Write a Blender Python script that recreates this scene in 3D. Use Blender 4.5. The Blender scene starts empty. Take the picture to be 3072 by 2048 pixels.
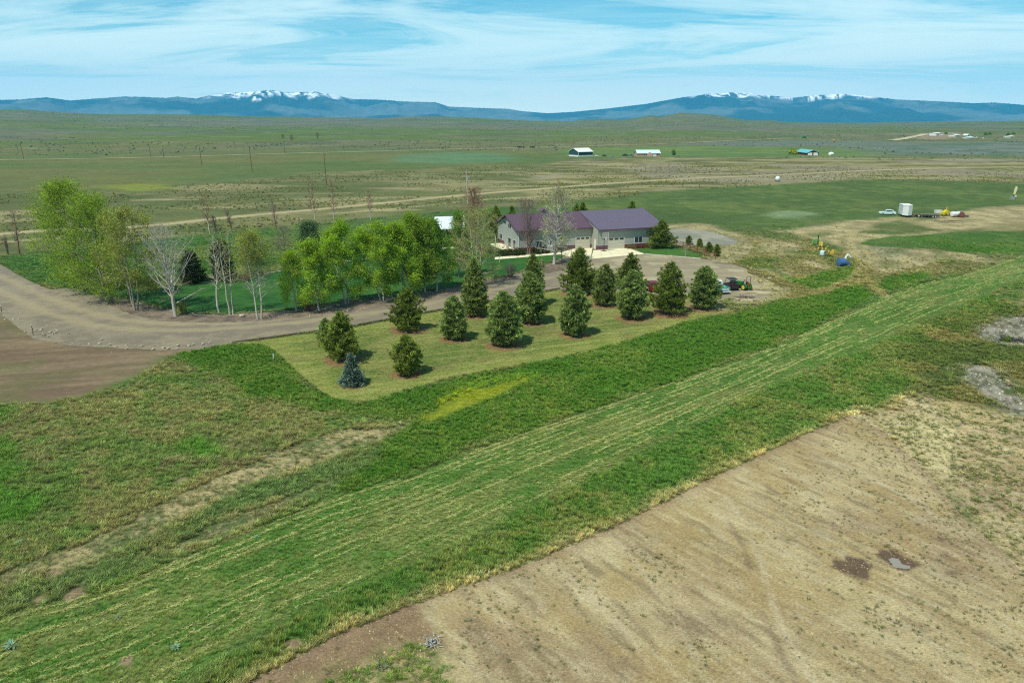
import bpy, math, random
import numpy as np
from mathutils import Vector, Matrix
random.seed(7); rng = np.random.default_rng(7)
S = bpy.context.scene
COL = S.collection
R_ = math.radians

# ---------------------------------------------------------------- camera
CH = 27.5                      # drone height above the meadow
FPX = 2219.0                   # focal length in pixels of the 3072 px wide photograph (26 mm lens)
PITCH = math.atan((1024 - 352) / FPX)
cam = bpy.data.cameras.new('camera'); cam_o = bpy.data.objects.new('camera', cam); COL.objects.link(cam_o)
cam.sensor_width = 36.0; cam.lens = 36.0 * FPX / 3072
cam.clip_start = 0.5; cam.clip_end = 120000
cam_o.location = (0, 0, CH); cam_o.rotation_euler = (math.pi / 2 - PITCH, 0, 0)
S.camera = cam_o

# ---------------------------------------------------------------- daylight
SUN_EL = R_(57); SX, SY = -0.63, -0.777          # the sun stands behind the camera, to the left
L = Vector((-SX * math.cos(SUN_EL), -SY * math.cos(SUN_EL), -math.sin(SUN_EL)))
sl = bpy.data.lights.new('sun', 'SUN'); sl.energy = 5.0; sl.angle = R_(0.55); sl.color = (1.0, 0.955, 0.86)
so = bpy.data.objects.new('sun', sl); COL.objects.link(so)
so.rotation_euler = L.to_track_quat('-Z', 'Y').to_euler(); so.location = (-60, -60, 120)

W = bpy.data.worlds.new('World'); S.world = W; W.use_nodes = True
nt = W.node_tree; N = nt.nodes; K = nt.links
for n in list(N): N.remove(n)
def nd(t, tree=None, **kw):
    n = (tree or nt).nodes.new(t)
    for k, v in kw.items(): setattr(n, k, v)
    return n
def mth(op, a, b=None, c=None, clamp=False):
    n = nd('ShaderNodeMath', operation=op, use_clamp=clamp)
    for i, v in enumerate((a, b, c)):
        if v is None: continue
        if isinstance(v, (int, float)): n.inputs[i].default_value = v
        else: K.new(v, n.inputs[i])
    return n.outputs[0]
def mixc(f, a, b, blend='MIX'):
    n = nd('ShaderNodeMix', data_type='RGBA', blend_type=blend)
    for i, v in ((0, f), (6, a), (7, b)):
        if isinstance(v, (int, float)): n.inputs[i].default_value = v
        elif isinstance(v, tuple): n.inputs[i].default_value = v
        else: K.new(v, n.inputs[i])
    return n.outputs[2]
sky = nd('ShaderNodeTexSky', sky_type='NISHITA'); sky.sun_disc = False
sky.sun_elevation = SUN_EL; sky.sun_rotation = math.atan2(SX, SY); sky.altitude = 900
sky.air_density = 1.0; sky.dust_density = 0.3; sky.ozone_density = 2.0
tc = nd('ShaderNodeTexCoord'); sep = nd('ShaderNodeSeparateXYZ'); K.new(tc.outputs['Generated'], sep.inputs[0])
zc = mth('MAXIMUM', sep.outputs[2], 0.0)
den = mth('ADD', zc, 0.10)
u = mth('DIVIDE', sep.outputs[0], den); v = mth('DIVIDE', sep.outputs[1], den)
cmb = nd('ShaderNodeCombineXYZ'); K.new(u, cmb.inputs[0]); K.new(v, cmb.inputs[1])
def cloud_noise(scale, sx, sy, rot, off, detail, dist, rough=0.6):
    mp = nd('ShaderNodeMapping'); K.new(cmb.outputs[0], mp.inputs[0])
    mp.inputs['Scale'].default_value = (sx, sy, 1); mp.inputs['Rotation'].default_value = (0, 0, R_(rot)); mp.inputs['Location'].default_value = off
    nz = nd('ShaderNodeTexNoise'); K.new(mp.outputs[0], nz.inputs[0])
    nz.inputs['Scale'].default_value = scale; nz.inputs['Detail'].default_value = detail
    nz.inputs['Roughness'].default_value = rough; nz.inputs['Distortion'].default_value = dist
    return nz.outputs[0]
c1 = cloud_noise(0.46, 1.0, 1.8, 14, (8.7, 14.007, 0.3), 10, 1.0, 0.62)      # broad veils of cirrus
c2 = cloud_noise(2.3, 0.42, 1.7, -24, (5.1, 0.7, 0), 8, 1.3, 0.62)       # fine streaks
veil = mth('MULTIPLY_ADD', c1, 4.6, -1.95, clamp=True)
strk = mth('MULTIPLY_ADD', c2, 2.6, -0.9, clamp=True)
tau = mth('ADD', mth('MULTIPLY', veil, 0.27), mth('MULTIPLY', strk, 0.05))
lowf = mth('MULTIPLY_ADD', zc, -7.0, 1.0, clamp=True)             # long slant paths: whiter veil low down
tau = mth('ADD', tau, mth('MULTIPLY_ADD', mth('MULTIPLY', lowf, lowf), 0.115, 0.016))
od = mth('DIVIDE', tau, mth('ADD', zc, 0.02))
cover = mth('SUBTRACT', 1.0, mth('EXPONENT', mth('MULTIPLY', od, -1.0)), clamp=True)
tint = mixc(1.0, sky.outputs[0], (0.31, 1.08, 1.12, 1), 'MULTIPLY')
ccol = mixc(mth('MULTIPLY', lowf, lowf), (9.0, 11.3, 10.9, 1), (14.0, 15.0, 12.2, 1))
skyc = mixc(cover, tint, ccol)
# small flat cumulus low over the mountains
c3 = cloud_noise(1.0, 2.2, 0.62, 0, (3.7, 2.2, 0), 4, 0.2)
low = mth('MULTIPLY_ADD', c3, 9.0, -6.3, clamp=True)
band = mth('MULTIPLY', mth('MULTIPLY_ADD', zc, -22.0, 1.9, clamp=True), mth('MULTIPLY_ADD', zc, 60.0, -1.6, clamp=True))
skyc = mixc(mth('MULTIPLY', mth('MULTIPLY', low, band), 0.55), skyc, (5.2, 7.3, 7.9, 1))
bg = nd('ShaderNodeBackground'); bg.inputs[1].default_value = 0.095; K.new(skyc, bg.inputs[0])
wo = nd('ShaderNodeOutputWorld'); K.new(bg.outputs[0], wo.inputs[0])

S.view_settings.view_transform = 'Standard'; S.view_settings.look = 'None'
S.view_settings.exposure = 0.14; S.view_settings.gamma = 1.0; S.view_settings.use_curve_mapping = False
S.cycles.use_denoising = False
S.cycles.filter_width = 1.15
S.cycles.max_bounces = 6; S.cycles.transparent_max_bounces = 6; S.cycles.volume_bounces = 1
S.cycles.caustics_reflective = False; S.cycles.caustics_refractive = False

# ---------------------------------------------------------------- photo -> place
c_, s_ = math.cos(PITCH), math.sin(PITCH)
def G(px, py, z=0.0):
    """the point at height z that the photograph shows at (px, py)"""
    x = (px - 1536) / FPX; y = -(py - 1024) / FPX
    d = (x, y * s_ + c_, y * c_ - s_)
    t = (z - CH) / d[2]
    return Vector((d[0] * t, d[1] * t, z))
def HT(b, py):
    """height above the ground of a thing standing at b whose top shows at row py"""
    k = (1024 - py) / FPX
    return CH + b[1] * (k * c_ - s_) / (c_ + k * s_)
def PXM(b):
    """photo pixels per metre at ground point b"""
    return FPX / (b[1] * c_ + CH * s_)
def A(r, g, b, k=1.0):
    """albedo of a sunlit surface whose picture colour is r, g, b"""
    def f(v):
        v /= 255.0
        return v / 12.92 if v <= 0.04045 else ((v + 0.055) / 1.055) ** 2.4
    return tuple(min(0.92, f(v) * k / ILL) for v in (r, g, b))
ILL = 1.36

# ---------------------------------------------------------------- numpy noise
def _h(ix, iy, seed):
    h = (ix.astype(np.int64) * 374761393 + iy.astype(np.int64) * 668265263 + seed * 1442695041) & 0xffffffff
    h = ((h ^ (h >> 13)) * 1274126177) & 0xffffffff
    h = (h ^ (h >> 16)) & 0xffffffff
    return h / 4294967295.0
def vnoise(x, y, seed=0):
    ix = np.floor(x); iy = np.floor(y); fx = x - ix; fy = y - iy
    fx = fx * fx * (3 - 2 * fx); fy = fy * fy * (3 - 2 * fy)
    a = _h(ix, iy, seed); b = _h(ix + 1, iy, seed); c = _h(ix, iy + 1, seed); d = _h(ix + 1, iy + 1, seed)
    return (a * (1 - fx) + b * fx) * (1 - fy) + (c * (1 - fx) + d * fx) * fy
def fbm(x, y, sc, octv=4, seed=0, gain=0.5):
    t = np.zeros_like(x); a = 1.0; tot = 0; f = 1.0 / sc
    for o in range(octv):
        t += a * vnoise(x * f + 13.7 * o, y * f - 7.1 * o, seed + o * 17); tot += a; a *= gain; f *= 2.03
    return t / tot
def sst(a, b, x):
    t = np.clip((x - a) / (b - a), 0, 1); return t * t * (3 - 2 * t)
def W2(pts):
    return np.array([[*G(*p)[:2]] for p in pts])
def sdist(poly, x, y, closed=True):
    """distance to a polygon's edge, positive inside (or minus the distance to a polyline)"""
    d = np.full(x.shape, 1e12); ins = np.zeros(x.shape, bool); n = len(poly)
    for i in range(n if closed else n - 1):
        ax, ay = poly[i]; bx, by = poly[(i + 1) % n]
        ex, ey = bx - ax, by - ay
        t = np.clip(((x - ax) * ex + (y - ay) * ey) / (ex * ex + ey * ey + 1e-12), 0, 1)
        d = np.minimum(d, (x - ax - t * ex) ** 2 + (y - ay - t * ey) ** 2)
        if closed:
            cr = ((ay > y) != (by > y)) & (x < (bx - ax) * (y - ay) / (by - ay + 1e-12) + ax)
            ins ^= cr
    d = np.sqrt(d)
    return np.where(ins, d, -d)
def smooth_poly(pts, it=2):
    p = np.array(pts, float)
    for _ in range(it):
        q = np.roll(p, -1, 0); p = np.stack([0.75 * p + 0.25 * q, 0.25 * p + 0.75 * q], 1).reshape(-1, 2)
    return p
def smooth_line(pts, it=2):
    p = np.array(pts, float)
    for _ in range(it):
        q = p[1:]; a = p[:-1]
        m = np.stack([0.75 * a + 0.25 * q, 0.25 * a + 0.75 * q], 1).reshape(-1, 2)
        p = np.vstack([p[:1], m, p[-1:]])
    return p

# ---------------------------------------------------------------- materials
def new_mat(name):
    m = bpy.data.materials.new(name); m.use_nodes = True
    t = m.node_tree; b = t.nodes['Principled BSDF']
    return m, t, b
_mats = {}
def mat(name, col, rough=0.6, var=0.12, vscale=3.0, bump=0.0, bscale=20.0, metal=0.0, spec=0.4, trans=0.0):
    """plain surface with a little uneven wear"""
    if name in _mats: return _mats[name]
    m, t, b = new_mat(name)
    tc = t.nodes.new('ShaderNodeTexCoord')
    nz = t.nodes.new('ShaderNodeTexNoise'); nz.inputs['Scale'].default_value = vscale; nz.inputs['Detail'].default_value = 5
    t.links.new(tc.outputs['Object'], nz.inputs['Vector'])
    mr = t.nodes.new('ShaderNodeMapRange'); mr.inputs[3].default_value = 1 - var; mr.inputs[4].default_value = 1 + var
    mr.inputs[1].default_value = 0.25; mr.inputs[2].default_value = 0.75
    t.links.new(nz.outputs[0], mr.inputs[0])
    mx = t.nodes.new('ShaderNodeMix'); mx.data_type = 'RGBA'; mx.blend_type = 'MULTIPLY'; mx.inputs[0].default_value = 1
    mx.inputs[6].default_value = (*col, 1); t.links.new(mr.outputs[0], mx.inputs[7])
    t.links.new(mx.outputs[2], b.inputs['Base Color'])
    b.inputs['Roughness'].default_value = rough; b.inputs['Metallic'].default_value = metal
    b.inputs['Specular IOR Level'].default_value = spec
    if bump:
        n2 = t.nodes.new('ShaderNodeTexNoise'); n2.inputs['Scale'].default_value = bscale; n2.inputs['Detail'].default_value = 4
        t.links.new(tc.outputs['Object'], n2.inputs['Vector'])
        bp = t.nodes.new('ShaderNodeBump'); bp.inputs['Strength'].default_value = bump; bp.inputs['Distance'].default_value = 0.05
        t.links.new(n2.outputs[0], bp.inputs['Height']); t.links.new(bp.outputs[0], b.inputs['Normal'])
    _mats[name] = m
    return m
def ground_mat(name, scales=((9.0, 0.5), (2.0, 0.35), (0.35, 0.22)), bump=0.35, bdist=0.08, rough=0.95, stretch=None):
    """vertex colour (what grows or lies there) broken up by noise at several sizes, with relief"""
    m, t, b = new_mat(name)
    vc = t.nodes.new('ShaderNodeVertexColor'); vc.layer_name = 'Col'
    tc = t.nodes.new('ShaderNodeTexCoord'); src = tc.outputs['Object']
    if stretch:
        mp = t.nodes.new('ShaderNodeMapping'); mp.inputs['Rotation'].default_value = (0, 0, -stretch[0]); mp.inputs['Scale'].default_value = (stretch[1], 1, 1)
        t.links.new(src, mp.inputs[0]); src = mp.outputs[0]
    cur = vc.outputs[0]; hs = None
    for i, (sc, am) in enumerate(scales):
        nz = t.nodes.new('ShaderNodeTexNoise'); nz.inputs['Scale'].default_value = sc; nz.inputs['Detail'].default_value = 5; nz.inputs['Roughness'].default_value = 0.65
        t.links.new(src, nz.inputs['Vector'])
        mr = t.nodes.new('ShaderNodeMapRange'); mr.inputs[1].default_value = 0.28; mr.inputs[2].default_value = 0.72
        mr.inputs[3].default_value = 1 - am; mr.inputs[4].default_value = 1 + am
        t.links.new(nz.outputs[0], mr.inputs[0])
        mx = t.nodes.new('ShaderNodeMix'); mx.data_type = 'RGBA'; mx.blend_type = 'MULTIPLY'; mx.inputs[0].default_value = 1
        t.links.new(cur, mx.inputs[6]); t.links.new(mr.outputs[0], mx.inputs[7]); cur = mx.outputs[2]
        if i == 0: hs = nz.outputs[0]
        if i == 1:
            ad = t.nodes.new('ShaderNodeMath'); ad.operation = 'MULTIPLY_ADD'; ad.inputs[1].default_value = 1.6
            t.links.new(nz.outputs[0], ad.inputs[0]); t.links.new(hs, ad.inputs[2]); hs = ad.outputs[0]
    t.links.new(cur, b.inputs['Base Color']); b.inputs['Roughness'].default_value = rough
    b.inputs['Specular IOR Level'].default_value = 0.15
    bp = t.nodes.new('ShaderNodeBump'); bp.inputs['Strength'].default_value = bump; bp.inputs['Distance'].default_value = bdist
    t.links.new(hs, bp.inputs['Height']); t.links.new(bp.outputs[0], b.inputs['Normal'])
    return m
def plant_mat(name, attr='INSTANCER', col=(0.1, 0.2, 0.03), var=0.35, trans=0.25, layer='col'):
    # without attr: one colour, times the 'Col' brightness each sprig carries
    m, t, b = new_mat(name)
    b.inputs['Roughness'].default_value = 0.75; b.inputs['Specular IOR Level'].default_value = 0.2
    if attr:
        at = t.nodes.new('ShaderNodeAttribute'); at.attribute_type = attr; at.attribute_name = layer; src = at.outputs['Color']
    else:
        vc = t.nodes.new('ShaderNodeVertexColor'); vc.layer_name = 'Col'
        m0 = t.nodes.new('ShaderNodeMix'); m0.data_type = 'RGBA'; m0.blend_type = 'MULTIPLY'; m0.inputs[0].default_value = 1
        m0.inputs[7].default_value = (*col, 1); t.links.new(vc.outputs[0], m0.inputs[6]); src = m0.outputs[2]
    ge = t.nodes.new('ShaderNodeNewGeometry')
    mr = t.nodes.new('ShaderNodeMapRange'); mr.inputs[3].default_value = 1 - var; mr.inputs[4].default_value = 1 + var
    t.links.new(ge.outputs['Random Per Island'], mr.inputs[0])
    mx = t.nodes.new('ShaderNodeMix'); mx.data_type = 'RGBA'; mx.blend_type = 'MULTIPLY'; mx.inputs[0].default_value = 1
    t.links.new(src, mx.inputs[6]); t.links.new(mr.outputs[0], mx.inputs[7])
    t.links.new(mx.outputs[2], b.inputs['Base Color'])
    if trans:
        tr = t.nodes.new('ShaderNodeBsdfTranslucent'); t.links.new(mx.outputs[2], tr.inputs[0])
        ms = t.nodes.new('ShaderNodeMixShader'); ms.inputs[0].default_value = trans
        t.links.new(b.outputs[0], ms.inputs[1]); t.links.new(tr.outputs[0], ms.inputs[2])
        t.links.new(ms.outputs[0], t.nodes['Material Output'].inputs[0])
    return m

# ---------------------------------------------------------------- mesh helpers
def mesh_np(name, verts, faces, mats=(), col=None, smooth=False, fmat=None):
    """verts (n,3), faces (m,3) or (m,4) arrays"""
    me = bpy.data.meshes.new(name); verts = np.asarray(verts, np.float32); faces = np.asarray(faces, np.int32)
    n, k = faces.shape
    me.vertices.add(len(verts)); me.vertices.foreach_set('co', verts.ravel())
    me.loops.add(n * k); me.loops.foreach_set('vertex_index', faces.ravel())
    me.polygons.add(n); me.polygons.foreach_set('loop_start', np.arange(0, n * k, k, dtype=np.int32))
    if smooth: me.polygons.foreach_set('use_smooth', np.ones(n, bool))
    for m in mats: me.materials.append(m)
    if fmat is not None: me.polygons.foreach_set('material_index', np.asarray(fmat, np.int32))
    if col is not None:
        a = me.color_attributes.new('Col', 'FLOAT_COLOR', 'POINT')
        a.data.foreach_set('color', np.hstack([col, np.ones((len(col), 1))]).astype(np.float32).ravel())
    me.update(calc_edges=True); me.validate()
    return me
def link(name, me, parent=None, loc=None, rot=None):
    o = bpy.data.objects.new(name, me); COL.objects.link(o)
    if parent is not None: o.parent = parent
    if loc is not None: o.location = loc
    if rot is not None: o.rotation_euler = rot
    return o
def tag(o, label=None, cat=None, group=None, kind=None):
    if label: o['label'] = label
    if cat: o['category'] = cat
    if group: o['group'] = group
    if kind: o['kind'] = kind
    return o
def thing(name, label, cat, loc=(0, 0, 0), rz=0.0, group=None):
    o = bpy.data.objects.new(name, None); COL.objects.link(o); o.empty_display_size = 0.3
    o.location = loc; o.rotation_euler = (0, 0, rz)
    return tag(o, label, cat, group)
def copy_tree(o, parent=None):
    kids = [c for c in bpy.data.objects if c.parent == o]
    c = o.copy(); COL.objects.link(c)
    if parent is not None: c.parent = parent
    for k in kids: copy_tree(k, c)
    return c
class MB:
    """collects boxes, bars, tubes and lofts that become one mesh"""
    def __init__(s): s.v = []; s.f = []
    def add(s, vs, fs):
        o = len(s.v); s.v += [tuple(p) for p in vs]; s.f += [tuple(i + o for i in f) for f in fs]; return s
    def box(s, x0, x1, y0, y1, z0, z1):
        return s.add([(x0, y0, z0), (x1, y0, z0), (x1, y1, z0), (x0, y1, z0), (x0, y0, z1), (x1, y0, z1), (x1, y1, z1), (x0, y1, z1)],
                     [(0, 3, 2, 1), (4, 5, 6, 7), (0, 1, 5, 4), (1, 2, 6, 5), (2, 3, 7, 6), (3, 0, 4, 7)])
    def prism(s, poly, axis, a, b):
        """2-d outline pushed along an axis ('x': outline is (y,z); 'y': (x,z); 'z': (x,y))"""
        def P(p, t):
            return (t, p[0], p[1]) if axis == 'x' else ((p[0], t, p[1]) if axis == 'y' else (p[0], p[1], t))
        n = len(poly)
        return s.add([P(p, a) for p in poly] + [P(p, b) for p in poly],
                     [tuple(range(n))[::-1], tuple(range(n, 2 * n))] + [(i, (i + 1) % n, n + (i + 1) % n, n + i) for i in range(n)])
    def tube(s, pts, r, n=6, cap=True):
        pts = [Vector(p) for p in pts]; rs = r if isinstance(r, (list, tuple)) else [r] * len(pts)
        vs = []; fs = []
        for i, p in enumerate(pts):
            t = (pts[min(i + 1, len(pts) - 1)] - pts[max(i - 1, 0)]).normalized()
            a = t.cross(Vector((0, 0, 1)) if abs(t.z) < 0.9 else Vector((1, 0, 0))).normalized(); b = t.cross(a)
            for k in range(n):
                g = 2 * math.pi * k / n; vs.append(p + (a * math.cos(g) + b * math.sin(g)) * rs[i])
        for i in range(len(pts) - 1):
            for k in range(n):
                fs.append((i * n + k, i * n + (k + 1) % n, (i + 1) * n + (k + 1) % n, (i + 1) * n + k))
        if cap: fs += [tuple(range(n))[::-1], tuple(range((len(pts) - 1) * n, len(pts) * n))]
        return s.add(vs, fs)
    def disc_loft(s, prof, n=12, axis='z', c=(0, 0, 0)):
        """lathe: prof = [(radius, height)]"""
        vs = []; fs = []
        for r, h in prof:
            for k in range(n):
                g = 2 * math.pi * k / n; a, b = r * math.cos(g), r * math.sin(g)
                p = (a, b, h) if axis == 'z' else ((a, h, b) if axis == 'y' else (h, a, b))
                vs.append((p[0] + c[0], p[1] + c[1], p[2] + c[2]))
        m = len(prof)
        for i in range(m - 1):
            for k in range(n): fs.append((i * n + k, i * n + (k + 1) % n, (i + 1) * n + (k + 1) % n, (i + 1) * n + k))
        fs += [tuple(range(n))[::-1], tuple(range((m - 1) * n, m * n))]
        return s.add(vs, fs)
    def mesh(s, name, m, smooth=False):
        me = bpy.data.meshes.new(name); me.from_pydata(s.v, [], s.f)
        import bmesh
        b = bmesh.new(); b.from_mesh(me); bmesh.ops.recalc_face_normals(b, faces=b.faces); b.to_mesh(me); b.free()
        if m: me.materials.append(m)
        if smooth:
            for p in me.polygons: p.use_smooth = True
            try: me.set_sharp_from_angle(angle=R_(40))
            except Exception: pass
        me.update(); return me
    def build(s, name, m, parent=None, loc=None, rot=None, smooth=False):
        return link(name, s.mesh(name, m, smooth), parent, loc, rot)
# ================================================================ THE LAND
def put(col, m, c):
    c = np.asarray(c, float); m = np.clip(m, 0, 1)[:, None]
    col *= (1 - m); col += m * c
def blend(c0, c1, t):
    t = np.clip(t, 0, 1)[:, None]; return (1 - t) * np.array(c0) + t * np.array(c1)
def rotd(x, y, ang, st):
    """coordinates stretched along direction ang"""
    ca, sa = math.cos(ang), math.sin(ang); return (x * ca + y * sa) / st, (-x * sa + y * ca)
_a = G(2300, 1500); _b = G(2640, 1660); STREAK = math.atan2(_b.y - _a.y, _b.x - _a.x)
_a = G(1467, 1357); _b = G(1889, 1211); HAYDIR = math.atan2(_b.y - _a.y, _b.x - _a.x)

TAN = A(163, 150, 104); OLIVE = A(100, 104, 56); GREEN = A(80, 112, 54); DARKG = A(52, 92, 34); SAGE = A(98, 108, 92)

def soil_color(x, y):
    u, v = rotd(x, y, STREAK, 5.5)
    n1 = fbm(u, v, 1.6, 5, 3); n2 = fbm(x, y, 9.0, 4, 5); n3 = fbm(u, v, 0.5, 3, 9)
    c = blend(A(172, 152, 110), A(194, 177, 132), sst(0.34, 0.68, n1 * 0.6 + n3 * 0.4))
    put(c, sst(0.54, 0.74, n2) * 0.5, A(152, 130, 102))
    put(c, sst(0.54, 0.68, fbm(x, y, 4.0, 4, 21)) * 0.55, A(172, 150, 98))
    put(c, sst(0.58, 0.68, fbm(u, v, 0.45, 4, 33)) * 0.45, A(124, 108, 82))
    put(c, sst(0.58, 0.66, fbm(*rotd(x, y, STREAK, 9), 0.22, 3, 34)) * 0.35, A(206, 194, 156))
    return c

def Z(*p, sm=0):
    w = W2(p); return smooth_poly(w, sm) if sm else w
Z_BACKLAWN = Z((-500, 800), (-200, 775), (0, 765), (80, 758), (250, 742), (450, 722), (631, 699), (900, 674), (1100, 654), (1250, 642), (1480, 622), (1720, 618), (1900, 660), (1500, 790), (600, 900), (244, 870), (94, 850), (0, 795), (-300, 700))
Z_RIGHTFIELD = Z((1480, 630), (1720, 604), (2048, 571), (2300, 556), (2614, 540), (3072, 552), (3500, 560), (3500, 600), (3072, 608), (2889, 645), (2684, 646), (2501, 665), (2365, 690), (2240, 700), (2100, 676), (2000, 674), (1850, 672), (1700, 660))
Z_MIDBROWN = Z((-900, 600), (0, 585), (400, 566), (700, 545), (950, 520), (1300, 505), (1700, 490), (1700, 478), (2048, 472), (2650, 472), (3072, 476), (3600, 480), (3600, 560), (3072, 552), (2614, 540), (2048, 571), (1720, 606), (1480, 632), (1250, 645), (1100, 657), (900, 677), (631, 702), (250, 745), (80, 762), (0, 770), (-500, 830), (-900, 830))
Z_RIGHTTAN = Z((1690, 486), (1900, 474), (2300, 474), (2650, 474), (3072, 477), (3600, 480), (3600, 548), (3072, 548), (2620, 535), (2300, 548), (2048, 564), (1800, 590), (1640, 600), (1560, 560), (1600, 510))
Z_FARGREEN = Z((-900, 485), (0, 480), (500, 470), (980, 458), (1400, 452), (1700, 455), (1715, 474), (1700, 480), (1560, 500), (1300, 504), (1100, 507), (950, 517), (700, 541), (400, 562), (0, 580), (-900, 600))
Z_PALEGREEN = Z((1170, 476), (1240, 462), (1400, 456), (1540, 462), (1560, 476), (1480, 490), (1240, 492), sm=2)
Z_GREENSTRIP = Z((1690, 470), (1700, 446), (2000, 438), (2400, 440), (2560, 446), (2640, 458), (2640, 470), (2048, 470))
Z_SAGEBAND = Z((2560, 440), (2700, 432), (3072, 420), (3600, 410), (3600, 470), (3072, 466), (2800, 468), (2640, 466), sm=1)
Z_SAGEBAND2 = Z((2050, 424), (2400, 420), (2800, 428), (2640, 440), (2050, 438), sm=1)
Z_YELLOWFIELD = Z((300, 556), (470, 550), (540, 560), (430, 574), (330, 570), sm=2)
Z_FARMYARD = Z((2740, 415), (2780, 402), (2830, 398), (2890, 402), (2880, 414), (2800, 420), sm=1)
Z_LEFTFIELD = Z((-300, 1215), (0, 1210), (300, 1195), (420, 1150), (490, 1090), (640, 1090), (720, 1140), (900, 1215), (1060, 1240), (1190, 1260), (1100, 1320), (900, 1380), (640, 1500), (300, 1660), (0, 1780), (-500, 1990))
Z_DITCH = Z((500, 1075), (560, 1045), (720, 1032), (812, 1036), (950, 1168), (1070, 1208), (1145, 1198), (1360, 1132), (1700, 1070), (2060, 967), (2190, 943), (2330, 905), (2480, 880), (2560, 850), (2620, 872), (2620, 900), (2300, 1050), (1889, 1190), (1467, 1330), (1213, 1430), (1000, 1480), (1180, 1320), (1230, 1275), (1000, 1240), (860, 1215), (760, 1200), (640, 1120))
Z_DITCH2 = Z((2560, 730), (2640, 712), (2760, 704), (3072, 690), (3500, 680), (3500, 735), (3072, 735), (2960, 760), (2850, 750), (2760, 745), (2640, 742), sm=1)
Z_DITCH3 = Z((2240, 800), (2300, 802), (2370, 850), (2460, 878), (2550, 838), (2580, 800), (2460, 818), (2380, 842), (2330, 800), sm=1)
Z_DITCH4 = Z((2630, 842), (2830, 800), (2770, 842), (2640, 885), sm=1)
Z_DITCH5 = Z((2760, 744), (3072, 728), (3500, 720), (3500, 760), (3072, 762), (2930, 762), sm=1)
Z_YELLOW = Z((1275, 1254), (1330, 1212), (1383, 1180), (1460, 1160), (1560, 1138), (1590, 1134), (1560, 1156), (1459, 1204), (1380, 1236), (1310, 1256), sm=2)
Z_YELLOW2 = Z((1310, 1215), (1390, 1150), (1480, 1128), (1590, 1122), (1600, 1140), (1500, 1150), (1400, 1178), sm=2)
Z_TRACK1 = Z((1230, 1272), (1130, 1286), (1000, 1296), (880, 1340), (700, 1408), (540, 1478), (400, 1560), (240, 1636), (0, 1720), (-200, 1800), (-200, 1850), (0, 1775), (240, 1690), (420, 1620), (620, 1520), (860, 1420), (1000, 1370), (1140, 1320))
Z_TRACK2 = Z((500, 1640), (640, 1580), (760, 1520), (900, 1480), (980, 1440), (920, 1500), (800, 1550), (680, 1610), (560, 1660), sm=1)
Z_HAY = Z((-500, 2040), (0, 1850), (300, 1770), (600, 1650), (850, 1550), (1000, 1490), (1213, 1432), (1467, 1332), (1889, 1190), (2300, 1052), (2620, 905), (2760, 850), (2900, 822), (3072, 765), (3400, 720), (3500, 760), (3072, 838), (2950, 890), (2700, 1000), (2500, 1085), (2300, 1170), (2000, 1320), (1700, 1470), (1400, 1620), (1000, 1800), (700, 1960), (300, 2200), (-700, 2600))
Z_EDGE = Z((3072, 838), (2950, 890), (2700, 1000), (2500, 1085), (2300, 1170), (2000, 1320), (1700, 1470), (1400, 1620), (1000, 1800), (700, 1960), (600, 2060), (745, 2048), (1006, 1907), (1306, 1789), (1633, 1672), (1894, 1554), (2155, 1424), (2351, 1332), (2553, 1247), (2700, 1240), (2760, 1120), (2900, 990), (3072, 900))
DIRT_PX = ((560, 2300), (745, 2048), (880, 1975), (1006, 1907), (1160, 1843), (1306, 1789), (1480, 1730), (1633, 1672), (1770, 1612), (1894, 1554), (2030, 1486), (2155, 1424), (2260, 1378), (2351, 1332), (2460, 1284), (2556, 1246), (2590, 1262), (2660, 1300), (2760, 1400), (2900, 1560), (3072, 1720), (3400, 1960), (3400, 2700), (560, 2700))
Z_DIRT = Z(*DIRT_PX)
Z_RIGHTWEED = Z((2560, 1248), (2760, 1180), (3072, 1250), (3500, 1350), (3500, 2000), (3072, 1730), (2900, 1570), (2760, 1410), (2650, 1300))
Z_RIGHTPALE = Z((2640, 1290), (2700, 1230), (2800, 1240), (2880, 1330), (2880, 1480), (2790, 1420), (2700, 1340), sm=1)
Z_RIGHTOLIVE = Z((2700, 1010), (2860, 950), (3072, 910), (3500, 850), (3500, 1360), (3072, 1290), (2880, 1250), (2760, 1190), (2700, 1120), sm=1)
Z_ROCK1 = Z((2890, 1120), (2923, 1092), (2974, 1098), (2990, 1127), (3054, 1190), (3110, 1250), (3072, 1262), (3006, 1212), (2942, 1190), (2905, 1150), sm=1)
Z_ROCK2 = Z((2920, 1005), (2996, 958), (3080, 950), (3200, 960), (3200, 1040), (3072, 1040), (2990, 1030), sm=1)
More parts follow.
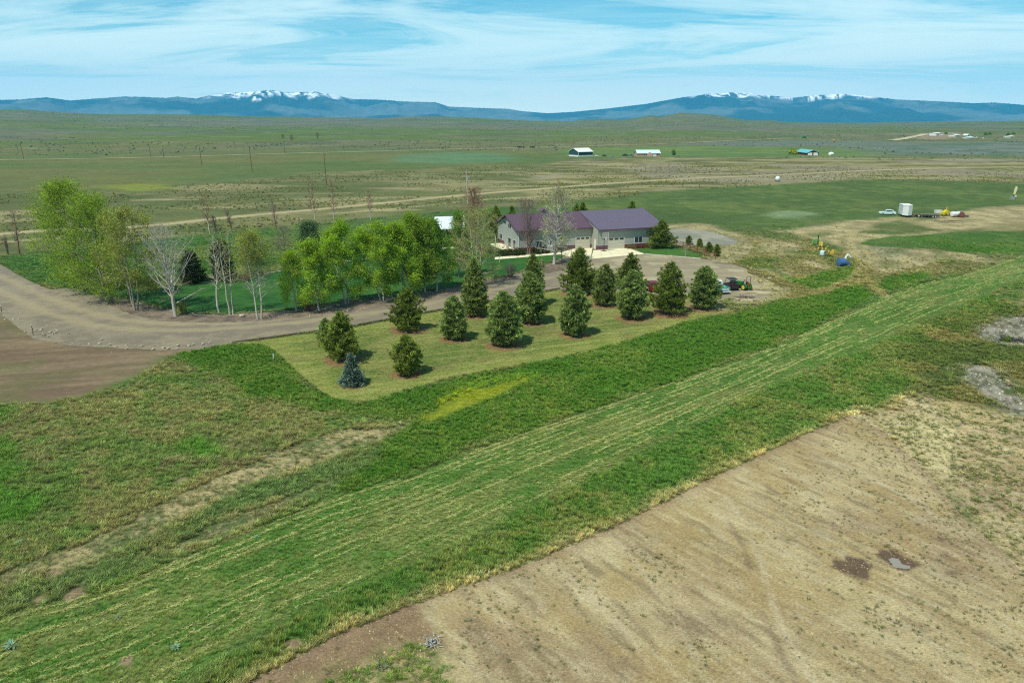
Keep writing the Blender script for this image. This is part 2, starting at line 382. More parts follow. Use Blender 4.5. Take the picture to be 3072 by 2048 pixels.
Z_TAN = [Z(*p, sm=1) for p in (
    ((2340, 694), (2420, 684), (2500, 668), (2684, 648), (2711, 655), (2600, 684), (2560, 700), (2690, 708), (2800, 694), (2860, 692), (2720, 716), (2775, 735), (2812, 755), (2830, 778), (2740, 805), (2650, 828), (2620, 812), (2580, 785), (2540, 765), (2500, 735), (2410, 708)),
    ((2270, 730), (2330, 724), (2390, 728), (2398, 760), (2360, 768), (2280, 752)),
    ((2280, 806), (2330, 800), (2380, 824), (2372, 838), (2300, 818)),
    ((2810, 757), (2850, 750), (2960, 770), (3030, 795), (2920, 786), (2830, 772)),
    ((2405, 778), (2460, 786), (2505, 808), (2440, 806)),
    ((2860, 636), (2960, 622), (3072, 618), (3300, 610), (3300, 640), (3072, 660), (2960, 690), (2840, 690), (2760, 680), (2800, 650)),
    ((2100, 668), (2190, 690), (2245, 714), (2270, 750), (2200, 790), (2140, 790), (2110, 772), (2160, 735), (2215, 722), (2150, 695), (2060, 682), (1990, 690), (1990, 678), (2040, 668)),
    ((2230, 815), (2300, 838), (2340, 860), (2390, 862), (2372, 880), (2310, 905), (2250, 915), (2190, 905), (2230, 870)),
    ((2960, 880), (3072, 850), (3300, 840), (3300, 900), (3072, 925), (3000, 915)),
    ((2900, 1215), (3000, 1210), (3072, 1262), (3000, 1250), (2960, 1232)))]
L_TRACKS = [smooth_line(W2(p)) for p in (
    ((2588, 790), (2570, 820), (2515, 856), (2433, 888), (2320, 898), (2290, 900)),
    ((2612, 795), (2600, 830), (2545, 872), (2450, 905), (2330, 912)),
    ((2588, 790), (2560, 760), (2545, 720), (2570, 690)), ((2612, 792), (2600, 745), (2585, 710)),
    ((2600, 845), (2660, 890)))]
L_FARROAD = smooth_line(W2(((-700, 484), (0, 480), (250, 477), (480, 472), (855, 461), (1100, 455), (1400, 447), (1700, 440), (2000, 432))))
L_FARROAD2 = smooth_line(W2(((2060, 430), (2200, 423), (2370, 415))))
L_FARMLANE = smooth_line(W2(((2678, 421), (2730, 413), (2775, 403))))
L_BACKROAD = smooth_line(W2(((-500, 738), (-100, 716), (0, 702), (120, 692), (420, 682), (650, 655), (1000, 624), (1150, 609), (1400, 584), (1560, 572), (1700, 560), (1850, 549), (2050, 536), (2400, 522), (2700, 507), (3072, 500), (3600, 495))))
L_BACKROAD2 = smooth_line(W2(((-300, 760), (0, 726), (200, 712), (420, 690))))
L_WALKTAN = smooth_line(W2(((1000, 640), (1130, 632), (1280, 616), (1480, 596), (1640, 590))))

def terrain_color(x, y):
    r = np.hypot(x, y); n = len(x); c = np.empty((n, 3))
    big = fbm(x, y, 160, 5, 41); mid = fbm(x, y, 28, 5, 42); sml = fbm(x, y, 5, 4, 43); huge = fbm(x, y, 700, 5, 44)
    c[:] = blend(A(86, 108, 60), A(108, 110, 68), sst(0.38, 0.62, mid * 0.5 + sml * 0.5))
    far = sst(520, 900, r)
    cf = blend(A(92, 110, 44), A(106, 110, 58), sst(0.42, 0.58, huge * 0.55 + big * 0.45))
    put(cf, sst(0.52, 0.60, fbm(x, y, 420, 5, 55)) * 0.7, A(106, 108, 86))
    put(cf, sst(0.56, 0.66, fbm(x, y, 260, 5, 57)) * 0.45, A(116, 108, 80))
    put(cf, sst(0.60, 0.68, fbm(x, y, 120, 4, 58)) * 0.4, A(70, 84, 60))
    put(c, far, cf)
    put(c, sst(0.60, 0.68, fbm(x, y, 50, 5, 59, .65)) * far * 0.35, A(140, 138, 104))
    def zone(p, edge=1.0, jit=2.0, js=6.0, seed=0, cols=None, k=1.0, rmax=None, rmin=0):
        pad = edge + jit + 1; lo = p.min(0) - pad; hi = p.max(0) + pad
        i = np.nonzero((x > lo[0]) & (x < hi[0]) & (y > lo[1]) & (y < hi[1]))[0]
        if not len(i): return i, None
        m = sst(-edge, edge, sdist(p, x[i], y[i]) + jit * 2 * (fbm(x[i], y[i], js, 4, seed) - 0.5))
        if cols is not None:
            t = c[i]; put(t, m * k, cols(x[i], y[i]) if callable(cols) else cols); c[i] = t
        return i, m
    def line(p, w, soft, colr, k=1.0, jit=0.6, js=5):
        pad = w + soft + 3; lo = p.min(0) - pad; hi = p.max(0) + pad
        i = np.nonzero((x > lo[0]) & (x < hi[0]) & (y > lo[1]) & (y < hi[1]))[0]
        if not len(i): return
        d = -sdist(p, x[i], y[i], closed=False) + jit * 2 * (fbm(x[i], y[i], js, 3, 71) - 0.5)
        t = c[i]; put(t, (1 - sst(w - soft, w + soft, d)) * k, colr); c[i] = t
    # --- far
    zone(Z_FARGREEN, 14, 22, 60, 1, lambda x, y: blend(A(90, 108, 54), A(108, 110, 60), sst(0.46, 0.68, fbm(x, y, 90, 4, 60))), 0.9)
    zone(Z_PALEGREEN, 14, 10, 40, 2, A(96, 128, 88), 0.8)
    zone(Z_GREENSTRIP, 14, 8, 40, 3, lambda x, y: blend(A(92, 118, 58), A(110, 128, 64), sst(0.45, 0.6, fbm(x * .25, y, 12, 3, 61))), 0.9)
    zone(Z_SAGEBAND, 30, 40, 80, 4, lambda x, y: blend(A(88, 108, 88), A(112, 122, 112), sst(0.4, 0.62, fbm(x, y, 24, 4, 62))), 0.85)
    zone(Z_SAGEBAND2, 30, 40, 80, 4, A(104, 116, 108), 0.7)
    zone(Z_FARMYARD, 8, 10, 30, 5, lambda x, y: blend(A(160, 140, 112), A(140, 122, 90), fbm(x, y, 20, 3, 63)), 0.9)
    
    # --- the brown pasture between the house and the far road
    def brown(x, y):
        u, v = rotd(x, y, 0.06, 3.0)
        b = blend(A(100, 106, 60), A(120, 118, 76), sst(0.4, 0.62, fbm(x, y, 22, 4, 64)))
        put(b, sst(0.55, 0.66, fbm(u, v, 9, 5, 65)) * 0.7, A(158, 148, 106))
        put(b, sst(0.56, 0.68, fbm(u, v, 16, 4, 66)) * 0.6, A(78, 92, 48)); return b
    zone(Z_MIDBROWN, 5, 8, 26, 6, brown, 0.95)
    def tanf(x, y):
        u, v = rotd(x, y, 0.05, 3.2)
        b = blend(A(112, 110, 60), A(150, 142, 100), sst(0.42, 0.56, fbm(u, v, 9, 5, 67)))
        put(b, sst(0.56, 0.64, fbm(u, v, 14, 5, 68)) * 0.85, A(84, 90, 46))
        put(b, sst(0.55, 0.62, fbm(x, y, 45, 4, 69)) * 0.6, A(150, 138, 118)); return b
    zone(Z_RIGHTTAN, 6, 10, 26, 7, tanf, 0.95)
    zone(Z_YELLOWFIELD, 6, 8, 20, 8, A(126, 134, 52), 0.8)
    line(L_BACKROAD, 4.0, 3.0, A(150, 140, 100), 0.5, 1.6, 9); line(L_BACKROAD2, 2.0, 1.2, A(166, 156, 114), 0.7)
    line(L_WALKTAN, 1.2, 0.8, A(176, 164, 118), 0.6)
    zone(Z_RIGHTFIELD, 2.5, 3, 14, 9, lambda x, y: blend(A(76, 98, 46), A(98, 113, 56), sst(0.42, 0.64, 0.5 * fbm(x, y, 24, 4, 70) + 0.5 * fbm(x, y, 3, 3, 72))), 0.97)
    i, m = zone(Z(( 2270, 640), (2330, 632), (2440, 636), (2460, 648), (2330, 656), sm=2), 3, 5, 6, 10, A(140, 158, 122), 0.55)
    zone(Z_BACKLAWN, 1.2, 1.2, 8, 11, lambda x, y: blend(A(66, 100, 44), A(94, 112, 56), sst(0.40, 0.64, 0.6 * fbm(x, y, 14, 4, 73) + 0.4 * fbm(x, y, 3, 3, 74))), 0.97)
    # --- right of the yard
    near = (r < 320)
    zone(Z((2240, 690), (2400, 690), (2700, 650), (3072, 610), (3500, 600), (3500, 760), (3072, 730), (2840, 800), (2620, 880), (2330, 900), (2180, 800)), 3, 5, 10, 12,
         lambda x, y: blend(A(88, 102, 52), A(142, 132, 90), sst(0.38, 0.58, fbm(x, y, 8, 5, 75))), 0.95)
    for k, p in enumerate(Z_TAN):
        zone(p, 2.4, 3.4, 6, 80 + k, lambda x, y: blend(A(150, 138, 98), A(182, 168, 122), sst(0.4, 0.62, fbm(x, y, 2.5, 4, 76))), 0.88)
    zone(Z((2600, 730), (2660, 725), (2720, 740), (2740, 770), (2660, 772), (2610, 756), sm=1), 2, 3, 6, 13, A(130, 134, 112), 0.5)
    for p in (Z((2420, 700), (2500, 692), (2520, 704), (2440, 712)), Z((2620, 668), (2700, 664), (2780, 684), (2700, 692), (2610, 684)), Z((2640, 784), (2690, 780), (2680, 800), (2640, 804)), Z((2660, 748), (2720, 742), (2715, 762), (2650, 764)), Z((2500, 770), (2560, 772), (2570, 800), (2500, 812))):
        zone(p, 1.6, 2.4, 5, 14, A(92, 104, 52), 0.75)
    for p in L_TRACKS: line(p, 0.7, 0.5, A(170, 156, 108), 0.8, 0.3, 3)
    # --- foreground
    zone(Z_LEFTFIELD, 1.2, 2.0, 6, 15, lambda x, y: blend(blend(A(88, 110, 54), A(118, 118, 74), sst(0.36, 0.64, 0.55 * fbm(x, y, 7, 5, 77) + 0.45 * fbm(x, y, 1.2, 3, 78))), A(126, 112, 86), sst(0.60, 0.74, fbm(x, y, 4, 4, 79)) * 0.5), 0.97)
    for p in (Z((-100, 1300), (60, 1300), (90, 1400), (40, 1450), (-100, 1450), sm=2), Z((-100, 1480), (90, 1470), (110, 1530), (60, 1580), (-100, 1580), sm=2), Z((-100, 1215), (30, 1215), (70, 1270), (-100, 1290), sm=2)):
        zone(p, 1.0, 1.6, 3, 16, A(66, 112, 30), 0.7)
    zone(Z((530, 1340), (600, 1310), (660, 1330), (640, 1380), (560, 1385), sm=2), 1, 1.5, 3, 17, A(74, 118, 36), 0.8)
    zone(Z_HAY, 0.8, 1.0, 4, 18, lambda x, y: blend(A(82, 116, 48), A(114, 126, 68), sst(0.42, 0.62, 0.5 * fbm(*rotd(x, y, HAYDIR, 6.0), 1.3, 4, 82) + 0.3 * fbm(x, y, 14, 3, 83) + 0.2 * fbm(x, y, 0.6, 2, 84))), 0.97)
    zone(Z_EDGE, 1.0, 1.6, 4, 19, lambda x, y: blend(A(72, 104, 42), A(104, 114, 60), sst(0.40, 0.66, 0.6 * fbm(x, y, 3.5, 4, 85) + 0.4 * fbm(x, y, 0.7, 3, 86))), 0.95)
    dk = lambda x, y: blend(A(66, 100, 32), A(92, 112, 48), sst(0.44, 0.70, 0.6 * fbm(x, y, 5, 4, 87) + 0.4 * fbm(x, y, 0.9, 3, 88)))
    for p in (Z_DITCH, Z_DITCH2, Z_DITCH3, Z_DITCH4, Z_DITCH5): zone(p, 0.9, 1.4, 4, 20, dk, 0.97)
    trk = lambda x, y: blend(A(98, 110, 64), A(176, 160, 116), sst(0.34, 0.60, 0.5 * fbm(x, y, 2.2, 4, 89) + 0.5 * fbm(x, y, 0.5, 3, 90)))
    zone(Z_TRACK1, 1.2, 1.6, 3, 21, trk, 0.9); zone(Z_TRACK2, 1.2, 1.6, 3, 22, trk, 0.85)
    zone(Z_YELLOW2, 1.0, 1.4, 2.5, 23, A(98, 126, 44), 0.7); zone(Z_YELLOW, 0.7, 1.2, 2.5, 24, A(138, 146, 36), 0.85)
    zone(Z_RIGHTOLIVE, 3, 4, 6, 25, lambda x, y: blend(A(78, 92, 44), A(126, 118, 72), sst(0.46, 0.68, fbm(x, y, 4, 5, 91))), 0.9)
    zone(Z_RIGHTWEED, 1.4, 2.0, 4, 26, soil_color, 0.94)
    zone(Z_RIGHTPALE, 1.2, 2.0, 4, 27, A(196, 184, 134), 0.7)
    for p in (Z_ROCK1, Z_ROCK2): zone(p, 1.4, 3.0, 2.5, 28, lambda x, y: blend(A(98, 98, 74), A(156, 150, 132), sst(0.40, 0.58, fbm(x, y, 0.6, 4, 92))), 0.9)
    zone(Z_DIRT, 1.4, 1.0, 3, 29, soil_color, 1.0)
    for (px, py, rad) in ((165, 1722, .6), (230, 1778, .8), (215, 1790, .5), (110, 1800, .5), (380, 1982, .5), (545, 1440, .5), (880, 1935, .6)):
        g = G(px, py); d = np.hypot(x - g.x, y - g.y) + 0.8 * (fbm(x, y, 0.5, 2, 93) - 0.5)
        put(c, 1 - sst(rad * 0.5, rad, d), A(146, 128, 98))
    return c

# skyline of the plain and the land before it
SKYLINE = [(-900, 345), (0, 329), (74, 329), (174, 337), (305, 342), (566, 344), (784, 350), (1024, 352), (1140, 355), (1198, 351), (1307, 349), (1416, 353), (1590, 363), (1720, 364), (1799, 357), (1873, 360), (1951, 346), (1982, 349), (2039, 338), (2135, 343), (2244, 362), (2309, 361), (2361, 367), (2570, 369), (2745, 366), (3072, 363), (3900, 350)]
def px_to_az_el(px, py):
    d = G(px, 1500); x = (px - 1536) / FPX; yy = -(py - 1024) / FPX
    v = (x, yy * s_ + c_, yy * c_ - s_); return math.atan2(v[0], v[1]), v[2] / math.hypot(v[0], v[1])
_sk = np.array([px_to_az_el(*p) for p in SKYLINE])
def terrain_height(x, y):
    r = np.hypot(x, y); az = np.arctan2(x, y)
    el = np.interp(az, _sk[:, 0], _sk[:, 1])
    RS = 4200.0
    zs = CH + el * RS
    h = zs * sst(900, RS, r) ** 1.25
    h += (fbm(x, y, 420, 4, 101) - 0.5) * 9 * sst(750, 1800, r) * (1 - 0.75 * sst(2600, 3900, r))
    h -= sst(RS + 100, 9000, r) * 190
    return h

def build_terrain():
    na, nr = 600, 560
    az = np.concatenate([np.linspace(-math.pi, R_(-40), 34)[:-1], np.linspace(R_(-40), R_(40), na), np.linspace(R_(40), math.pi, 34)[1:-1]])
    dep = np.concatenate([np.linspace(R_(47), R_(9), 250)[:-1], np.linspace(R_(9), R_(0.9), nr - 90 - 249)]); r = CH / np.tan(dep)
    r = np.concatenate([[2, 10, 18], r, np.geomspace(r[-1] * 1.01, 4400, 75), [4700, 5200, 6000, 7200, 9000, 12000, 15500, 18900]])
    A2, R2 = np.meshgrid(az, r); x = (R2 * np.sin(A2)).ravel(); y = (R2 * np.cos(A2)).ravel()
    z = terrain_height(x, y)
    col = terrain_color(x, y)
    n, m = len(r), len(az)
    i, j = np.meshgrid(np.arange(n - 1), np.arange(m), indexing='ij'); j2 = (j + 1) % m
    f = np.stack([i * m + j, i * m + j2, (i + 1) * m + j2, (i + 1) * m + j], -1).reshape(-1, 4)
    V = np.stack([x, y, z], -1); V = np.vstack([V, [[0, 0, 0]]]); col = np.vstack([col, col[:1]])
    me = mesh_np('ground', V, f[:, ::-1], [ground_mat('meadow_ground', ((7.0, 0.55), (1.6, 0.38), (0.22, 0.20), (0.035, 0.16)), 0.5, 0.12)], col, smooth=True)
    fan = [(len(V) - 1, k, (k + 1) % m) for k in range(m)]
    tag(link('ground', me), kind='structure')
    tag(link('ground_under_drone', mesh_np('ground_under_drone', np.vstack([V[:m], V[-1:]]), np.array([(m, (k + 1) % m, k) for k in range(m)]), [me.materials[0]], np.vstack([col[:m], col[-1:]]))), kind='structure')
build_terrain()
def road_strip(name, line, width, c0, c1, z, step=4.0, wob=.35):
    s = np.r_[0, np.cumsum(np.hypot(*np.diff(line, axis=0).T))]; n = max(4, int(s[-1] / step)); q = np.linspace(0, s[-1], n)
    x = np.interp(q, s, line[:, 0]); y = np.interp(q, s, line[:, 1]); tx, ty = np.gradient(x), np.gradient(y); l = np.hypot(tx, ty); nx, ny = -ty / l, tx / l
    k = 5; off = np.linspace(-1, 1, k); wv = width / 2 * (1 + wob * 2 * (fbm(q, q * 0 + width, 9.0, 3, 411) - .5))
    X = x[:, None] + nx[:, None] * off * wv[:, None]; Y = y[:, None] + ny[:, None] * off * wv[:, None]; xr, yr = X.ravel(), Y.ravel()
    col = blend(c0, c1, fbm(xr, yr, 7.0, 4, 412)); i, j = np.meshgrid(np.arange(n - 1), np.arange(k - 1), indexing='ij'); f = np.stack([i * k + j, i * k + j + 1, (i + 1) * k + j + 1, (i + 1) * k + j], -1).reshape(-1, 4)
    V = np.stack([xr, yr, terrain_height(xr, yr) + z], -1); tag(link(name, mesh_np(name, V, f, [M_TRACK], col)), kind='structure')
M_TRACK = ground_mat('dirt_track', ((6.0, 0.3), (1.0, 0.2)), 0.3, 0.05)
road_strip('far_road', L_FARROAD, 6.0, A(160, 152, 112), A(180, 170, 128), .12); road_strip('far_road', L_FARROAD2, 9, A(150, 148, 112), A(170, 164, 126), .3, 12); road_strip('farm_lane', L_FARMLANE, 13, A(186, 174, 138), A(200, 190, 152), .35, 12); road_strip('back_track', L_BACKROAD, 4.2, A(158, 148, 108), A(182, 170, 128), .012, 1.5, .5)

def sheet(name, poly, cell, z, colf, m, jit=0.0, js=1.0, seed=0, ymax=None, thick=0.0):
    """a flat stretch of surface lying on the ground, its rim following the outline"""
    lo = poly.min(0) - cell; hi = poly.max(0) + cell
    if ymax: lo = np.maximum(lo, ymax[0]); hi = np.minimum(hi, ymax[1])
    gx = np.arange(lo[0], hi[0] + cell, cell); gy = np.arange(lo[1], hi[1] + cell, cell)
    X, Y = np.meshgrid(gx, gy); x = X.ravel(); y = Y.ravel()
    d = sdist(poly, x, y)
    if jit: d = d + jit * 2 * (fbm(x, y, js, 3, seed) - 0.5)
    D = d.reshape(X.shape)
    inside = (D[:-1, :-1] > 0) | (D[1:, :-1] > 0) | (D[:-1, 1:] > 0) | (D[1:, 1:] > 0)
    gyv, gxv = np.gradient(D, cell)
    gn = np.maximum(np.hypot(gxv, gyv), 0.3); out = (D < 0) & (D > -1.6 * cell)
    X = np.where(out, X - gxv / gn * D, X); Y = np.where(out, Y - gyv / gn * D, Y)
    n, k = D.shape; i, j = np.nonzero(inside)
    f = np.stack([i * k + j, i * k + j + 1, (i + 1) * k + j + 1, (i + 1) * k + j], -1)
    used, inv = np.unique(f, return_inverse=True); f = inv.reshape(f.shape)
    x = X.ravel()[used]; y = Y.ravel()[used]; d = np.maximum(d[used], 0)
    V = np.stack([x, y, np.full_like(x, z)], -1)
    o = link(name, mesh_np(name, V, f, [m], colf(x, y, d)))
    return tag(o, kind='structure')

# --- bare soil of the field at the lower right, with wet mud and the brown tilled wedge
P_WEDGE = Z((500, 2300), (700, 2060), (1006, 1900), (1240, 1805), (1300, 1880), (1345, 1945), (1200, 1985), (1000, 2070), (700, 2300))
P_WEEDY = Z((900, 2060), (1130, 1975), (1250, 1935), (1330, 1950), (1345, 2060), (1300, 2100))
def mudz(p): return Z(*[(2450 + a / 5.88, 1600 + b / 5.88) for a, b in p])
P_MUD = [mudz(((270, 470), (520, 470), (500, 385), (620, 420), (830, 470), (1030, 570), (930, 590), (930, 760), (860, 800), (700, 750), (400, 640), (290, 590))),
         mudz(((960, 350), (1130, 310), (1330, 300), (1780, 510), (1850, 570), (1700, 620), (1600, 655), (1330, 590), (1060, 400))),
         mudz(((2050, 100), (2250, 60), (2330, 110), (2200, 140))), mudz(((2180, 360), (2330, 380), (2500, 470), (2480, 520), (2300, 470))), mudz(((2230, 700), (2400, 660), (2520, 700), (2350, 740)))]
L_MARKS = [smooth_line(W2(q), 2) for q in (((2150, 1500), (2235, 1640), (2262, 1760), (2310, 1900), (2400, 2060)), ((2185, 1490), (2272, 1640), (2300, 1760), (2352, 1900), (2450, 2060)), ((1660, 1690), (1790, 1800), (1900, 1920), (1990, 2060)), ((1700, 1676), (1835, 1790), (1950, 1915), (2050, 2060)), ((1830, 1600), (1960, 1750), (2080, 1950), (2140, 2060)), ((2330, 1430), (2480, 1530), (2700, 1640), (2900, 1760)), ((2290, 1450), (2440, 1550), (2640, 1660), (2860, 1800)), ((1480, 1760), (1560, 1880), (1590, 2060)), ((2420, 1350), (2600, 1420), (2800, 1540), (3000, 1700)))]
def dirt_col(x, y, d):
    c = soil_color(x, y)
    u, v = rotd(x, y, STREAK + 1.2, 4)
    put(c, sst(-0.35, 0.35, sdist(P_WEDGE, x, y) + 0.5 * (fbm(x, y, 0.8, 3, 111) - 0.5)) * 0.9, blend(A(132, 108, 80), A(156, 132, 100), fbm(x, y, 0.45, 3, 112)))
    put(c, sst(-1.2, 0.8, sdist(P_WEEDY, x, y) + 2 * (fbm(x, y, 1.2, 3, 113) - 0.5)) * 0.7, blend(A(96, 112, 56), A(168, 156, 106), sst(.4, .6, fbm(x, y, 0.6, 3, 114))))
    for q, p in enumerate(L_MARKS):
        dd = -sdist(p, x, y, closed=False) + .25 * (fbm(x, y, .6, 3, 117) - .5); put(c, (1 - sst(.10, .34, dd)) * .55 * sst(.36, .6, fbm(x, y, 3.0, 3, 118 + q)), A(200, 184, 148) if q % 3 else A(132, 114, 88))
    put(c, (1 - sst(0, 1.1, d)) * 0.5, A(150, 128, 104))
    put(c, sst(1, 9, -(-x * math.sin(-0.6) + 0) * 0) * 0, c)
    for k, p in enumerate(P_MUD):
        lo = p.min(0) - 3; hi = p.max(0) + 3; i = np.nonzero((x > lo[0]) & (x < hi[0]) & (y > lo[1]) & (y < hi[1]))[0]
        if len(i):
            t = c[i]; mm = sst(-0.14, 0.14, sdist(p, x[i], y[i]) + 0.55 * (fbm(x[i], y[i], 0.5, 4, 115) - 0.5))
            put(t, mm * (0.97 if k < 2 else 0.6), blend(A(98, 80, 64), A(116, 96, 76), fbm(x[i], y[i], 0.7, 3, 116))); c[i] = t
    return c
M_DIRT = ground_mat('bare_soil', ((22.0, 0.24), (8.0, 0.30), (2.0, 0.16), (0.4, 0.10)), 0.9, 0.06, stretch=(STREAK, 0.62))
sheet('bare_soil', Z_DIRT, 0.17, 0.004, dirt_col, M_DIRT, 0.22, 0.9, 5, ymax=((-30, 24), (62, 130)))
m, t, b = new_mat('puddle_water'); b.inputs['Base Color'].default_value = (*A(150, 140, 120), 1); b.inputs['Roughness'].default_value = 0.06; b.inputs['Specular IOR Level'].default_value = 1.0; b.inputs['IOR'].default_value = 1.6
P_PUD = mudz(((1270, 450), (1340, 415), (1440, 450), (1480, 515), (1550, 545), (1690, 570), (1660, 620), (1560, 632), (1440, 595), (1370, 585), (1310, 520)))
sheet('puddle', P_PUD, 0.07, 0.010, lambda x, y, d: np.full((len(x), 3), 0.3), m, 0.16, 0.3, 8)
# --- tilled brown soil at the left
P_TILL = Z((-700, 890), (-200, 860), (0, 915), (98, 995), (209, 1025), (349, 1034), (480, 1038), (640, 1036), (600, 1052), (510, 1066), (470, 1100), (400, 1135), (330, 1165), (230, 1195), (100, 1212), (-40, 1214), (-700, 1225), sm=1)
def till_col(x, y, d):
    u, v = rotd(x, y, 0.25, 9)
    c = blend(A(114, 97, 76), A(138, 120, 94), sst(0.35, 0.65, 0.6 * fbm(u, v, 1.2, 4, 121) + 0.4 * fbm(x, y, 12, 3, 122)))
    put(c, sst(0.50, 0.66, fbm(x, y, 9, 4, 123)) * 0.55, A(104, 104, 66))
    put(c, (1 - sst(0, 2.2, d + 1.4 * (fbm(x, y, 2, 3, 124) - 0.5))) * 0.55, A(98, 108, 62)); return c
sheet('tilled_soil', P_TILL, 0.32, 0.004, till_col, ground_mat('tilled_earth', ((6.0, 0.18), (1.2, 0.14), (0.3, 0.08)), 0.5, 0.05), 0.7, 3.0, 6)
# --- gravel drive and yard
DRIVE_IN = [(-260, 700), (-60, 762), (0, 792), (52, 824), (94, 845), (150, 869), (244, 862), (300, 880), (401, 906), (480, 925), (572, 941), (662, 946), (819, 936), (880, 929), (1016, 909), (1240, 881), (1371, 861), (1462, 838), (1522, 830), (1607, 804), (1658, 786), (1700, 766), (1776, 766), (1925, 757), (2000, 768), (2104, 776)]
DRIVE_OUT = [(2150, 784), (2205, 795), (2240, 806), (2247, 826), (2270, 848), (2310, 868), (2308, 890), (2250, 904), (2190, 895), (2150, 905), (2100, 892), (1950, 887), (1800, 882), (1675, 869), (1619, 878), (1463, 908), (1320, 932), (1176, 958), (1072, 978), (960, 994), (760, 1020), (697, 1030), (628, 1046), (480, 1049), (349, 1044), (209, 1037), (98, 1016), (0, 940), (-80, 890), (-260, 840)]
P_DRIVE = W2(DRIVE_IN + DRIVE_OUT)
L_RUTS = [smooth_line(W2(p), 2) for p in (
    ((-200, 795), (0, 870), (60, 900), (122, 930), (244, 968), (349, 985), (488, 992), (650, 988), (819, 975), (1000, 953), (1176, 930), (1330, 902), (1480, 870), (1620, 838), (1720, 820)),
    ((-200, 760), (0, 828), (100, 873), (180, 905), (260, 935), (349, 958), (488, 972), (650, 970), (819, 958), (1000, 936), (1176, 912), (1330, 884), (1480, 852), (1600, 820)))]
def drive_col(x, y, d):
    c = blend(A(128, 119, 102), A(146, 136, 112), sst(0.36, 0.64, 0.5 * fbm(x, y, 6, 4, 131) + 0.5 * fbm(x, y, 1.0, 3, 132)))
    for p in L_RUTS:
        dd = -sdist(p, x, y, closed=False); put(c, (1 - sst(0.2, 1.5, dd + 1.2 * (fbm(x, y, 2, 3, 133) - .5))) * 0.6, A(168, 154, 120))
    yard = sst(8, 16, x + 0.02 * y) * sst(104, 112, y)
    put(c, yard * 0.75, blend(A(148, 138, 112), A(166, 154, 122), sst(.4, .6, fbm(*rotd(x, y, 0.1, 3), 2.5, 4, 134))))
    put(c, yard * sst(0.60, 0.68, fbm(x, y, 3.5, 4, 135)) * 0.6, A(186, 176, 140))
    g = G(2178, 789); q = np.hypot((x - g.x) / 2.4, (y - g.y) / 1.6); put(c, (1 - sst(.5, 1.3, q + (fbm(x, y, .8, 3, 136) - .5))) * .7, A(92, 90, 92))
    g = G(2270, 870); q = np.hypot((x - g.x) / 5, (y - g.y) / 4); put(c, (1 - sst(.6, 1.2, q + 0.8 * (fbm(x, y, 1.5, 3, 137) - .5))) * .6, blend(A(126, 112, 92), A(196, 184, 140), sst(.45, .6, fbm(*rotd(x, y, .1, 3), 0.7, 3, 138))))
    return c
M_GRAVEL = ground_mat('gravel', ((16.0, 0.3), (3.0, 0.14), (0.5, 0.08)), 0.4, 0.03)
sheet('gravel_driveway', P_DRIVE, 0.36, 0.012, drive_col, M_GRAVEL, 0.25, 1.5, 7)
# bark bed under the trees, between lawn edging and drive
BED_OUT = [(262, 872), (330, 915), (400, 945), (480, 962), (572, 968), (662, 968), (790, 963), (880, 954), (960, 944), (1060, 935), (1240, 908), (1400, 876), (1480, 852), (1540, 838), (1560, 822)]
P_BED = W2([(244, 866), (300, 883), (401, 909), (480, 928), (572, 944), (662, 949), (819, 939), (880, 932), (1016, 912), (1240, 884), (1371, 864), (1462, 841), (1530, 830)] + BED_OUT[::-1])
def bed_col(x, y, d):
    c = blend(A(112, 100, 86), A(142, 126, 106), sst(.38, .64, .5 * fbm(x, y, 2.5, 4, 141) + .5 * fbm(x, y, .5, 3, 142)))
    put(c, sst(.58, .68, fbm(x, y, 1.3, 4, 143)) * .6, A(84, 74, 60)); return c
sheet('mulch_bed', P_BED, 0.3, 0.017, bed_col, ground_mat('bark_mulch', ((12.0, 0.4), (3.0, 0.25)), 0.7, 0.06), 0.3, 1.4, 9)
P_BED2 = W2([(1607, 806), (1640, 792), (1690, 779), (1716, 790), (1712, 806), (1660, 816), (1622, 824)])
sheet('birch_bed', P_BED2, 0.25, 0.019, lambda x, y, d: bed_col(x, y, d) * 0.8, bpy.data.materials['bark_mulch'], 0.2, 1.2, 10)
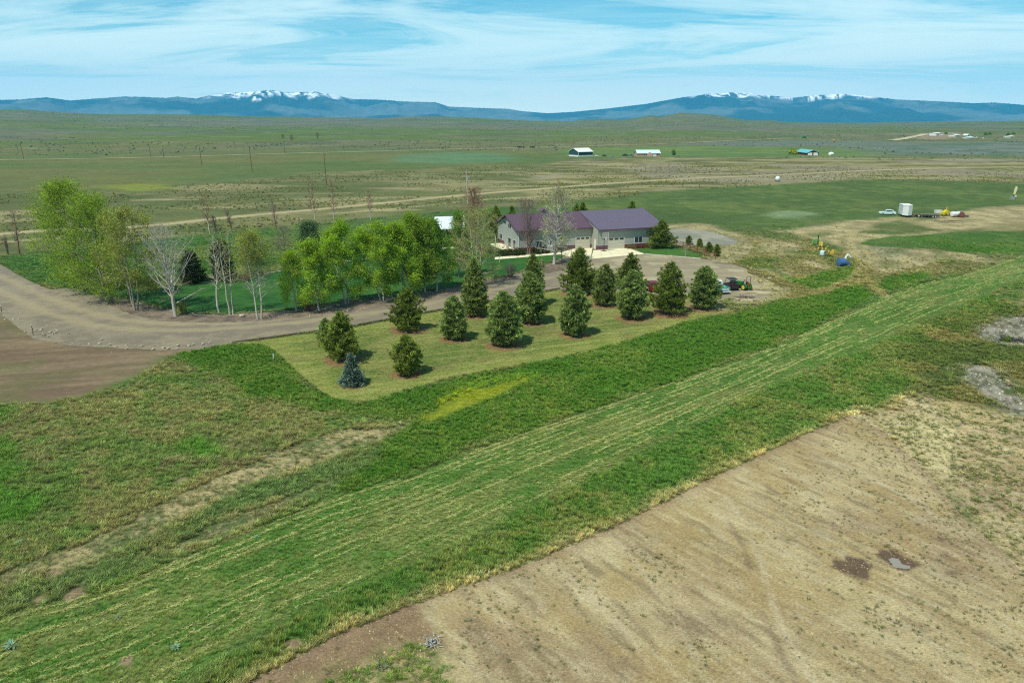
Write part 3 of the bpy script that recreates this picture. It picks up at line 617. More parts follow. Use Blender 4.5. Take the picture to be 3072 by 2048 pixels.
# --- mown grass round the pines
P_MOWN = Z((697, 1029), (770, 1022), (960, 996), (1072, 980), (1176, 960), (1320, 934), (1463, 910), (1619, 880), (1675, 871), (1800, 884), (1950, 889), (2100, 894), (2160, 905), (2185, 918), (2190, 934), (2058, 965), (1845, 1033), (1700, 1068), (1559, 1096), (1360, 1130), (1240, 1164), (1144, 1194), (1072, 1206), (1030, 1203), (1000, 1194), (975, 1182), (952, 1168), (880, 1105), (808, 1038))
PINES = [  # base x, base y, top y, width (photo pixels), kind, label
 (980, 1030, 962, 46, 'a', 'small dark pine half hidden behind the two-topped pine at the lawn corner'),
 (1028, 1080, 940, 112, 'b', 'dark two-topped pine standing just behind the blue spruce'),
 (1058, 1154, 1060, 76, 's', 'small blue-grey spruce at the front corner of the mown lawn'),
 (1222, 1122, 1008, 92, 'b', 'bushy olive pine nearest the curved lower edge of the lawn, right of the spruce'),
 (1224, 990, 866, 104, 'd', 'broad dark pine beside the timber edging with the gravel drive behind it'),
 (1362, 1018, 890, 82, 'a', 'medium grey-green pine in front of the tall pine by the drive'),
 (1424, 948, 776, 88, 'c', 'tallest slender pine by the drive in front of the spreading pale tree'),
 (1511, 1036, 876, 110, 'a', 'big fluffy round pine at the front of the close trio beside the drive'),
 (1590, 970, 818, 92, 'a', 'middle pine of the close trio beside the drive'),
 (1598, 916, 763, 76, 'c', 'rearmost pine of the close trio, pointing up at the bare tree by the house'),
 (1724, 1006, 857, 88, 'a', 'grey-green pine standing alone at the front edge with open lawn on both sides'),
 (1736, 880, 744, 114, 'd', 'wide dark open-branched pine before the concrete apron'),
 (1813, 916, 795, 86, 'c', 'pine between the wide dark one and the fluffy one, at the upper lawn edge'),
 (1890, 872, 761, 88, 'd', 'pine rising behind the fluffy one, against the gravel yard'),
 (1894, 955, 814, 94, 'a', 'fluffy blue-green pine left of the broadest dark pine, near the red car'),
 (2007, 942, 787, 118, 'd', 'broadest dark pine near the right end of the lawn, hiding the red car'),
 (2111, 926, 801, 92, 'a', 'last pine at the right end of the lawn, beside the teal pickup'),
]
def mown_col(x, y, d):
    c = blend(A(104, 120, 58), A(134, 136, 76), sst(.36, .66, .5 * fbm(x, y, 7, 4, 151) + .5 * fbm(x, y, 1.2, 4, 152)))
    put(c, (1 - sst(0.6, 5.5, d + 2 * (fbm(x, y, 5, 3, 153) - .5))) * .45, A(146, 154, 74))
    u, v = rotd(x, y, 0.35, 10)
    put(c, sst(.56, .64, fbm(u, v, .55, 3, 154)) * .45, A(160, 160, 92))
    put(c, sst(.58, .7, fbm(x, y, 4, 4, 155)) * .4, A(122, 112, 74))
    put(c, sst(8, 2, x * 0 + np.hypot(x - G(2150, 915).x, y - G(2150, 915).y)) * .7, A(150, 132, 96))
    for (bx, by, ty, w, k, lb) in PINES:
        g = G(bx, by); rad = w / PXM(g) * 0.5
        q = np.hypot(x - g.x, y - g.y) / rad + 0.35 * (fbm(x, y, .9, 3, 156) - .5)
        put(c, (1 - sst(0.92, 1.22, q)) * 0.9, blend(A(128, 98, 66), A(150, 122, 86), fbm(x, y, .4, 3, 157)))
    return c
sheet('mown_lawn', P_MOWN, 0.25, 0.008, mown_col, ground_mat('mown_turf', ((14.0, 0.35), (3.0, 0.2), (0.5, 0.1)), 0.6, 0.05), 0.1, 0.8, 11)
# --- watered lawn before the house
P_HLAWN = W2([(262, 866), (300, 879), (401, 903), (480, 922), (572, 938), (662, 943), (819, 933), (880, 926), (1016, 906), (1240, 878), (1371, 858), (1462, 835), (1522, 827), (1607, 801), (1650, 786), (1690, 770), (1660, 762), (1492, 777), (1400, 776), (1321, 756), (1200, 766), (1000, 790), (904, 806), (826, 818), (782, 824), (645, 846), (517, 862), (400, 866), (320, 862)])
def hl_col(x, y, d):
    c = blend(A(40, 86, 34), A(60, 104, 40), sst(.36, .64, .6 * fbm(x, y, 5, 4, 161) + .4 * fbm(x, y, .8, 3, 162)))
    return c
M_TURF = ground_mat('green_turf', ((10.0, 0.3), (2.0, 0.18), (0.4, 0.08)), 0.6, 0.05)
sheet('house_lawn', P_HLAWN, 0.35, 0.008, hl_col, M_TURF)
P_SLAWN = W2([(1900, 743), (1960, 742), (2010, 738), (2040, 745), (2108, 764), (2104, 775), (2000, 767), (1936, 762)])
sheet('side_lawn', P_SLAWN, 0.3, 0.016, lambda x, y, d: hl_col(x, y, d) * np.array([1.5, 1.15, 1.2]), M_TURF)
P_PAD = Z((2000, 690), (2040, 685), (2085, 688), (2150, 699), (2212, 720), (2205, 734), (2130, 738), (2060, 738), (1990, 734), (1960, 715), sm=1)
sheet('gravel_pad', P_PAD, 0.4, 0.008, lambda x, y, d: blend(A(136, 136, 122), A(158, 154, 134), sst(.4, .6, fbm(x, y, 6, 4, 171))) * (1 - 0.15 * sst(.5, .62, fbm(*rotd(x, y, -.2, 4), 4, 3, 172)))[:, None], M_GRAVEL, 0.5, 3, 12)
# --- planting bed behind the lawn kerb
P_PBED = W2([(480, 848), (517, 838), (600, 826), (700, 812), (800, 796), (930, 784), (930, 799), (904, 804), (826, 816), (782, 822), (645, 843), (517, 859), (470, 862)])
sheet('planting_bed', P_PBED, 0.35, 0.010, lambda x, y, d: bed_col(x, y, d), bpy.data.materials['bark_mulch'], 0.4, 2, 13)

# --- mountains, 12 to 20 km away
MTN = [(-1400, 310), (-500, 296), (0, 300), (57, 299), (139, 292), (209, 302), (287, 296), (370, 290), (427, 291), (500, 294), (531, 290), (588, 296), (631, 286), (679, 279), (740, 277), (775, 274), (810, 270), (871, 279), (900, 277), (949, 275), (1024, 289), (1060, 298), (1133, 299), (1220, 305), (1307, 307), (1346, 320), (1416, 323), (1525, 327), (1568, 334), (1642, 340), (1720, 336), (1829, 325), (1938, 312), (2048, 292), (2100, 286), (2135, 279), (2165, 281), (2192, 276), (2257, 280), (2309, 287), (2374, 294), (2440, 287), (2527, 281), (2614, 290), (2692, 299), (2832, 305), (2919, 310), (2984, 308), (3072, 315), (3600, 300), (4600, 320)]
def build_mountains():
    pr = np.array([px_to_az_el(*p) for p in MTN]); o = np.argsort(pr[:, 0]); pr = pr[o]
    na, nr = 1300, 110
    az = np.linspace(R_(-58), R_(58), na); r = np.linspace(10800, 19000, nr)
    A2, R2 = np.meshgrid(az, r); x = R2 * np.sin(A2); y = R2 * np.cos(A2)
    RC = 15800.0
    t = sst(10800, RC, R2) ** 0.9 * (1 - 0.8 * sst(RC, 19000, R2))
    warp = (fbm(x.ravel(), y.ravel(), 2600, 3, 201).reshape(x.shape) - .5) * 1400
    def ridged(sc, seed, oc=5):
        n = fbm(x.ravel() + warp.ravel(), y.ravel() + warp.ravel(), sc, oc, seed).reshape(x.shape); return 1 - np.abs(2 * n - 1)
    rg = 0.6 * ridged(2300, 202) + 0.4 * ridged(800, 203)
    el = np.interp(az, pr[:, 0], pr[:, 1])
    base = -170.0
    Hs = CH + el * RC - base
    h = Hs[None, :] * t * (0.62 + 0.75 * (rg - 0.5)) + 60 * (rg - .5) * sst(10800, 12600, R2)
    # scale each bearing so that its skyline stands as high as in the photograph
    ang = (h + base - CH) / R2; k = ang.argmax(0); cur = h[k, np.arange(na)]; rr = R2[k, np.arange(na)]
    want = el * rr + CH - base
    fac = want / np.maximum(cur, 1); 
    kern = np.ones(3) / 3; fac = np.convolve(np.pad(fac, 1, 'edge'), kern, 'valid')
    h = h * fac[None, :]
    z = h + base
    i, j = np.meshgrid(np.arange(nr - 1), np.arange(na - 1), indexing='ij')
    f = np.stack([i * na + j, (i + 1) * na + j, (i + 1) * na + j + 1, i * na + j + 1], -1).reshape(-1, 4)[:, ::-1]
    xr, yr, zr = x.ravel(), y.ravel(), z.ravel()
    col = blend(A(44, 72, 66), A(104, 114, 104), sst(.44, .62, fbm(xr, yr, 900, 5, 204)))
    put(col, sst(.5, .6, fbm(xr, yr, 300, 6, 205, .6)) * sst(100, 350, zr) * .8, A(30, 46, 40))
    snow = sst(385, 465, zr + 300 * (fbm(xr, yr, 300, 6, 206, .6) - .5) + 300 * (rg.ravel() - .72)) * (np.abs(xr) > -1)
    ok = np.zeros_like(az)
    for a, b in ((628, 1045), (2075, 2700)):
        pa, pb = px_to_az_el(a, 290)[0], px_to_az_el(b, 290)[0]; ok = np.maximum(ok, sst(pa - .012, pa + .012, az) * (1 - sst(pb - .012, pb + .012, az)))
    snow = snow * np.broadcast_to(ok, x.shape).ravel()
    snow *= sst(.455, .50, fbm(xr, yr, 150, 5, 207, .65) + 0.14 * sst(470, 580, zr))
    put(col, snow, (0.9, 0.9, 0.92))
    m = ground_mat('mountain_slope', ((0.004, 0.25), (0.0012, 0.2)), 0.0, 1.0)
    tag(link('mountains', mesh_np('mountains', np.stack([xr, yr, zr], -1), f, [m], col, smooth=True)), kind='structure')
build_mountains()

# --- the air
def haze_box():
    m = bpy.data.materials.new('haze_air'); m.use_nodes = True; t = m.node_tree
    for n in list(t.nodes):
        if n.type != 'OUTPUT_MATERIAL': t.nodes.remove(n)
    v = t.nodes.new('ShaderNodeVolumePrincipled'); v.inputs['Color'].default_value = (0.08, 0.56, 1.0, 1)
    v.inputs['Density'].default_value = 5.4e-5; v.inputs['Anisotropy'].default_value = 0.0
    t.links.new(v.outputs[0], t.nodes['Material Output'].inputs['Volume'])
    b = MB(); b.box(-19400, 19400, -19400, 19400, -300, 1000)
    tag(b.build('haze', m), kind='stuff')
haze_box()
# ================================================================ TREES AND SHRUBS
def nrm(a): return a / np.maximum(np.linalg.norm(a, axis=-1, keepdims=True), 1e-9)
def needle_mesh(cen, dirs, ln, wd, per, spread, r):
    """tufts of thin leaves: per triangles round each direction"""
    n = len(cen); c = np.repeat(cen, per, 0); d = np.repeat(dirs, per, 0)
    d = nrm(d + r.normal(size=d.shape) * spread); L_ = np.repeat(ln, per)[:, None] * r.uniform(.65, 1.15, (n * per, 1))
    side = nrm(np.cross(d, r.normal(size=d.shape))) * np.repeat(wd, per)[:, None] * .5
    m = c + d * L_ * .45
    V = np.stack([c, m + side, c + d * L_, m - side], 1).reshape(-1, 3)
    F = np.arange(n * per * 4).reshape(-1, 4)
    return V, F
def seg_mesh(p0, p1, r0, r1, n=3):
    p0 = np.asarray(p0); p1 = np.asarray(p1); r0 = np.asarray(r0)[:, None, None]; r1 = np.asarray(r1)[:, None, None]
    t = nrm(p1 - p0); a = np.where(np.abs(t[:, 2:3]) < .9, np.array([[0, 0, 1.]]), np.array([[1., 0, 0]]))
    u = nrm(np.cross(t, a)); v = np.cross(t, u)
    g = np.arange(n) * 2 * math.pi / n; ring = u[:, None] * np.cos(g)[None, :, None] + v[:, None] * np.sin(g)[None, :, None]
    V = np.concatenate([p0[:, None] + ring * r0, p1[:, None] + ring * r1], 1).reshape(-1, 3)
    k = np.arange(len(p0))[:, None, None] * 2 * n; i = np.arange(n)[None, :, None]
    F = (k + np.concatenate([i, (i + 1) % n, n + (i + 1) % n, n + i], 2)).reshape(-1, 4)
    return V, F

NEEDLE = {'a': plant_mat('pine_needles_grey_green', None, A(154, 174, 94), .25, .45), 'b': plant_mat('pine_needles_olive', None, A(148, 164, 70), .25, .45),
          'c': plant_mat('pine_needles_dull', None, A(146, 162, 84), .25, .45), 'd': plant_mat('pine_needles_dark', None, A(132, 150, 58), .25, .45), 's': plant_mat('spruce_needles_blue', None, A(122, 146, 128), .3, .25),
          'o': plant_mat('yew_needles', None, A(70, 84, 34), .5, .1)}
BARK = mat('pine_bark', A(112, 92, 72), .9, .3, 9, .5, 30)
def conifer(kind, h, w, seed, dens=1.0):
    r = np.random.default_rng(seed)
    prof = {'a': lambda t: (1 - t ** 1.9) ** .8 * (.72 + .28 * sst(0, .22, t)), 'b': lambda t: (1 - t ** 1.5) ** .85 * (.72 + .28 * sst(0, .25, t)),
            'c': lambda t: (1 - t ** 1.5) ** .8 * (.8 + .2 * sst(0, .2, t)), 'd': lambda t: (1 - t ** 1.2) ** .8 * (.8 + .2 * sst(0, .2, t)),
            's': lambda t: (1 - t) ** .85 * (.86 + .14 * sst(0, .12, t)), 'o': lambda t: (1 - t ** 2) ** .7}[kind]
    step = {'a': .30, 'b': .33, 'c': .36, 'd': .44, 's': .21, 'o': .26}[kind] * max(.55, (h / 6) ** .5)
    cen = []; dr = []; P0 = []; P1 = []; Q0 = []; Q1 = []
    z = 0.10 * h * r.uniform(.6, 1.0) if kind not in 'so' else .03 * h; z0 = z; azp = r.uniform(0, 6.28)
    lob = r.uniform(0, 6.28, 4)
    while z < h * .985:
        t = (z - z0) / (h - z0); rad = w / 2 * float(prof(t))
        nb = max(4, int((6 + rad * 3.2) * (1.0 if kind != 's' else 1.3) * dens)); azp += 2.4
        for k in range(nb):
            az = azp + 6.283 * k / nb + r.normal() * .25
            lobe = 1 + (.20 if kind in 'bd' else .10) * (math.sin(2 * az + lob[0] + 5 * t) + math.sin(3 * az + lob[1] - 7 * t))
            Lb = rad * lobe * r.uniform(.72, 1.12)
            if kind == 'd' and r.random() < .16: Lb *= r.uniform(.35, .7)
            if kind == 'b' and seed % 2 == 0 and math.cos(az) > .3 and .35 < t < .8: Lb *= 1.25
            up = {'a': .30, 'b': .45, 'c': .40, 'd': .38, 's': .02, 'o': .3}[kind] + .35 * t
            o = np.array([0, 0, z]); d = np.array([math.cos(az), math.sin(az), 0])
            nbun = max(2, int(Lb / (.24 if kind != 'd' else .25)) + 1)
            for q in np.linspace(.30 if Lb > .8 else .1, 1, nbun):
                p = o + d * Lb * q + np.array([0, 0, 1]) * (up * Lb * q * q * .75 - .10 * Lb * q) + r.normal(size=3) * .07
                cen.append(p); dr.append(d * (.75 if kind != 's' else 1.0) + np.array([0, 0, {'a': .75, 'b': .95, 'c': .85, 'd': 1.1, 's': .12, 'o': .8}[kind]]) + r.normal(size=3) * .3)
                if q > .5:
                    sd = np.array([-d[1], d[0], 0]) * r.choice([-1, 1]) * r.uniform(.12, .30) * (Lb * .5 + .3)
                    cen.append(p + sd - np.array([0, 0, .05])); dr.append(d * .7 + sd + np.array([0, 0, .6 if kind != 's' else .05]))
            P0.append(o); P1.append(o + d * Lb * .9 + np.array([0, 0, up * Lb * .5])); Q0.append(.018 + .012 * Lb); Q1.append(.006)
        z += step * r.uniform(.8, 1.2) * (1 - .35 * t)
    for k in range(5):
        cen.append(np.array([0, 0, h * (.93 + .015 * k)])); dr.append(np.array([0, 0, 1.]))
    cen = np.array(cen); dr = nrm(np.array(dr)); n = len(cen)
    ln = {'a': .42, 'b': .40, 'c': .40, 'd': .42, 's': .24, 'o': .22}[kind] * r.uniform(.8, 1.2, n); wd = np.full(n, {'a': .085, 'b': .08, 'c': .08, 'd': .075, 's': .075, 'o': .09}[kind])
    per = {'a': 10, 'b': 9, 'c': 9, 'd': 9, 's': 8, 'o': 8}[kind]
    V, F = needle_mesh(cen, dr, ln, wd, per, {'a': .62, 'b': .55, 'c': .58, 'd': .48, 's': .5, 'o': .6}[kind], r)
    bc = np.repeat(np.clip(1 + .42 * r.normal(size=n), .35, 1.9) * (.75 + .6 * vnoise(cen[:, 0] * 1.3 + seed, cen[:, 2] * 1.3 + cen[:, 1], seed)), per * 4)[:, None] * np.ones(3)
    cm = mesh_np('crown', V, F, [NEEDLE[kind]], bc)
    tz = np.linspace(0, h * .95, 7); tx = np.cumsum(r.normal(size=(7, 2)) * .015 * h / 6, 0); tp = np.column_stack([tx - tx[0], tz]); tr = (.03 * h ** .9 + .03) * (1 - tz / h) + .01
    V1, F1 = seg_mesh(tp[:-1], tp[1:], tr[:-1], tr[1:], 7); V2, F2 = seg_mesh(P0, P1, Q0, Q1, 3)
    tm = mesh_np('trunk', np.vstack([V1, V2]), np.vstack([F1, F2 + len(V1)]), [BARK])
    return tm, cm
def plant_conifer(bx, by, ty, w, kind, label, seed, group=None, name='pine_tree', wk=1.0, cat=None):
    g = G(bx, by); h = HT(g, ty); ww = w / PXM(g) * wk
    o = thing(name, label, cat or name.replace('_', ' '), g, 0, group)
    tm, cm = conifer(kind, h, ww, seed)
    rz = 0 if kind == 'b' else (seed * 1.7) % 6.28
    link('trunk', tm, o, None, (0, 0, rz)); link('crown', cm, o, None, (0, 0, rz)); return o
for i, (bx, by, ty, w, k, lb) in enumerate(PINES):
    plant_conifer(bx, by, ty, w, k, lb, 300 + i, 'evergreens on the mown lawn', 'spruce_tree' if k == 's' else 'pine_tree', 1.0 if k != 'd' else 1.06, cat='spruce' if k == 's' else 'pine tree')
plant_conifer(1981, 744, 661, 86, 'd', 'round dark pine standing on the side lawn against the corner of the shop', 331, 'evergreens round the house')
for i, (bx, by, ty, w, lb) in enumerate((
    (2066, 735, 710, 18, 'tiny young pine behind the brown rail fence, farthest from the fence corner'), (2098, 743, 718, 18, 'tiny young pine behind the brown rail fence, second toward its corner post'),
    (2126, 759, 729, 20, 'young pine just outside the end of the brown rail fence'), (2150, 769, 737, 21, 'young pine out on the bare dirt past the rail fence end'))):
    plant_conifer(bx, by, ty, w, 'd', lb, 340 + i, 'young pines by the rail fence')
for i, (bx, by, ty, w, k, lb) in enumerate((
    (1488, 700, 618, 56, 'd', 'dark evergreen behind the left gable of the house'), (1536, 690, 618, 40, 'd', 'dark evergreen peeping over the ridge behind the left roof end'),
    (1728, 668, 612, 34, 'd', 'dark evergreen top seen over the roof, left one of the pair at the roof joint'), (1748, 668, 608, 36, 'd', 'dark evergreen top seen over the roof, right one of the pair at the roof joint'), (1894, 660, 606, 36, 'd', 'lone dark evergreen top over the blue-purple roof near its right end'))):
    plant_conifer(bx, by, ty, w, k, lb, 350 + i, 'evergreens behind the house')
plant_conifer(580, 850, 752, 74, 'o', 'dark brownish evergreen by the kerb behind the bare white tree', 361, 'evergreens in the back bed', 'juniper_tree')
plant_conifer(672, 838, 716, 70, 'o', 'tall olive evergreen behind the slim bare trees', 362, 'evergreens in the back bed', 'juniper_tree')

# ---------------------------------------------------------------- deciduous
LEAF = {'lime': plant_mat('leaves_lime', None, A(168, 202, 54), .25, .55), 'green': plant_mat('leaves_spring_green', None, A(162, 192, 58), .25, .55), 'mid': plant_mat('leaves_mid_green', None, A(132, 170, 56), .3, .5),
        'olive': plant_mat('leaves_olive', None, A(168, 176, 78), .3, .45), 'blue': plant_mat('leaves_grey_green', None, A(104, 132, 78), .4, .3), 'yellow': plant_mat('leaves_yellow_green', None, A(184, 196, 62), .4, .4)}
BK = {'white': mat('birch_bark', A(188, 184, 168), .8, .25, 5), 'grey': mat('grey_bark', A(158, 152, 136), .85, .25, 5), 'brown': mat('brown_bark', A(118, 92, 72), .9, .25, 5),
      'red': mat('red_twigs', A(150, 104, 84), .9, .2, 5), 'mauve': mat('mauve_twigs', A(140, 118, 110), .9, .2, 5), 'pale': mat('pale_twigs', A(190, 180, 152), .85, .2, 5)}
def deciduous(h, w, lean=(0, 0), trunks=1, cb=.25, habit='birch', nprim=26, nsec=5, ntw=3, leaves=3000, lsize=.2, seed=1, twr=.014, leaf_from=0.0, clump=.22, trunk_r=None):
    r = np.random.default_rng(seed); lean = np.array([lean[0], lean[1], 0.])
    TV = []; P0 = []; P1 = []; R0 = []; R1 = []; LP = []; LW = []
    ang0 = {'birch': .95, 'up': 1.08, 'spread': .55, 'oval': .8, 'bare': .62}[habit]
    prof = {'birch': lambda t: 1.15 * (1 - t) ** .85 * (.55 + .45 * min(1, t * 3.5)) + .07, 'up': lambda t: .35 + .9 * t, 'spread': lambda t: (1 - .75 * t) , 'oval': lambda t: 1.1 * (1 - t) ** .5 * (.7 + .3 * min(1, t * 3)) + .1, 'bare': lambda t: 1.0 * (1 - t) ** .7 + .12}[habit]
    for k in range(trunks):
        a = 6.283 * k / max(trunks, 1) + r.uniform(0, 2); off = np.array([math.cos(a), math.sin(a), 0]) * (0.25 if trunks > 1 else 0)
        div = np.array([math.cos(a), math.sin(a), 0]) * (w * .12 if trunks > 1 else 0); hh = h * (1 if k == 0 else r.uniform(.85, .98))
        n = 10; t = np.linspace(0, 1, n); wig = np.cumsum(r.normal(size=(n, 3)) * [1, 1, 0], 0) * hh * .008; wig -= wig[0]
        tp = off + np.outer(t, lean + div) + np.outer(t, [0, 0, hh]) + wig
        tr0 = (trunk_r or (.012 * h + .02)) / (trunks ** .4); tr = tr0 * (1 - t) ** .8 + .012
        TV.append(seg_mesh(tp[:-1], tp[1:], tr[:-1], tr[1:], 7))
        npk = max(6, nprim // trunks)
        for q in range(npk):
            tt = cb + (.97 - cb) * ((q + r.uniform(0, 1)) / npk) ** (1.0 if habit != 'up' else 1.5); tl = (tt - cb) / (1 - cb)
            o = np.array([np.interp(tt, t, tp[:, i]) for i in range(3)])
            az = q * 2.4 + r.normal() * .4; el = (ang0 * r.uniform(.75, 1.2) + .35 * tl) if habit not in ('birch', 'oval') else ang0 * (.30 + .85 * tl) * r.uniform(.7, 1.25)
            Lb = w / 2 * prof(tl) * r.uniform(.75, 1.15) / max(.45, math.cos(min(el, 1.15)))
            if habit == 'up': Lb = min(h * .75, Lb + h * .25 * (1 - tl))
            Lb = min(Lb, (h * 1.02 - o[2]) / max(.2, math.sin(min(1.4, el))) + .4)
            d = np.array([math.cos(az) * math.cos(el), math.sin(az) * math.cos(el), math.sin(el)])
            up = {'birch': -.05, 'up': .10, 'spread': .25, 'oval': .1, 'bare': .3}[habit]
            pts = [o]; cd = d.copy(); ns = 4
            for i_ in range(ns):
                cd = nrm(cd + np.array([0, 0, up / ns]) + r.normal(size=3) * .09); pts.append(pts[-1] + cd * Lb / ns)
            br = np.interp(tt, t, tr) * .5 * np.linspace(1, .25, ns + 1) + .004
            for i_ in range(ns): P0.append(pts[i_]); P1.append(pts[i_ + 1]); R0.append(br[i_]); R1.append(br[i_ + 1])
            for sct in range(nsec):
                f = .25 + .72 * (sct + r.uniform(0, 1)) / nsec; i_ = min(ns - 1, int(f * ns)); ff = f * ns - i_
                so_ = pts[i_] * (1 - ff) + pts[i_ + 1] * ff; sdv = nrm(nrm(pts[i_ + 1] - pts[i_]) + r.normal(size=3) * .65 + np.array([0, 0, .15])); sl_ = Lb * .42 * (1.15 - f) + .3
                mid = so_ + sdv * sl_ * .5; end = mid + nrm(sdv + r.normal(size=3) * .25 + np.array([0, 0, up * .3])) * sl_ * .5
                P0 += [so_, mid]; P1 += [mid, end]; R0 += [twr * 1.3, twr]; R1 += [twr, twr * .6]
                hz = (end[2] / h); 
                for q2 in range(ntw):
                    b0 = so_ + (end - so_) * r.uniform(.3, 1); b1 = b0 + nrm(sdv + r.normal(size=3) * .8 + np.array([0, 0, .2])) * r.uniform(.3, .7) * min(1.0, sl_)
                    P0.append(b0); P1.append(b1); R0.append(twr * .75); R1.append(twr * .4); LP += [b0, b1]; LW += [hz, hz]
                LP += [mid, end]; LW += [hz, hz]
    tv = np.vstack([v for v, f in TV]); of = np.cumsum([0] + [len(v) for v, f in TV])[:-1]; tf = np.vstack([f + o for (v, f), o in zip(TV, of)])
    bv, bf = seg_mesh(P0, P1, R0, R1, 3)
    lv = None
    if leaves:
        LP = np.array(LP); LW = np.array(LW); wgt = sst(leaf_from - .12, leaf_from + .12, LW) + 1e-6 if leaf_from > 0 else np.ones(len(LP)); wgt /= wgt.sum()
        leaves = int(leaves * 1.75); idx = r.choice(len(LP), leaves, p=wgt); c = LP[idx] + r.normal(size=(leaves, 3)) * clump
        a = nrm(r.normal(size=(leaves, 3))); b = nrm(np.cross(a, r.normal(size=(leaves, 3)))); sz = lsize * .84 * r.uniform(.6, 1.25, (leaves, 1))
        V = np.stack([c - a * sz * .5, c + b * sz * .36, c + a * sz * .5, c - b * sz * .36], 1).reshape(-1, 3)
        bright = .62 + .76 * vnoise(c[:, 0] * 1.4 + seed, c[:, 2] * 1.4 + c[:, 1] * .9, seed)
        lv = (V, np.arange(leaves * 4).reshape(-1, 4), np.repeat(bright, 4)[:, None] * np.ones(3))
    return (tv, tf), (bv, bf), lv
def plant_tree(bx, by, topx, topy, w, label, bark, leaf, seed, name='birch_tree', group=None, cat=None, twb=None, **kw):
    g = G(bx, by); h = HT(g, topy); ww = w / PXM(g) * (1.12 if 408 <= seed <= 414 else 1.0)
    tz = Vector(g); tp = G(topx, by)          # sideways lean, read where the top stands over the base
    top_scale = (g.y * c_ + CH * s_) / ((g.y * c_ + CH * s_) - h * s_)
    lx = ((topx - 1536) / FPX) * ((g.y * c_ + (CH - h) * s_)) - g.x
    o = thing(name, label, cat or name.replace('_', ' '), g, 0, group)
    t, b, l = deciduous(h, ww, (lx * .8, 0), seed=seed, **kw)
    link('trunk', mesh_np('trunk', *t, [BK[bark]], smooth=True), o)
    tag(link('branches', mesh_np('branches', *b, [BK[twb or bark]]), o), kind='stuff')
    if l is not None: link('crown', mesh_np('crown', l[0], l[1], [LEAF[leaf]], l[2]), o)
    return o
GA = 'trees along the gravel drive'
plant_tree(253, 876, 168, 572, 200, 'leftmost and tallest green tree at the bend of the drive, leaning left', 'grey', 'green', 401, 'poplar_tree', GA, habit='oval', cb=.04, nprim=68, nsec=6, ntw=3, leaves=13650, lsize=.28, clump=.55)
plant_tree(322, 905, 262, 612, 190, 'green tree second from the left at the bend, thinner at the top', 'grey', 'green', 402, 'poplar_tree', GA, habit='oval', cb=.03, nprim=62, nsec=6, ntw=3, leaves=10030, lsize=.26, clump=.55)
plant_tree(408, 930, 366, 632, 165, 'many-stemmed olive green tree just left of the bare white tree', 'grey', 'olive', 403, 'poplar_tree', GA, habit='oval', cb=.16, trunks=3, nprim=40, nsec=6, ntw=3, leaves=7140, lsize=.26, clump=.35)
plant_tree(527, 949, 472, 692, 185, 'large bare white-barked tree with wide leafless branches', 'white', None, 404, 'poplar_tree', GA, habit='bare', cb=.14, nprim=44, nsec=8, ntw=4, leaves=0, trunk_r=.27, twr=.014)
plant_tree(659, 943, 634, 708, 62, 'slim bare birch, first to the right of the large bare white tree', 'white', None, 405, 'birch_tree', GA, habit='bare', cb=.3, nprim=22, nsec=5, ntw=2, leaves=0, twr=.018)
plant_tree(694, 943, 668, 690, 70, 'slim two-stemmed birch with few leaves, second right of the bare white tree', 'white', 'olive', 406, 'birch_tree', GA, habit='bare', cb=.3, trunks=2, nprim=24, nsec=5, ntw=2, leaves=500, lsize=.2, twr=.017)
plant_tree(779, 957, 752, 704, 104, 'two-stemmed white birch bare below with a thin olive top', 'white', 'olive', 407, 'birch_tree', GA, habit='bare', cb=.22, trunks=2, nprim=36, nsec=6, ntw=3, leaves=4200, lsize=.2, leaf_from=.62, twr=.018, clump=.4)
plant_tree(889, 934, 856, 762, 76, 'smallest lime green birch at the left end of the leafy row', 'white', 'lime', 408, 'birch_tree', GA, cb=.13, nprim=30, nsec=5, ntw=3, leaves=4200, lsize=.24, clump=.3)
plant_tree(957, 933, 918, 738, 108, 'lime green birch second from the left of the leafy row', 'white', 'lime', 409, 'birch_tree', GA, cb=.13, nprim=34, nsec=6, ntw=3, leaves=7980, lsize=.24, clump=.34)
plant_tree(1042, 912, 1000, 682, 120, 'tall lime green birch with forked white trunk above the dark shade', 'white', 'lime', 410, 'birch_tree', GA, trunks=2, cb=.15, nprim=40, nsec=6, ntw=3, leaves=10920, lsize=.25, clump=.36)
plant_tree(1146, 902, 1096, 684, 122, 'lime green birch in the middle of the leafy row with pale short trunk', 'white', 'lime', 411, 'birch_tree', GA, trunks=2, cb=.15, nprim=40, nsec=6, ntw=3, leaves=11340, lsize=.25, clump=.36)
plant_tree(1224, 890, 1160, 688, 112, 'lime green birch behind the middle of the leafy row', 'white', 'lime', 412, 'birch_tree', GA, cb=.13, nprim=38, nsec=6, ntw=3, leaves=10080, lsize=.25, clump=.36)
plant_tree(1275, 876, 1220, 660, 124, 'tallest birch of the leafy row, toward its right end', 'white', 'green', 413, 'birch_tree', GA, cb=.13, nprim=42, nsec=6, ntw=3, leaves=11760, lsize=.26, clump=.38)
plant_tree(1311, 876, 1290, 672, 112, 'darker green birch at the right end of the leafy row', 'white', 'mid', 414, 'birch_tree', GA, cb=.13, nprim=40, nsec=6, ntw=3, leaves=10080, lsize=.26, clump=.38)
plant_tree(1378, 830, 1372, 648, 80, 'mid green tree behind the spreading pale tree, beside the white pavilion roof', 'grey', 'mid', 415, 'aspen_tree', 'trees round the house', cb=.15, nprim=34, nsec=6, ntw=3, leaves=6300, lsize=.24, clump=.34)
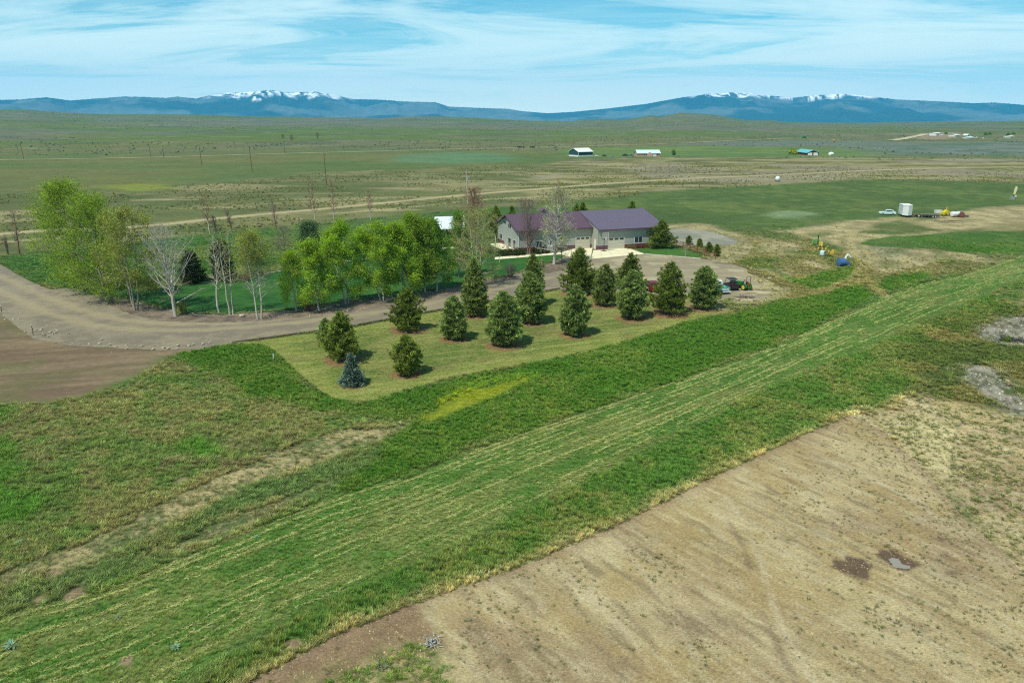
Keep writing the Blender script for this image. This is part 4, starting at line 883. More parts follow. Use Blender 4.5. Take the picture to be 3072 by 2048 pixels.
plant_tree(1432, 856, 1432, 640, 158, 'wide spreading pale-branched tree just breaking into olive leaf', 'pale', 'olive', 416, 'willow_tree', 'trees round the house', habit='oval', cb=.10, trunks=3, nprim=52, nsec=7, ntw=4, leaves=4830, lsize=.19, clump=.25, twr=.02)
plant_tree(1424, 722, 1424, 574, 72, 'reddish-brown leafless vase-shaped tree behind the pavilion', 'red', None, 417, 'maple_tree', 'trees round the house', habit='up', cb=.12, nprim=40, nsec=7, ntw=4, leaves=0, twr=.022)
plant_tree(1588, 764, 1576, 606, 96, 'leafless mauve vase-shaped tree in front of the house wall', 'mauve', None, 418, 'maple_tree', 'trees round the house', habit='up', cb=.10, trunks=3, nprim=54, nsec=6, ntw=3, leaves=0, twr=.017)
plant_tree(1662, 793, 1678, 576, 116, 'white-barked tree with yellow-green buds in front of the garage', 'white', 'yellow', 419, 'birch_tree', 'trees round the house', habit='oval', cb=.16, trunks=1, nprim=60, nsec=8, ntw=5, leaves=1500, lsize=.2, leaf_from=.30, clump=.3, trunk_r=.3, twr=.022)
plant_tree(1684, 787, 1690, 716, 40, 'small sapling with yellow-green leaves behind the white-barked tree', 'grey', 'yellow', 420, 'birch_tree', 'trees round the house', cb=.3, nprim=16, nsec=4, ntw=3, leaves=420, lsize=.18)
plant_tree(930, 792, 925, 676, 74, 'round grey-green tree on the back lawn behind the leafy row', 'grey', 'blue', 421, 'locust_tree', 'trees on the back lawn', habit='oval', cb=.14, nprim=34, nsec=6, ntw=3, leaves=5460, lsize=.26, clump=.4)
plant_tree(856, 775, 846, 688, 66, 'small leafless grey tree on the back lawn', 'mauve', None, 422, 'maple_tree', 'trees on the back lawn', habit='oval', cb=.2, nprim=30, nsec=6, ntw=3, leaves=0, twr=.018)
plant_tree(742, 800, 738, 702, 70, 'thin olive tree on the back lawn behind the two-stemmed birch', 'grey', 'olive', 423, 'locust_tree', 'trees on the back lawn', habit='oval', cb=.2, nprim=30, nsec=6, ntw=3, leaves=1000, lsize=.22, clump=.4)
for i, (bx, by, tx, ty, w, lb, bk) in enumerate((
    (60, 762, 40, 632, 40, 'thin leafless poplar at the far left edge of the back boundary row', 'red'), (631, 703, 607, 582, 34, 'tall leafless poplar above the bare white tree in the back row', 'pale'),
    (697, 697, 679, 630, 24, 'short reddish poplar just right of the tall one above the bare white tree', 'red'), (829, 686, 814, 596, 26, 'thin leafless poplar standing alone in the middle of the back row', 'red'),
    (947, 677, 927, 540, 42, 'tallest pale leafless poplar in the back row, left one of the close pair', 'pale'), (1003, 670, 988, 540, 28, 'pale leafless poplar in the back row, right one of the close pair', 'pale'),
    (1113, 660, 1103, 574, 24, 'thin leafless poplar at the right end of the back row', 'pale'), (1676, 640, 1673, 540, 26, 'thin white leafless poplar top standing behind the roof', 'pale'),
    (648, 700, 640, 650, 22, 'small leafless sapling beside the tall poplar in the back row', 'mauve'))):
    plant_tree(bx, by, tx, ty, w, lb, bk, None, 430 + i, 'poplar_tree', 'leafless poplars of the back boundary row', habit='bare', cb=.25, nprim=26, nsec=5, ntw=3, leaves=0, twr=.016, twb='red' if bk == 'pale' else 'mauve', trunk_r=.17)
plant_tree(2056, 768, 2054, 742, 14, 'slender bare sapling with white trunk before the rail fence', 'pale', None, 441, 'young_tree', None, habit='bare', cb=.4, nprim=10, nsec=3, ntw=2, leaves=0, twr=.012, trunk_r=.06)
plant_tree(1498, 787, 1498, 766, 5, 'thin bare staked sapling on the lawn left of the house path', 'pale', None, 442, 'young_tree', None, habit='bare', cb=.6, nprim=6, nsec=2, ntw=1, leaves=0, twr=.012, trunk_r=.07)
for i, (bx, by, ty, w) in enumerate(((848, 418, 405, 12), (875, 424, 407, 16), (952, 418, 400, 14))):
    plant_tree(bx, by, bx, ty, w, ('leftmost', 'middle', 'rightmost')[i] + ' of three lone bare trees far out on the plain', 'brown', None, 445 + i, 'bare_tree', 'lone trees on the plain', habit='oval', cb=.2, nprim=26, nsec=5, ntw=2, leaves=0, twr=.06, trunk_r=.3)
plant_tree(2021, 466, 2021, 454, 8, 'small conical tree right of the brick house', 'brown', 'mid', 449, 'far_tree', None, habit='oval', cb=.1, nprim=24, nsec=4, ntw=2, leaves=500, lsize=.7, clump=.4)
plant_tree(2378, 464, 2378, 452, 26, 'yellow-green bush-like tree left of the red barn', 'brown', 'yellow', 450, 'far_tree', None, habit='oval', cb=.05, nprim=24, nsec=4, ntw=2, leaves=700, lsize=.9, clump=.6)

# ---------------------------------------------------------------- shrubs
def shrub(bx, by, ty, w, label, leaf, seed, depth=None, leaves=900, lsize=.16, bark='brown', stems=26, group=None, name='shrub', cat='shrub', fill=1.0, loc=None):
    r = np.random.default_rng(seed); g = loc or G(bx, by); h = HT(g, ty); ww = w / PXM(g) / 2; dd = (depth or ww * 2) / 2
    o = thing(name, label, cat, g, 0, group)
    a = r.uniform(0, 6.283, stems); q = np.sqrt(r.uniform(0, 1, stems)); tip = np.column_stack([np.cos(a) * q * ww * .9, np.sin(a) * q * dd * .9, h * (1 - .45 * q * q) * r.uniform(.75, 1.05, stems)])
    b0 = tip * [.25, .25, 0]; md = (b0 + tip) / 2 + r.normal(size=tip.shape) * .05; tws = []; 
    P0 = np.vstack([b0, md]); P1 = np.vstack([md, tip]); R0 = np.r_[np.full(stems, .02), np.full(stems, .014)]; R1 = np.r_[np.full(stems, .014), np.full(stems, .006)]
    tw0 = md[r.integers(0, stems, stems * 4)] ; k = r.integers(0, stems, stems * 4); tw0 = md[k] + (tip[k] - md[k]) * r.uniform(0, 1, (stems * 4, 1)); tw1 = tw0 + nrm((tip - md)[k] + r.normal(size=tw0.shape) * .5) * r.uniform(.1, .3, (stems * 4, 1)) * h
    V, F = seg_mesh(np.vstack([P0, tw0]), np.vstack([P1, tw1]), np.r_[R0, np.full(stems * 4, .010)], np.r_[R1, np.full(stems * 4, .005)], 3)
    link('stems', mesh_np('stems', V, F, [BK[bark]]), o)
    if leaf:
        d = nrm(r.normal(size=(leaves, 3))); d[:, 2] = np.abs(d[:, 2]); rad = r.uniform(.35, 1.0, (leaves, 1)) ** .5 * fill * (1 + .12 * np.sin(5 * d[:, :1] + seed) + .1 * np.sin(7 * d[:, 1:2]))
        c = d * rad * [ww, dd, h * .95] + r.normal(size=(leaves, 3)) * .05; c[:, 2] = np.maximum(c[:, 2], .05)
        aa = nrm(r.normal(size=(leaves, 3))); bb = nrm(np.cross(aa, r.normal(size=(leaves, 3)))); sz = lsize * r.uniform(.6, 1.3, (leaves, 1))
        V = np.stack([c - aa * sz * .5, c + bb * sz * .35, c + aa * sz * .5, c - bb * sz * .35], 1).reshape(-1, 3)
        link('crown', mesh_np('crown', V, np.arange(leaves * 4).reshape(-1, 4), [LEAF[leaf] if leaf in LEAF else NEEDLE[leaf]], np.repeat(r.uniform(.6, 1.35, leaves), 4)[:, None] * np.ones(3)), o)
    return o
LEAF['rust'] = plant_mat('leaves_rust', None, A(140, 92, 52), .4, .2); LEAF['gold'] = plant_mat('leaves_gold', None, A(150, 132, 48), .4, .2); LEAF['crimson'] = plant_mat('leaves_crimson', None, A(128, 66, 54), .4, .2); LEAF['straw'] = plant_mat('dry_grass_blades', None, A(196, 184, 140), .3, .2)
GH = 'clipped shrubs along the house front'
for i, (bx, by, ty, w) in enumerate(((1503, 766, 747, 30), (1522, 766, 745, 32), (1542, 766, 744, 34), (1563, 764, 743, 32), (1614, 761, 740, 32), (1634, 759, 741, 28))):
    shrub(bx, by, ty, w, ('dark clipped yew at the left end of the hedge before the porch', 'dark clipped yew second from the left end of the porch hedge', 'dark clipped yew in front of the porch bench', 'dark clipped yew touching the left side of the mauve vase tree', 'dark clipped yew below the front window', 'dark clipped yew beside the front door walk')[i], 'o', 500 + i, depth=2.2, leaves=1500, lsize=.2, group=GH, name='yew_shrub')
shrub(1596, 757, 741, 22, 'rust-coloured shrub behind the mauve vase tree', 'rust', 510, leaves=300, name='shrub')
shrub(1531, 833, 786, 42, 'grey leafless shrub at the drive edge of the lawn', None, 531, stems=70, bark='mauve', name='bare_shrub')
shrub(925, 932, 900, 42, 'red-brown leafless shrub between the birch trunks', 'rust', 532, stems=60, leaves=160, bark='red', name='bare_shrub')
shrub(548, 942, 903, 32, 'yellow-green willow bush at the foot of the bare white tree', 'olive', 533, leaves=700, name='willow_shrub')
shrub(1625, 800, 778, 13, 'clump of pale dry ornamental grass at the lawn edge', 'straw', 534, leaves=260, lsize=.3, name='ornamental_grass', cat='ornamental grass')
for i, (bx, by, ty, w, lf, nm) in enumerate(((735, 842, 818, 46, 'rust', 'low brown shrub in the back bed left of the white kerb end'), (775, 826, 808, 40, 'o', 'low dark shrub in the back bed behind the white kerb end'), (690, 846, 826, 44, 'o', 'low dark shrub in the back bed behind the slim birches'), (1340, 742, 722, 26, 'o', 'dark shrub before the pavilion'), (1470, 762, 738, 34, 'o', 'dark shrub beside the porch corner'), (1445, 752, 734, 30, 'rust', 'brownish shrub between pavilion and porch'), (1790, 655, 620, 60, 'rust', 'wide leafless brownish thicket behind the roof joint'), (1495, 720, 690, 22, 'o', 'dark shrub against the back corner of the house'))):
    shrub(bx, by, ty, w, nm, lf, 540 + i, leaves=420, lsize=.18)
for i, (bx, by, ty, w) in enumerate(((170, 762, 742, 14), (25, 766, 700, 10))):
    shrub(bx, by, ty, w, ('small leafless bush on the left back boundary', 'taller leafless bush at the left picture edge on the back boundary')[i], None, 560 + i, stems=40, bark='mauve', name='bare_shrub')
# ================================================================ HOUSE AND YARD
M_WALL = mat('siding_grey', A(170, 174, 162), .55, .05, 2); M_WAIN = mat('siding_plum', A(112, 74, 80), .5, .08, 2); M_TRIM = mat('white_trim', A(226, 226, 214), .5, .04, 2)
M_ROOF1 = mat('roof_plum', A(98, 74, 88), .45, .05, .6); M_ROOF2 = mat('roof_slate_violet', A(106, 95, 112), .45, .05, .6); M_FASC = mat('roof_edge_plum', A(104, 70, 92), .5, .05)
M_GDOOR = mat('garage_door_almond', A(206, 202, 182), .5, .04); M_CONC = mat('concrete_pale', A(236, 228, 190), .85, .08, .8, .2, 12); M_BLK = mat('black_metal', (.02, .02, .022), .45, .2)
M_DARK = mat('dark_void', (.03, .03, .03), .8, .1); M_GALV = mat('galvanised', A(190, 192, 188), .4, .1, metal=.6); M_WOODB = mat('brown_fence_wood', A(122, 80, 58), .85, .2, 6, .3, 25); M_WOODG = mat('weathered_wood', A(126, 112, 92), .9, .25, 6, .3, 25)
m, t, b = new_mat('window_glass'); b.inputs['Base Color'].default_value = (.025, .035, .04, 1); b.inputs['Roughness'].default_value = .08; b.inputs['Specular IOR Level'].default_value = .6; M_GLASS = m
M_RUB = mat('rubber', (.018, .018, .018), .85, .2)
HANG = R_(19); HO = G(1556, 757); ux, uy = math.cos(HANG), math.sin(HANG); wx, wy = -uy, ux
def HP(x, y, z=0): return Vector((HO.x + ux * x + wx * y, HO.y + uy * x + wy * y, z))
def FX(px, y=0.0, z=1.0):
    q = (px - 1536) / FPX; return (q * ((HO.y + wy * y) * c_ - (z - CH) * s_) - HO.x - wx * y) / (ux - q * uy * c_)
def FY(px, x=0.0, z=1.0):
    q = (px - 1536) / FPX; return (q * ((HO.y + uy * x) * c_ - (z - CH) * s_) - HO.x - ux * x) / (wx - q * wy * c_)
LH = FX(1775, 0, 1.0); LS = FX(1997, -3.6, 4.4) - .4; DH = 14.4; RY, RZ = 7.2, 7.05; HE, HS = 4.7, 4.45; PS = -3.0
house = thing('house', 'long grey metal-sided house with attached shop under plum and violet metal roofs', 'house', HO, HANG)
b = MB(); b.prism([(0, 0), (DH, 0), (DH, HE), (RY, RZ - .12), (0, HE)], 'x', 0, LH); b.build('wall', M_WALL, house)
b = MB(); b.prism([(PS, 0), (DH, 0), (DH, HE), (RY, RZ - .08), (PS, HS)], 'x', LH + .02, LS); b.build('wall', M_WALL, house)
def slope_slab(y0, z0, y1, z1, x0, x1, th=.14):
    bb = MB(); bb.prism([(y0, z0), (y1, z1), (y1, z1 + th), (y0, z0 + th)], 'x', x0, x1); return bb
sl1 = (RZ - HE) / RY; sl2 = (RZ - HS) / (RY - PS); OV = .65
def roof(name_m, x0, x1, yf, slf, yb, slb, lift):
    r_ = slope_slab(yf - OV, RZ - (RY - yf + OV) * slf + lift, RY, RZ + lift, x0, x1).build('roof', name_m, house)
    slope_slab(RY + .002, RZ + lift, yb + OV, RZ - (yb + OV - RY) * slb + lift, x0, x1).build('roof', name_m, house)
    f = MB(); f.box(x0, x1, yf - OV - .035, yf - OV - .003, RZ - (RY - yf + OV) * slf + lift - .10, RZ - (RY - yf + OV) * slf + lift + .15)
    f.build('fascia', M_FASC, house)
    c = MB(); c.prism([(RY - .22, RZ + lift + .145 - .22 * slf), (RY, RZ + lift + .17), (RY + .22, RZ + lift + .145 - .22 * slb), (RY, RZ + lift + .19)], 'x', x0 + .02, x1 - .02); c.build('ridge_cap', name_m, house)
roof(M_ROOF1, -OV, LH - .02, 0, sl1, DH, sl1, 0.0); roof(M_ROOF2, LH - .35 + .34, LS + OV, PS, sl2, DH, sl1, .03)
# standing ribs of the metal roofs, one part per slope
for nm, x0, x1, yf, sl_, m_, lf in (('roof_ribs', -.4, LH - .2, 0, sl1, M_ROOF1, 0), ('roof_ribs', LH + .2, LS + .4, PS, sl2, M_ROOF2, .03)):
    b = MB(); x = x0
    while x < x1:
        y0 = yf - OV; b.prism([(y0, RZ - (RY - y0) * sl_ + lf + .142), (RY - .25, RZ - .25 * sl_ + lf + .142), (RY - .25, RZ - .25 * sl_ + lf + .165), (y0, RZ - (RY - y0) * sl_ + lf + .165)], 'x', x, x + .05); x += .9
    tag(b.build(nm, m_, house), kind='stuff')
# rake trim on the left gable and the shop's left gable
for xx, yf, sl_, lf, m_ in ((-OV - .03, 0, sl1, 0, M_FASC), (LH - .05, PS, sl2, .03, M_ROOF2), (LS + OV + .005, PS, sl2, .03, M_FASC)):
    b = MB(); y0 = yf - OV; b.prism([(y0, RZ - (RY - y0) * sl_ + lf - .08), (RY, RZ + lf - .08), (RY, RZ + lf + .17), (y0, RZ - (RY - y0) * sl_ + lf + .17)], 'x', xx, xx + .028)
    if yf == 0: b.prism([(RY, RZ - .08), (DH + OV, RZ - (DH + OV - RY) * sl1 - .08), (DH + OV, RZ - (DH + OV - RY) * sl1 + .17), (RY, RZ + .17)], 'x', xx, xx + .028)
    b.build('rake_trim', m_, house)
# plum wainscot, butted between the openings
G1 = (FX(1727, 0), FX(1768, 0)); G2 = (FX(1825, PS), FX(1872, PS)); WH = .95
def wain(x0, x1, y): MB().box(x0, x1, y - .03, y - .002, 0, WH).build('wainscot', M_WAIN, house); MB().box(x0, x1, y - .045, y - .031, WH, WH + .07).build('wainscot_cap', M_TRIM, house)
DOORX = (FX(1646, 0), FX(1657, 0))
for a, c, y in ((0, DOORX[0] - .1, 0), (DOORX[1] + .1, G1[0] - .12, 0), (G1[1] + .12, LH - .05, 0), (LH, G2[0] - .12, PS), (G2[1] + .12, LS, PS)): wain(a, c, y)
MB().box(LH - .012, LH + .018, PS - .03, PS + .75, 0, WH).build('wainscot', M_WAIN, house); MB().box(-.03, -.002, FY(1513), DH, 0, WH).build('wainscot', M_WAIN, house); MB().box(-.03, -.002, 0, FY(1549), 0, WH).build('wainscot', M_WAIN, house)
for xx, yy, h_ in ((LH - .02, PS - .02, HS - .3), (-.02, -.02, HE - .3), (LS - .08, PS - .02, HS - .3)): MB().box(xx - .04, xx + .1, yy - .04, yy + .1, WH + .1, h_).build('corner_trim', M_TRIM if xx < 1 else M_WALL, house)
def win_front(x0, x1, y, z0, z1, n=2, name='window'):
    f = MB(); d = .055
    for a, b_, c, e in ((x0 - .08, x1 + .08, z0 - .1, z0), (x0 - .08, x1 + .08, z1, z1 + .08), (x0 - .08, x0, z0, z1), (x1, x1 + .08, z0, z1)): f.box(a, b_, y - d, y - .003, c, e)
    for k in range(1, n): xm = x0 + (x1 - x0) * k / n; f.box(xm - .035, xm + .035, y - d + .006, y - .003, z0, z1)
    o = f.build(name, M_TRIM, house); w = (x1 - x0) / n
    for k in range(n): MB().box(x0 + w * k + (.036 if k else 0), x0 + w * (k + 1) - (.036 if k < n - 1 else 0), y - .02, y - .004, z0, z1).build('pane', M_GLASS, o)
def win_left(y0, y1, z0, z1, n=1, name='window'):
    f = MB(); d = .055
    for a, b_, c, e in ((y0 - .08, y1 + .08, z0 - .1, z0), (y0 - .08, y1 + .08, z1, z1 + .08), (y0 - .08, y0, z0, z1), (y1, y1 + .08, z0, z1)): f.box(-d, -.003, a, b_, c, e)
    for k in range(1, n): ym = y0 + (y1 - y0) * k / n; f.box(-d + .006, -.003, ym - .035, ym + .035, z0, z1)
    o = f.build(name, M_TRIM, house); w = (y1 - y0) / n
    for k in range(n): MB().box(-.02, -.004, y0 + w * k + (.036 if k else 0), y0 + w * (k + 1) - (.036 if k < n - 1 else 0), z0, z1).build('pane', M_GLASS, o)
win_front(FX(1609.5, 0, 1.6), FX(1625, 0, 1.6), 0, 1.05, 2.15, 2); win_front(FX(1904, PS, 1.6), FX(1926, PS, 1.6), PS, 1.15, 2.45, 2); win_front(FX(1580, 0, 1.6), FX(1590, 0, 1.6), 0, 1.05, 2.15, 2)
win_left(FY(1507), FY(1499), 1.1, 2.25, 2); win_left(FY(1533), FY(1525), .25, 2.2, 1, 'patio_door'); win_left(FY(1547), FY(1540), .25, 2.2, 1, 'patio_door')
win_left(FY(1534, 0, 4.6), FY(1525, 0, 4.6), 4.3, 5.3, 2, 'gable_window'); MB().box(-.05, -.003, FY(1518, 0, 5), FY(1513, 0, 5), 5.0, 5.35).build('gable_vent', M_BLK, house)
d = MB().box(DOORX[0], DOORX[1], -.05, -.003, .02, 2.1).build('front_door', M_TRIM, house); MB().box(DOORX[0] + .25, DOORX[1] - .25, -.062, -.051, 1.0, 1.9).build('pane', M_GLASS, d); MB().box(DOORX[0] + .08, DOORX[0] + .13, -.11, -.051, .98, 1.06).build('handle', M_GALV, d)
d = MB().box(LH - .045, LH + .017, PS + .8, PS + 1.75, .02, 2.15).build('side_door', M_TRIM, house); MB().box(LH - .1, LH - .046, PS + .88, PS + .94, .98, 1.06).build('handle', M_GALV, d)
def garage_door(x0, x1, y, h, nwin):
    f = MB()
    for a, b_, c, e in ((x0 - .11, x0, 0, h), (x1, x1 + .11, 0, h), (x0 - .11, x1 + .11, h, h + .12)): f.box(a, b_, y - .06, y - .003, c, e)
    o = f.build('garage_door', M_GDOOR, house)
    for k in range(4):
        z0 = .02 + h * k / 4; z1 = h * (k + 1) / 4 - .015; MB().box(x0 + .005, x1 - .005, y - .04, y - .004, z0, z1).build('panel', M_GDOOR, o)
    z0 = h * 3 / 4 + .12; w = (x1 - x0) / nwin
    for k in range(nwin): MB().box(x0 + w * k + .16, x0 + w * (k + 1) - .16, y - .052, y - .041, z0, z0 + .36).build('pane', M_GLASS, o)
garage_door(*G1, 0, 2.6, 3); garage_door(*G2, PS, 2.55, 3)
cx = FX(1632, RY, RZ)
cup = MB().box(cx - .75, cx + .75, RY - .75, RY + .75, RZ - .2, RZ + .55).build('cupola', M_WALL, house); MB().prism([(cx - .95, RZ + .55), (cx + .95, RZ + .55), (cx + .35, RZ + 1.15), (cx - .35, RZ + 1.15)], 'y', RY - .95, RY + .95).build('cupola_roof', M_FASC, cup); MB().tube([(cx, RY, RZ + 1.15), (cx, RY, RZ + 1.9)], .05, 5).build('finial', M_GALV, cup)
# porch on the left gable
PY0, PY1 = FY(1553), FY(1504)
MB().box(-2.6, -.035, PY0, PY1, 0, .18).build('porch_slab', M_CONC, house)
MB().box(-2.5, -2.36, PY1 - 3.2, PY1 - 3.06, .18, 2.5).build('porch_post', M_TRIM, house)
bn = thing('bench', 'grey slatted bench with white frame on the porch at the left gable', 'bench', HP(-1.6, PY0 + 1.2, .18), HANG)
b = MB()
for k in range(4): b.box(-.25 + .12 * k, -.15 + .12 * k, -.8, .8, .44, .47)
b.build('seat', M_GALV, bn); b = MB()
for k in range(3): b.box(-.30, -.27, -.8, .8, .55 + .14 * k, .65 + .14 * k)
b.build('backrest', M_GALV, bn)
for yy in (-.75, .72):
    for xx in (-.27, .2): MB().box(xx, xx + .05, yy, yy + .05, 0, .44 if xx > 0 else .95).build('leg', M_TRIM, bn)
uc = thing('utility_cabinet', 'white utility cabinet in front of the front door beside the hedge end', 'cabinet', HP(FX(1650, -1.6), -1.6), HANG)
MB().box(-.55, .55, -.35, .35, .05, 1.25).build('body', M_TRIM, uc); MB().prism([(-.6, 1.25), (.6, 1.25), (.45, 1.36), (-.45, 1.36)], 'y', -.4, .4).build('lid', M_TRIM, uc); MB().box(-.5, .5, -.3, .3, 0, .05).build('base', M_GALV, uc)
# basketball hoop
hb = G(1812, 753); hoop = thing('basketball_hoop', 'basketball hoop on a black pole with clear white-framed backboard before the shop', 'basketball hoop', hb, HANG)
MB().box(-.5, .5, -.45, .6, 0, .14).build('base', M_BLK, hoop); MB().tube([(0, .1, .1), (0, .1, 3.0), (0, -.45, 3.3)], .065, 6).build('pole', M_BLK, hoop)
f = MB()
for a, b_, c, e in ((-.72, .72, 2.9, 2.97), (-.72, .72, 3.9, 3.97), (-.72, -.65, 2.97, 3.9), (.65, .72, 2.97, 3.9), (-.3, .3, 3.05, 3.1), (-.3, .3, 3.5, 3.55), (-.3, -.25, 3.1, 3.5), (.25, .3, 3.1, 3.5)): f.box(a, b_, -.57, -.53, c, e)
bb = f.build('backboard', M_TRIM, hoop); MB().box(-.65, .65, -.552, -.546, 2.97, 3.9).build('pane', mat('acrylic', A(150, 158, 150), .1, .02), bb)
MB().tube([(.23 * math.cos(a), -.83 + .23 * math.sin(a), 3.05) for a in np.linspace(0, 6.283, 15)], .014, 5, False).build('rim', mat('orange_rim', A(196, 84, 40), .5), hoop)
n = MB()
for k in range(12): a = k * .5236; n.tube([(.22 * math.cos(a), -.83 + .22 * math.sin(a), 3.04), (.13 * math.cos(a + .3), -.83 + .13 * math.sin(a + .3), 2.65)], .018, 3)
tag(n.build('net', M_TRIM, hoop), kind='stuff')

for i, (bx, ty, lf, nm) in enumerate(((1887, 731, 'gold', 'golden shrub nearest the garage door'), (1902, 731, 'gold', 'golden shrub second from the garage door'), (1914, 730, 'crimson', 'crimson shrub under the left half of the shop window'), (1927, 730, 'crimson', 'crimson shrub under the right half of the shop window'), (1941, 730, 'rust', 'rust shrub next to the round dark pine'))):
    shrub(bx, 741.5 - i * .5, ty + 2, 15, nm + ' along the shop wall', lf, 520 + i, leaves=380, lsize=.13, group='shrubs along the shop wall', loc=HP(FX(bx, PS - .75, .3), PS - .75))
# concrete apron and walk, poured in slabs
def slabs(name, quad, nu, nv, th=.05):
    q = [G(*p) for p in quad]; root = bpy.data.objects.new(name, None); COL.objects.link(root); tag(root, kind='structure')
    def P(u_, v_): return (q[0] * (1 - u_) + q[1] * u_) * (1 - v_) + (q[3] * (1 - u_) + q[2] * u_) * v_
    for i in range(nu):
        for j in range(nv):
            g = .012; e = [P((i + a) / nu, (j + b_) / nv) for a, b_ in ((g, g), (1 - g, g), (1 - g, 1 - g), (g, 1 - g))]
            MB().prism([(p.x, p.y) for p in e], 'z', .012, th + random.uniform(-.004, .004)).build('slab', M_CONC, root)
slabs('concrete_apron', ((1712, 778), (1772, 777), (1778, 744), (1716, 747)), 2, 3); slabs('concrete_apron', ((1773.5, 777), (1934, 762.5), (1884, 744), (1779.5, 751.5)), 5, 3, .06); slabs('concrete_walk', ((1484, 779), (1684, 763), (1684, 757), (1484, 772)), 9, 1)
slabs('concrete_walk', ((1684.5, 764), (1711, 771), (1716, 749), (1684.5, 755)), 1, 2)
def kerb(name, pts, w, h, m_, n=1, z0=0.0, label=None, cat=None, part='kerb_stone', pl=3.0):
    p = [G(*q) if len(q) == 2 else q for q in pts]; root = thing(name, label, cat, p[0]); o = p[0]
    for a, c in zip(p[:-1], p[1:]):
        L_ = (c - a).length; k = max(1, round(L_ / pl)); d = (c - a) / L_; nn = Vector((-d.y, d.x, 0)) * w / 2
        for i in range(k):
            s0 = a + d * (L_ * i / k + .01) - o; s1 = a + d * (L_ * (i + 1) / k - .01) - o
            MB().prism([(s0.x - nn.x, s0.y - nn.y), (s1.x - nn.x, s1.y - nn.y), (s1.x + nn.x, s1.y + nn.y), (s0.x + nn.x, s0.y + nn.y)], 'z', z0, h * random.uniform(.92, 1.05)).build(part, m_, root)
    return root
M_KERB = mat('kerb_white', A(208, 204, 184), .8, .1)
kerb('lawn_kerb', [(517, 860), (645, 844), (782, 823), (826, 817), (904, 805), (1000, 790), (1120, 776), (1260, 760)], .32, .16, M_KERB, label='pale kerb between the watered lawn and the back planting bed', cat='kerb')
kerb('lawn_edging', [(401, 905), (480, 924), (572, 940), (662, 945), (819, 935), (880, 928), (1016, 908), (1240, 880), (1371, 860), (1462, 837), (1522, 829), (1570, 815), (1607, 803), (1645, 789)], .10, .12, mat('edging_grey', A(150, 142, 122), .85, .15), label='thin grey edging along the near side of the watered lawn', cat='edging', part='edging_strip')
kerb('yard_kerb', [(1936, 763), (2000, 768), (2050, 772), (2103, 776)], .2, .14, M_KERB, label='pale kerb below the side lawn at the edge of the gravel yard', cat='kerb')
kerb('timber_edging', [(697, 1029), (820, 1013), (960, 993), (1072, 977), (1176, 957), (1320, 931), (1463, 907), (1619, 877), (1680, 867)], .22, .26, M_WOODG, label='row of weathered timbers between gravel drive and mown pine lawn', cat='edging', part='timber', pl=3.2)
# rail fence
fa, fb = G(2008, 734), G(2114, 766); fence = thing('rail_fence', 'brown three-rail wooden fence along the side lawn', 'fence', fa)
dv = fb - fa; nps = 6
for i in range(nps): p = dv * i / (nps - 1); MB().box(p.x - .08, p.x + .08, p.y - .08, p.y + .08, 0, 1.55).build('post', M_WOODB, fence)
for i in range(nps - 1):
    a = dv * i / (nps - 1); c = dv * (i + 1) / (nps - 1); off = Vector((-dv.y, dv.x, 0)).normalized() * .1
    for z in (.42, .88, 1.34): MB().tube([a + off + Vector((0, 0, z)), c + off + Vector((0, 0, z + .01))], .07, 4).build('rail', M_WOODB, fence)
e = dv + Vector((1.4, -3.2, 0)); MB().box(e.x - .08, e.x + .08, e.y - .08, e.y + .08, 0, 1.2).build('post', M_WOODB, fence)
for z in (.42, .88): MB().tube([dv + Vector((0, 0, z)), e + Vector((0, 0, z - .05))], .07, 4).build('rail', M_WOODB, fence)
# pavilion with white metal roof
E0, E1 = G(1323, 689, 2.6), G(1394, 686, 2.6); R0, R1 = G(1299, 652, 4.6), G(1392, 648.5, 4.6)
pv = thing('pavilion', 'open garden pavilion with white metal roof left of the house', 'pavilion', (0, 0, 0))
th = Vector((0, 0, .12)); b = MB(); b.add([E0, E1, R1, R0, E0 + th, E1 + th, R1 + th, R0 + th], [(0, 1, 2, 3), (4, 5, 6, 7), (0, 1, 5, 4), (1, 2, 6, 5), (2, 3, 7, 6), (3, 0, 4, 7)]); b.build('roof', mat('white_metal_roof', A(226, 234, 236), .5, .05), pv)
B0 = R0 * 2 - E0; B1 = R1 * 2 - E1; B0.z = B1.z = 2.6; b = MB(); gap = (B0 - R0) * .003
b.add([R0 + gap, R1 + gap, B1, B0, R0 + th + gap, R1 + th + gap, B1 + th, B0 + th], [(0, 1, 2, 3), (4, 5, 6, 7), (0, 1, 5, 4), (1, 2, 6, 5), (2, 3, 7, 6), (3, 0, 4, 7)]); b.build('roof', _mats['white_metal_roof'], pv)
for p in (E0, E1, B0, B1, (E0 + E1) / 2, (B0 + B1) / 2):
    q = p * .94 + (E0 + E1 + B0 + B1) / 4 * .06; MB().box(q.x - .1, q.x + .1, q.y - .1, q.y + .1, 0, 2.62).build('post', M_WOODB, pv)
cen = (E0 + E1 + B0 + B1) / 4; MB().box(cen.x - 3, cen.x + 3, cen.y + 1.2, cen.y + 1.4, 0, 2.2).build('back_wall', M_WOODG, pv)
# long slab seen between the trees
slabs('patio_slab', ((1318, 750), (1392, 744), (1392, 737), (1318, 743)), 4, 1)

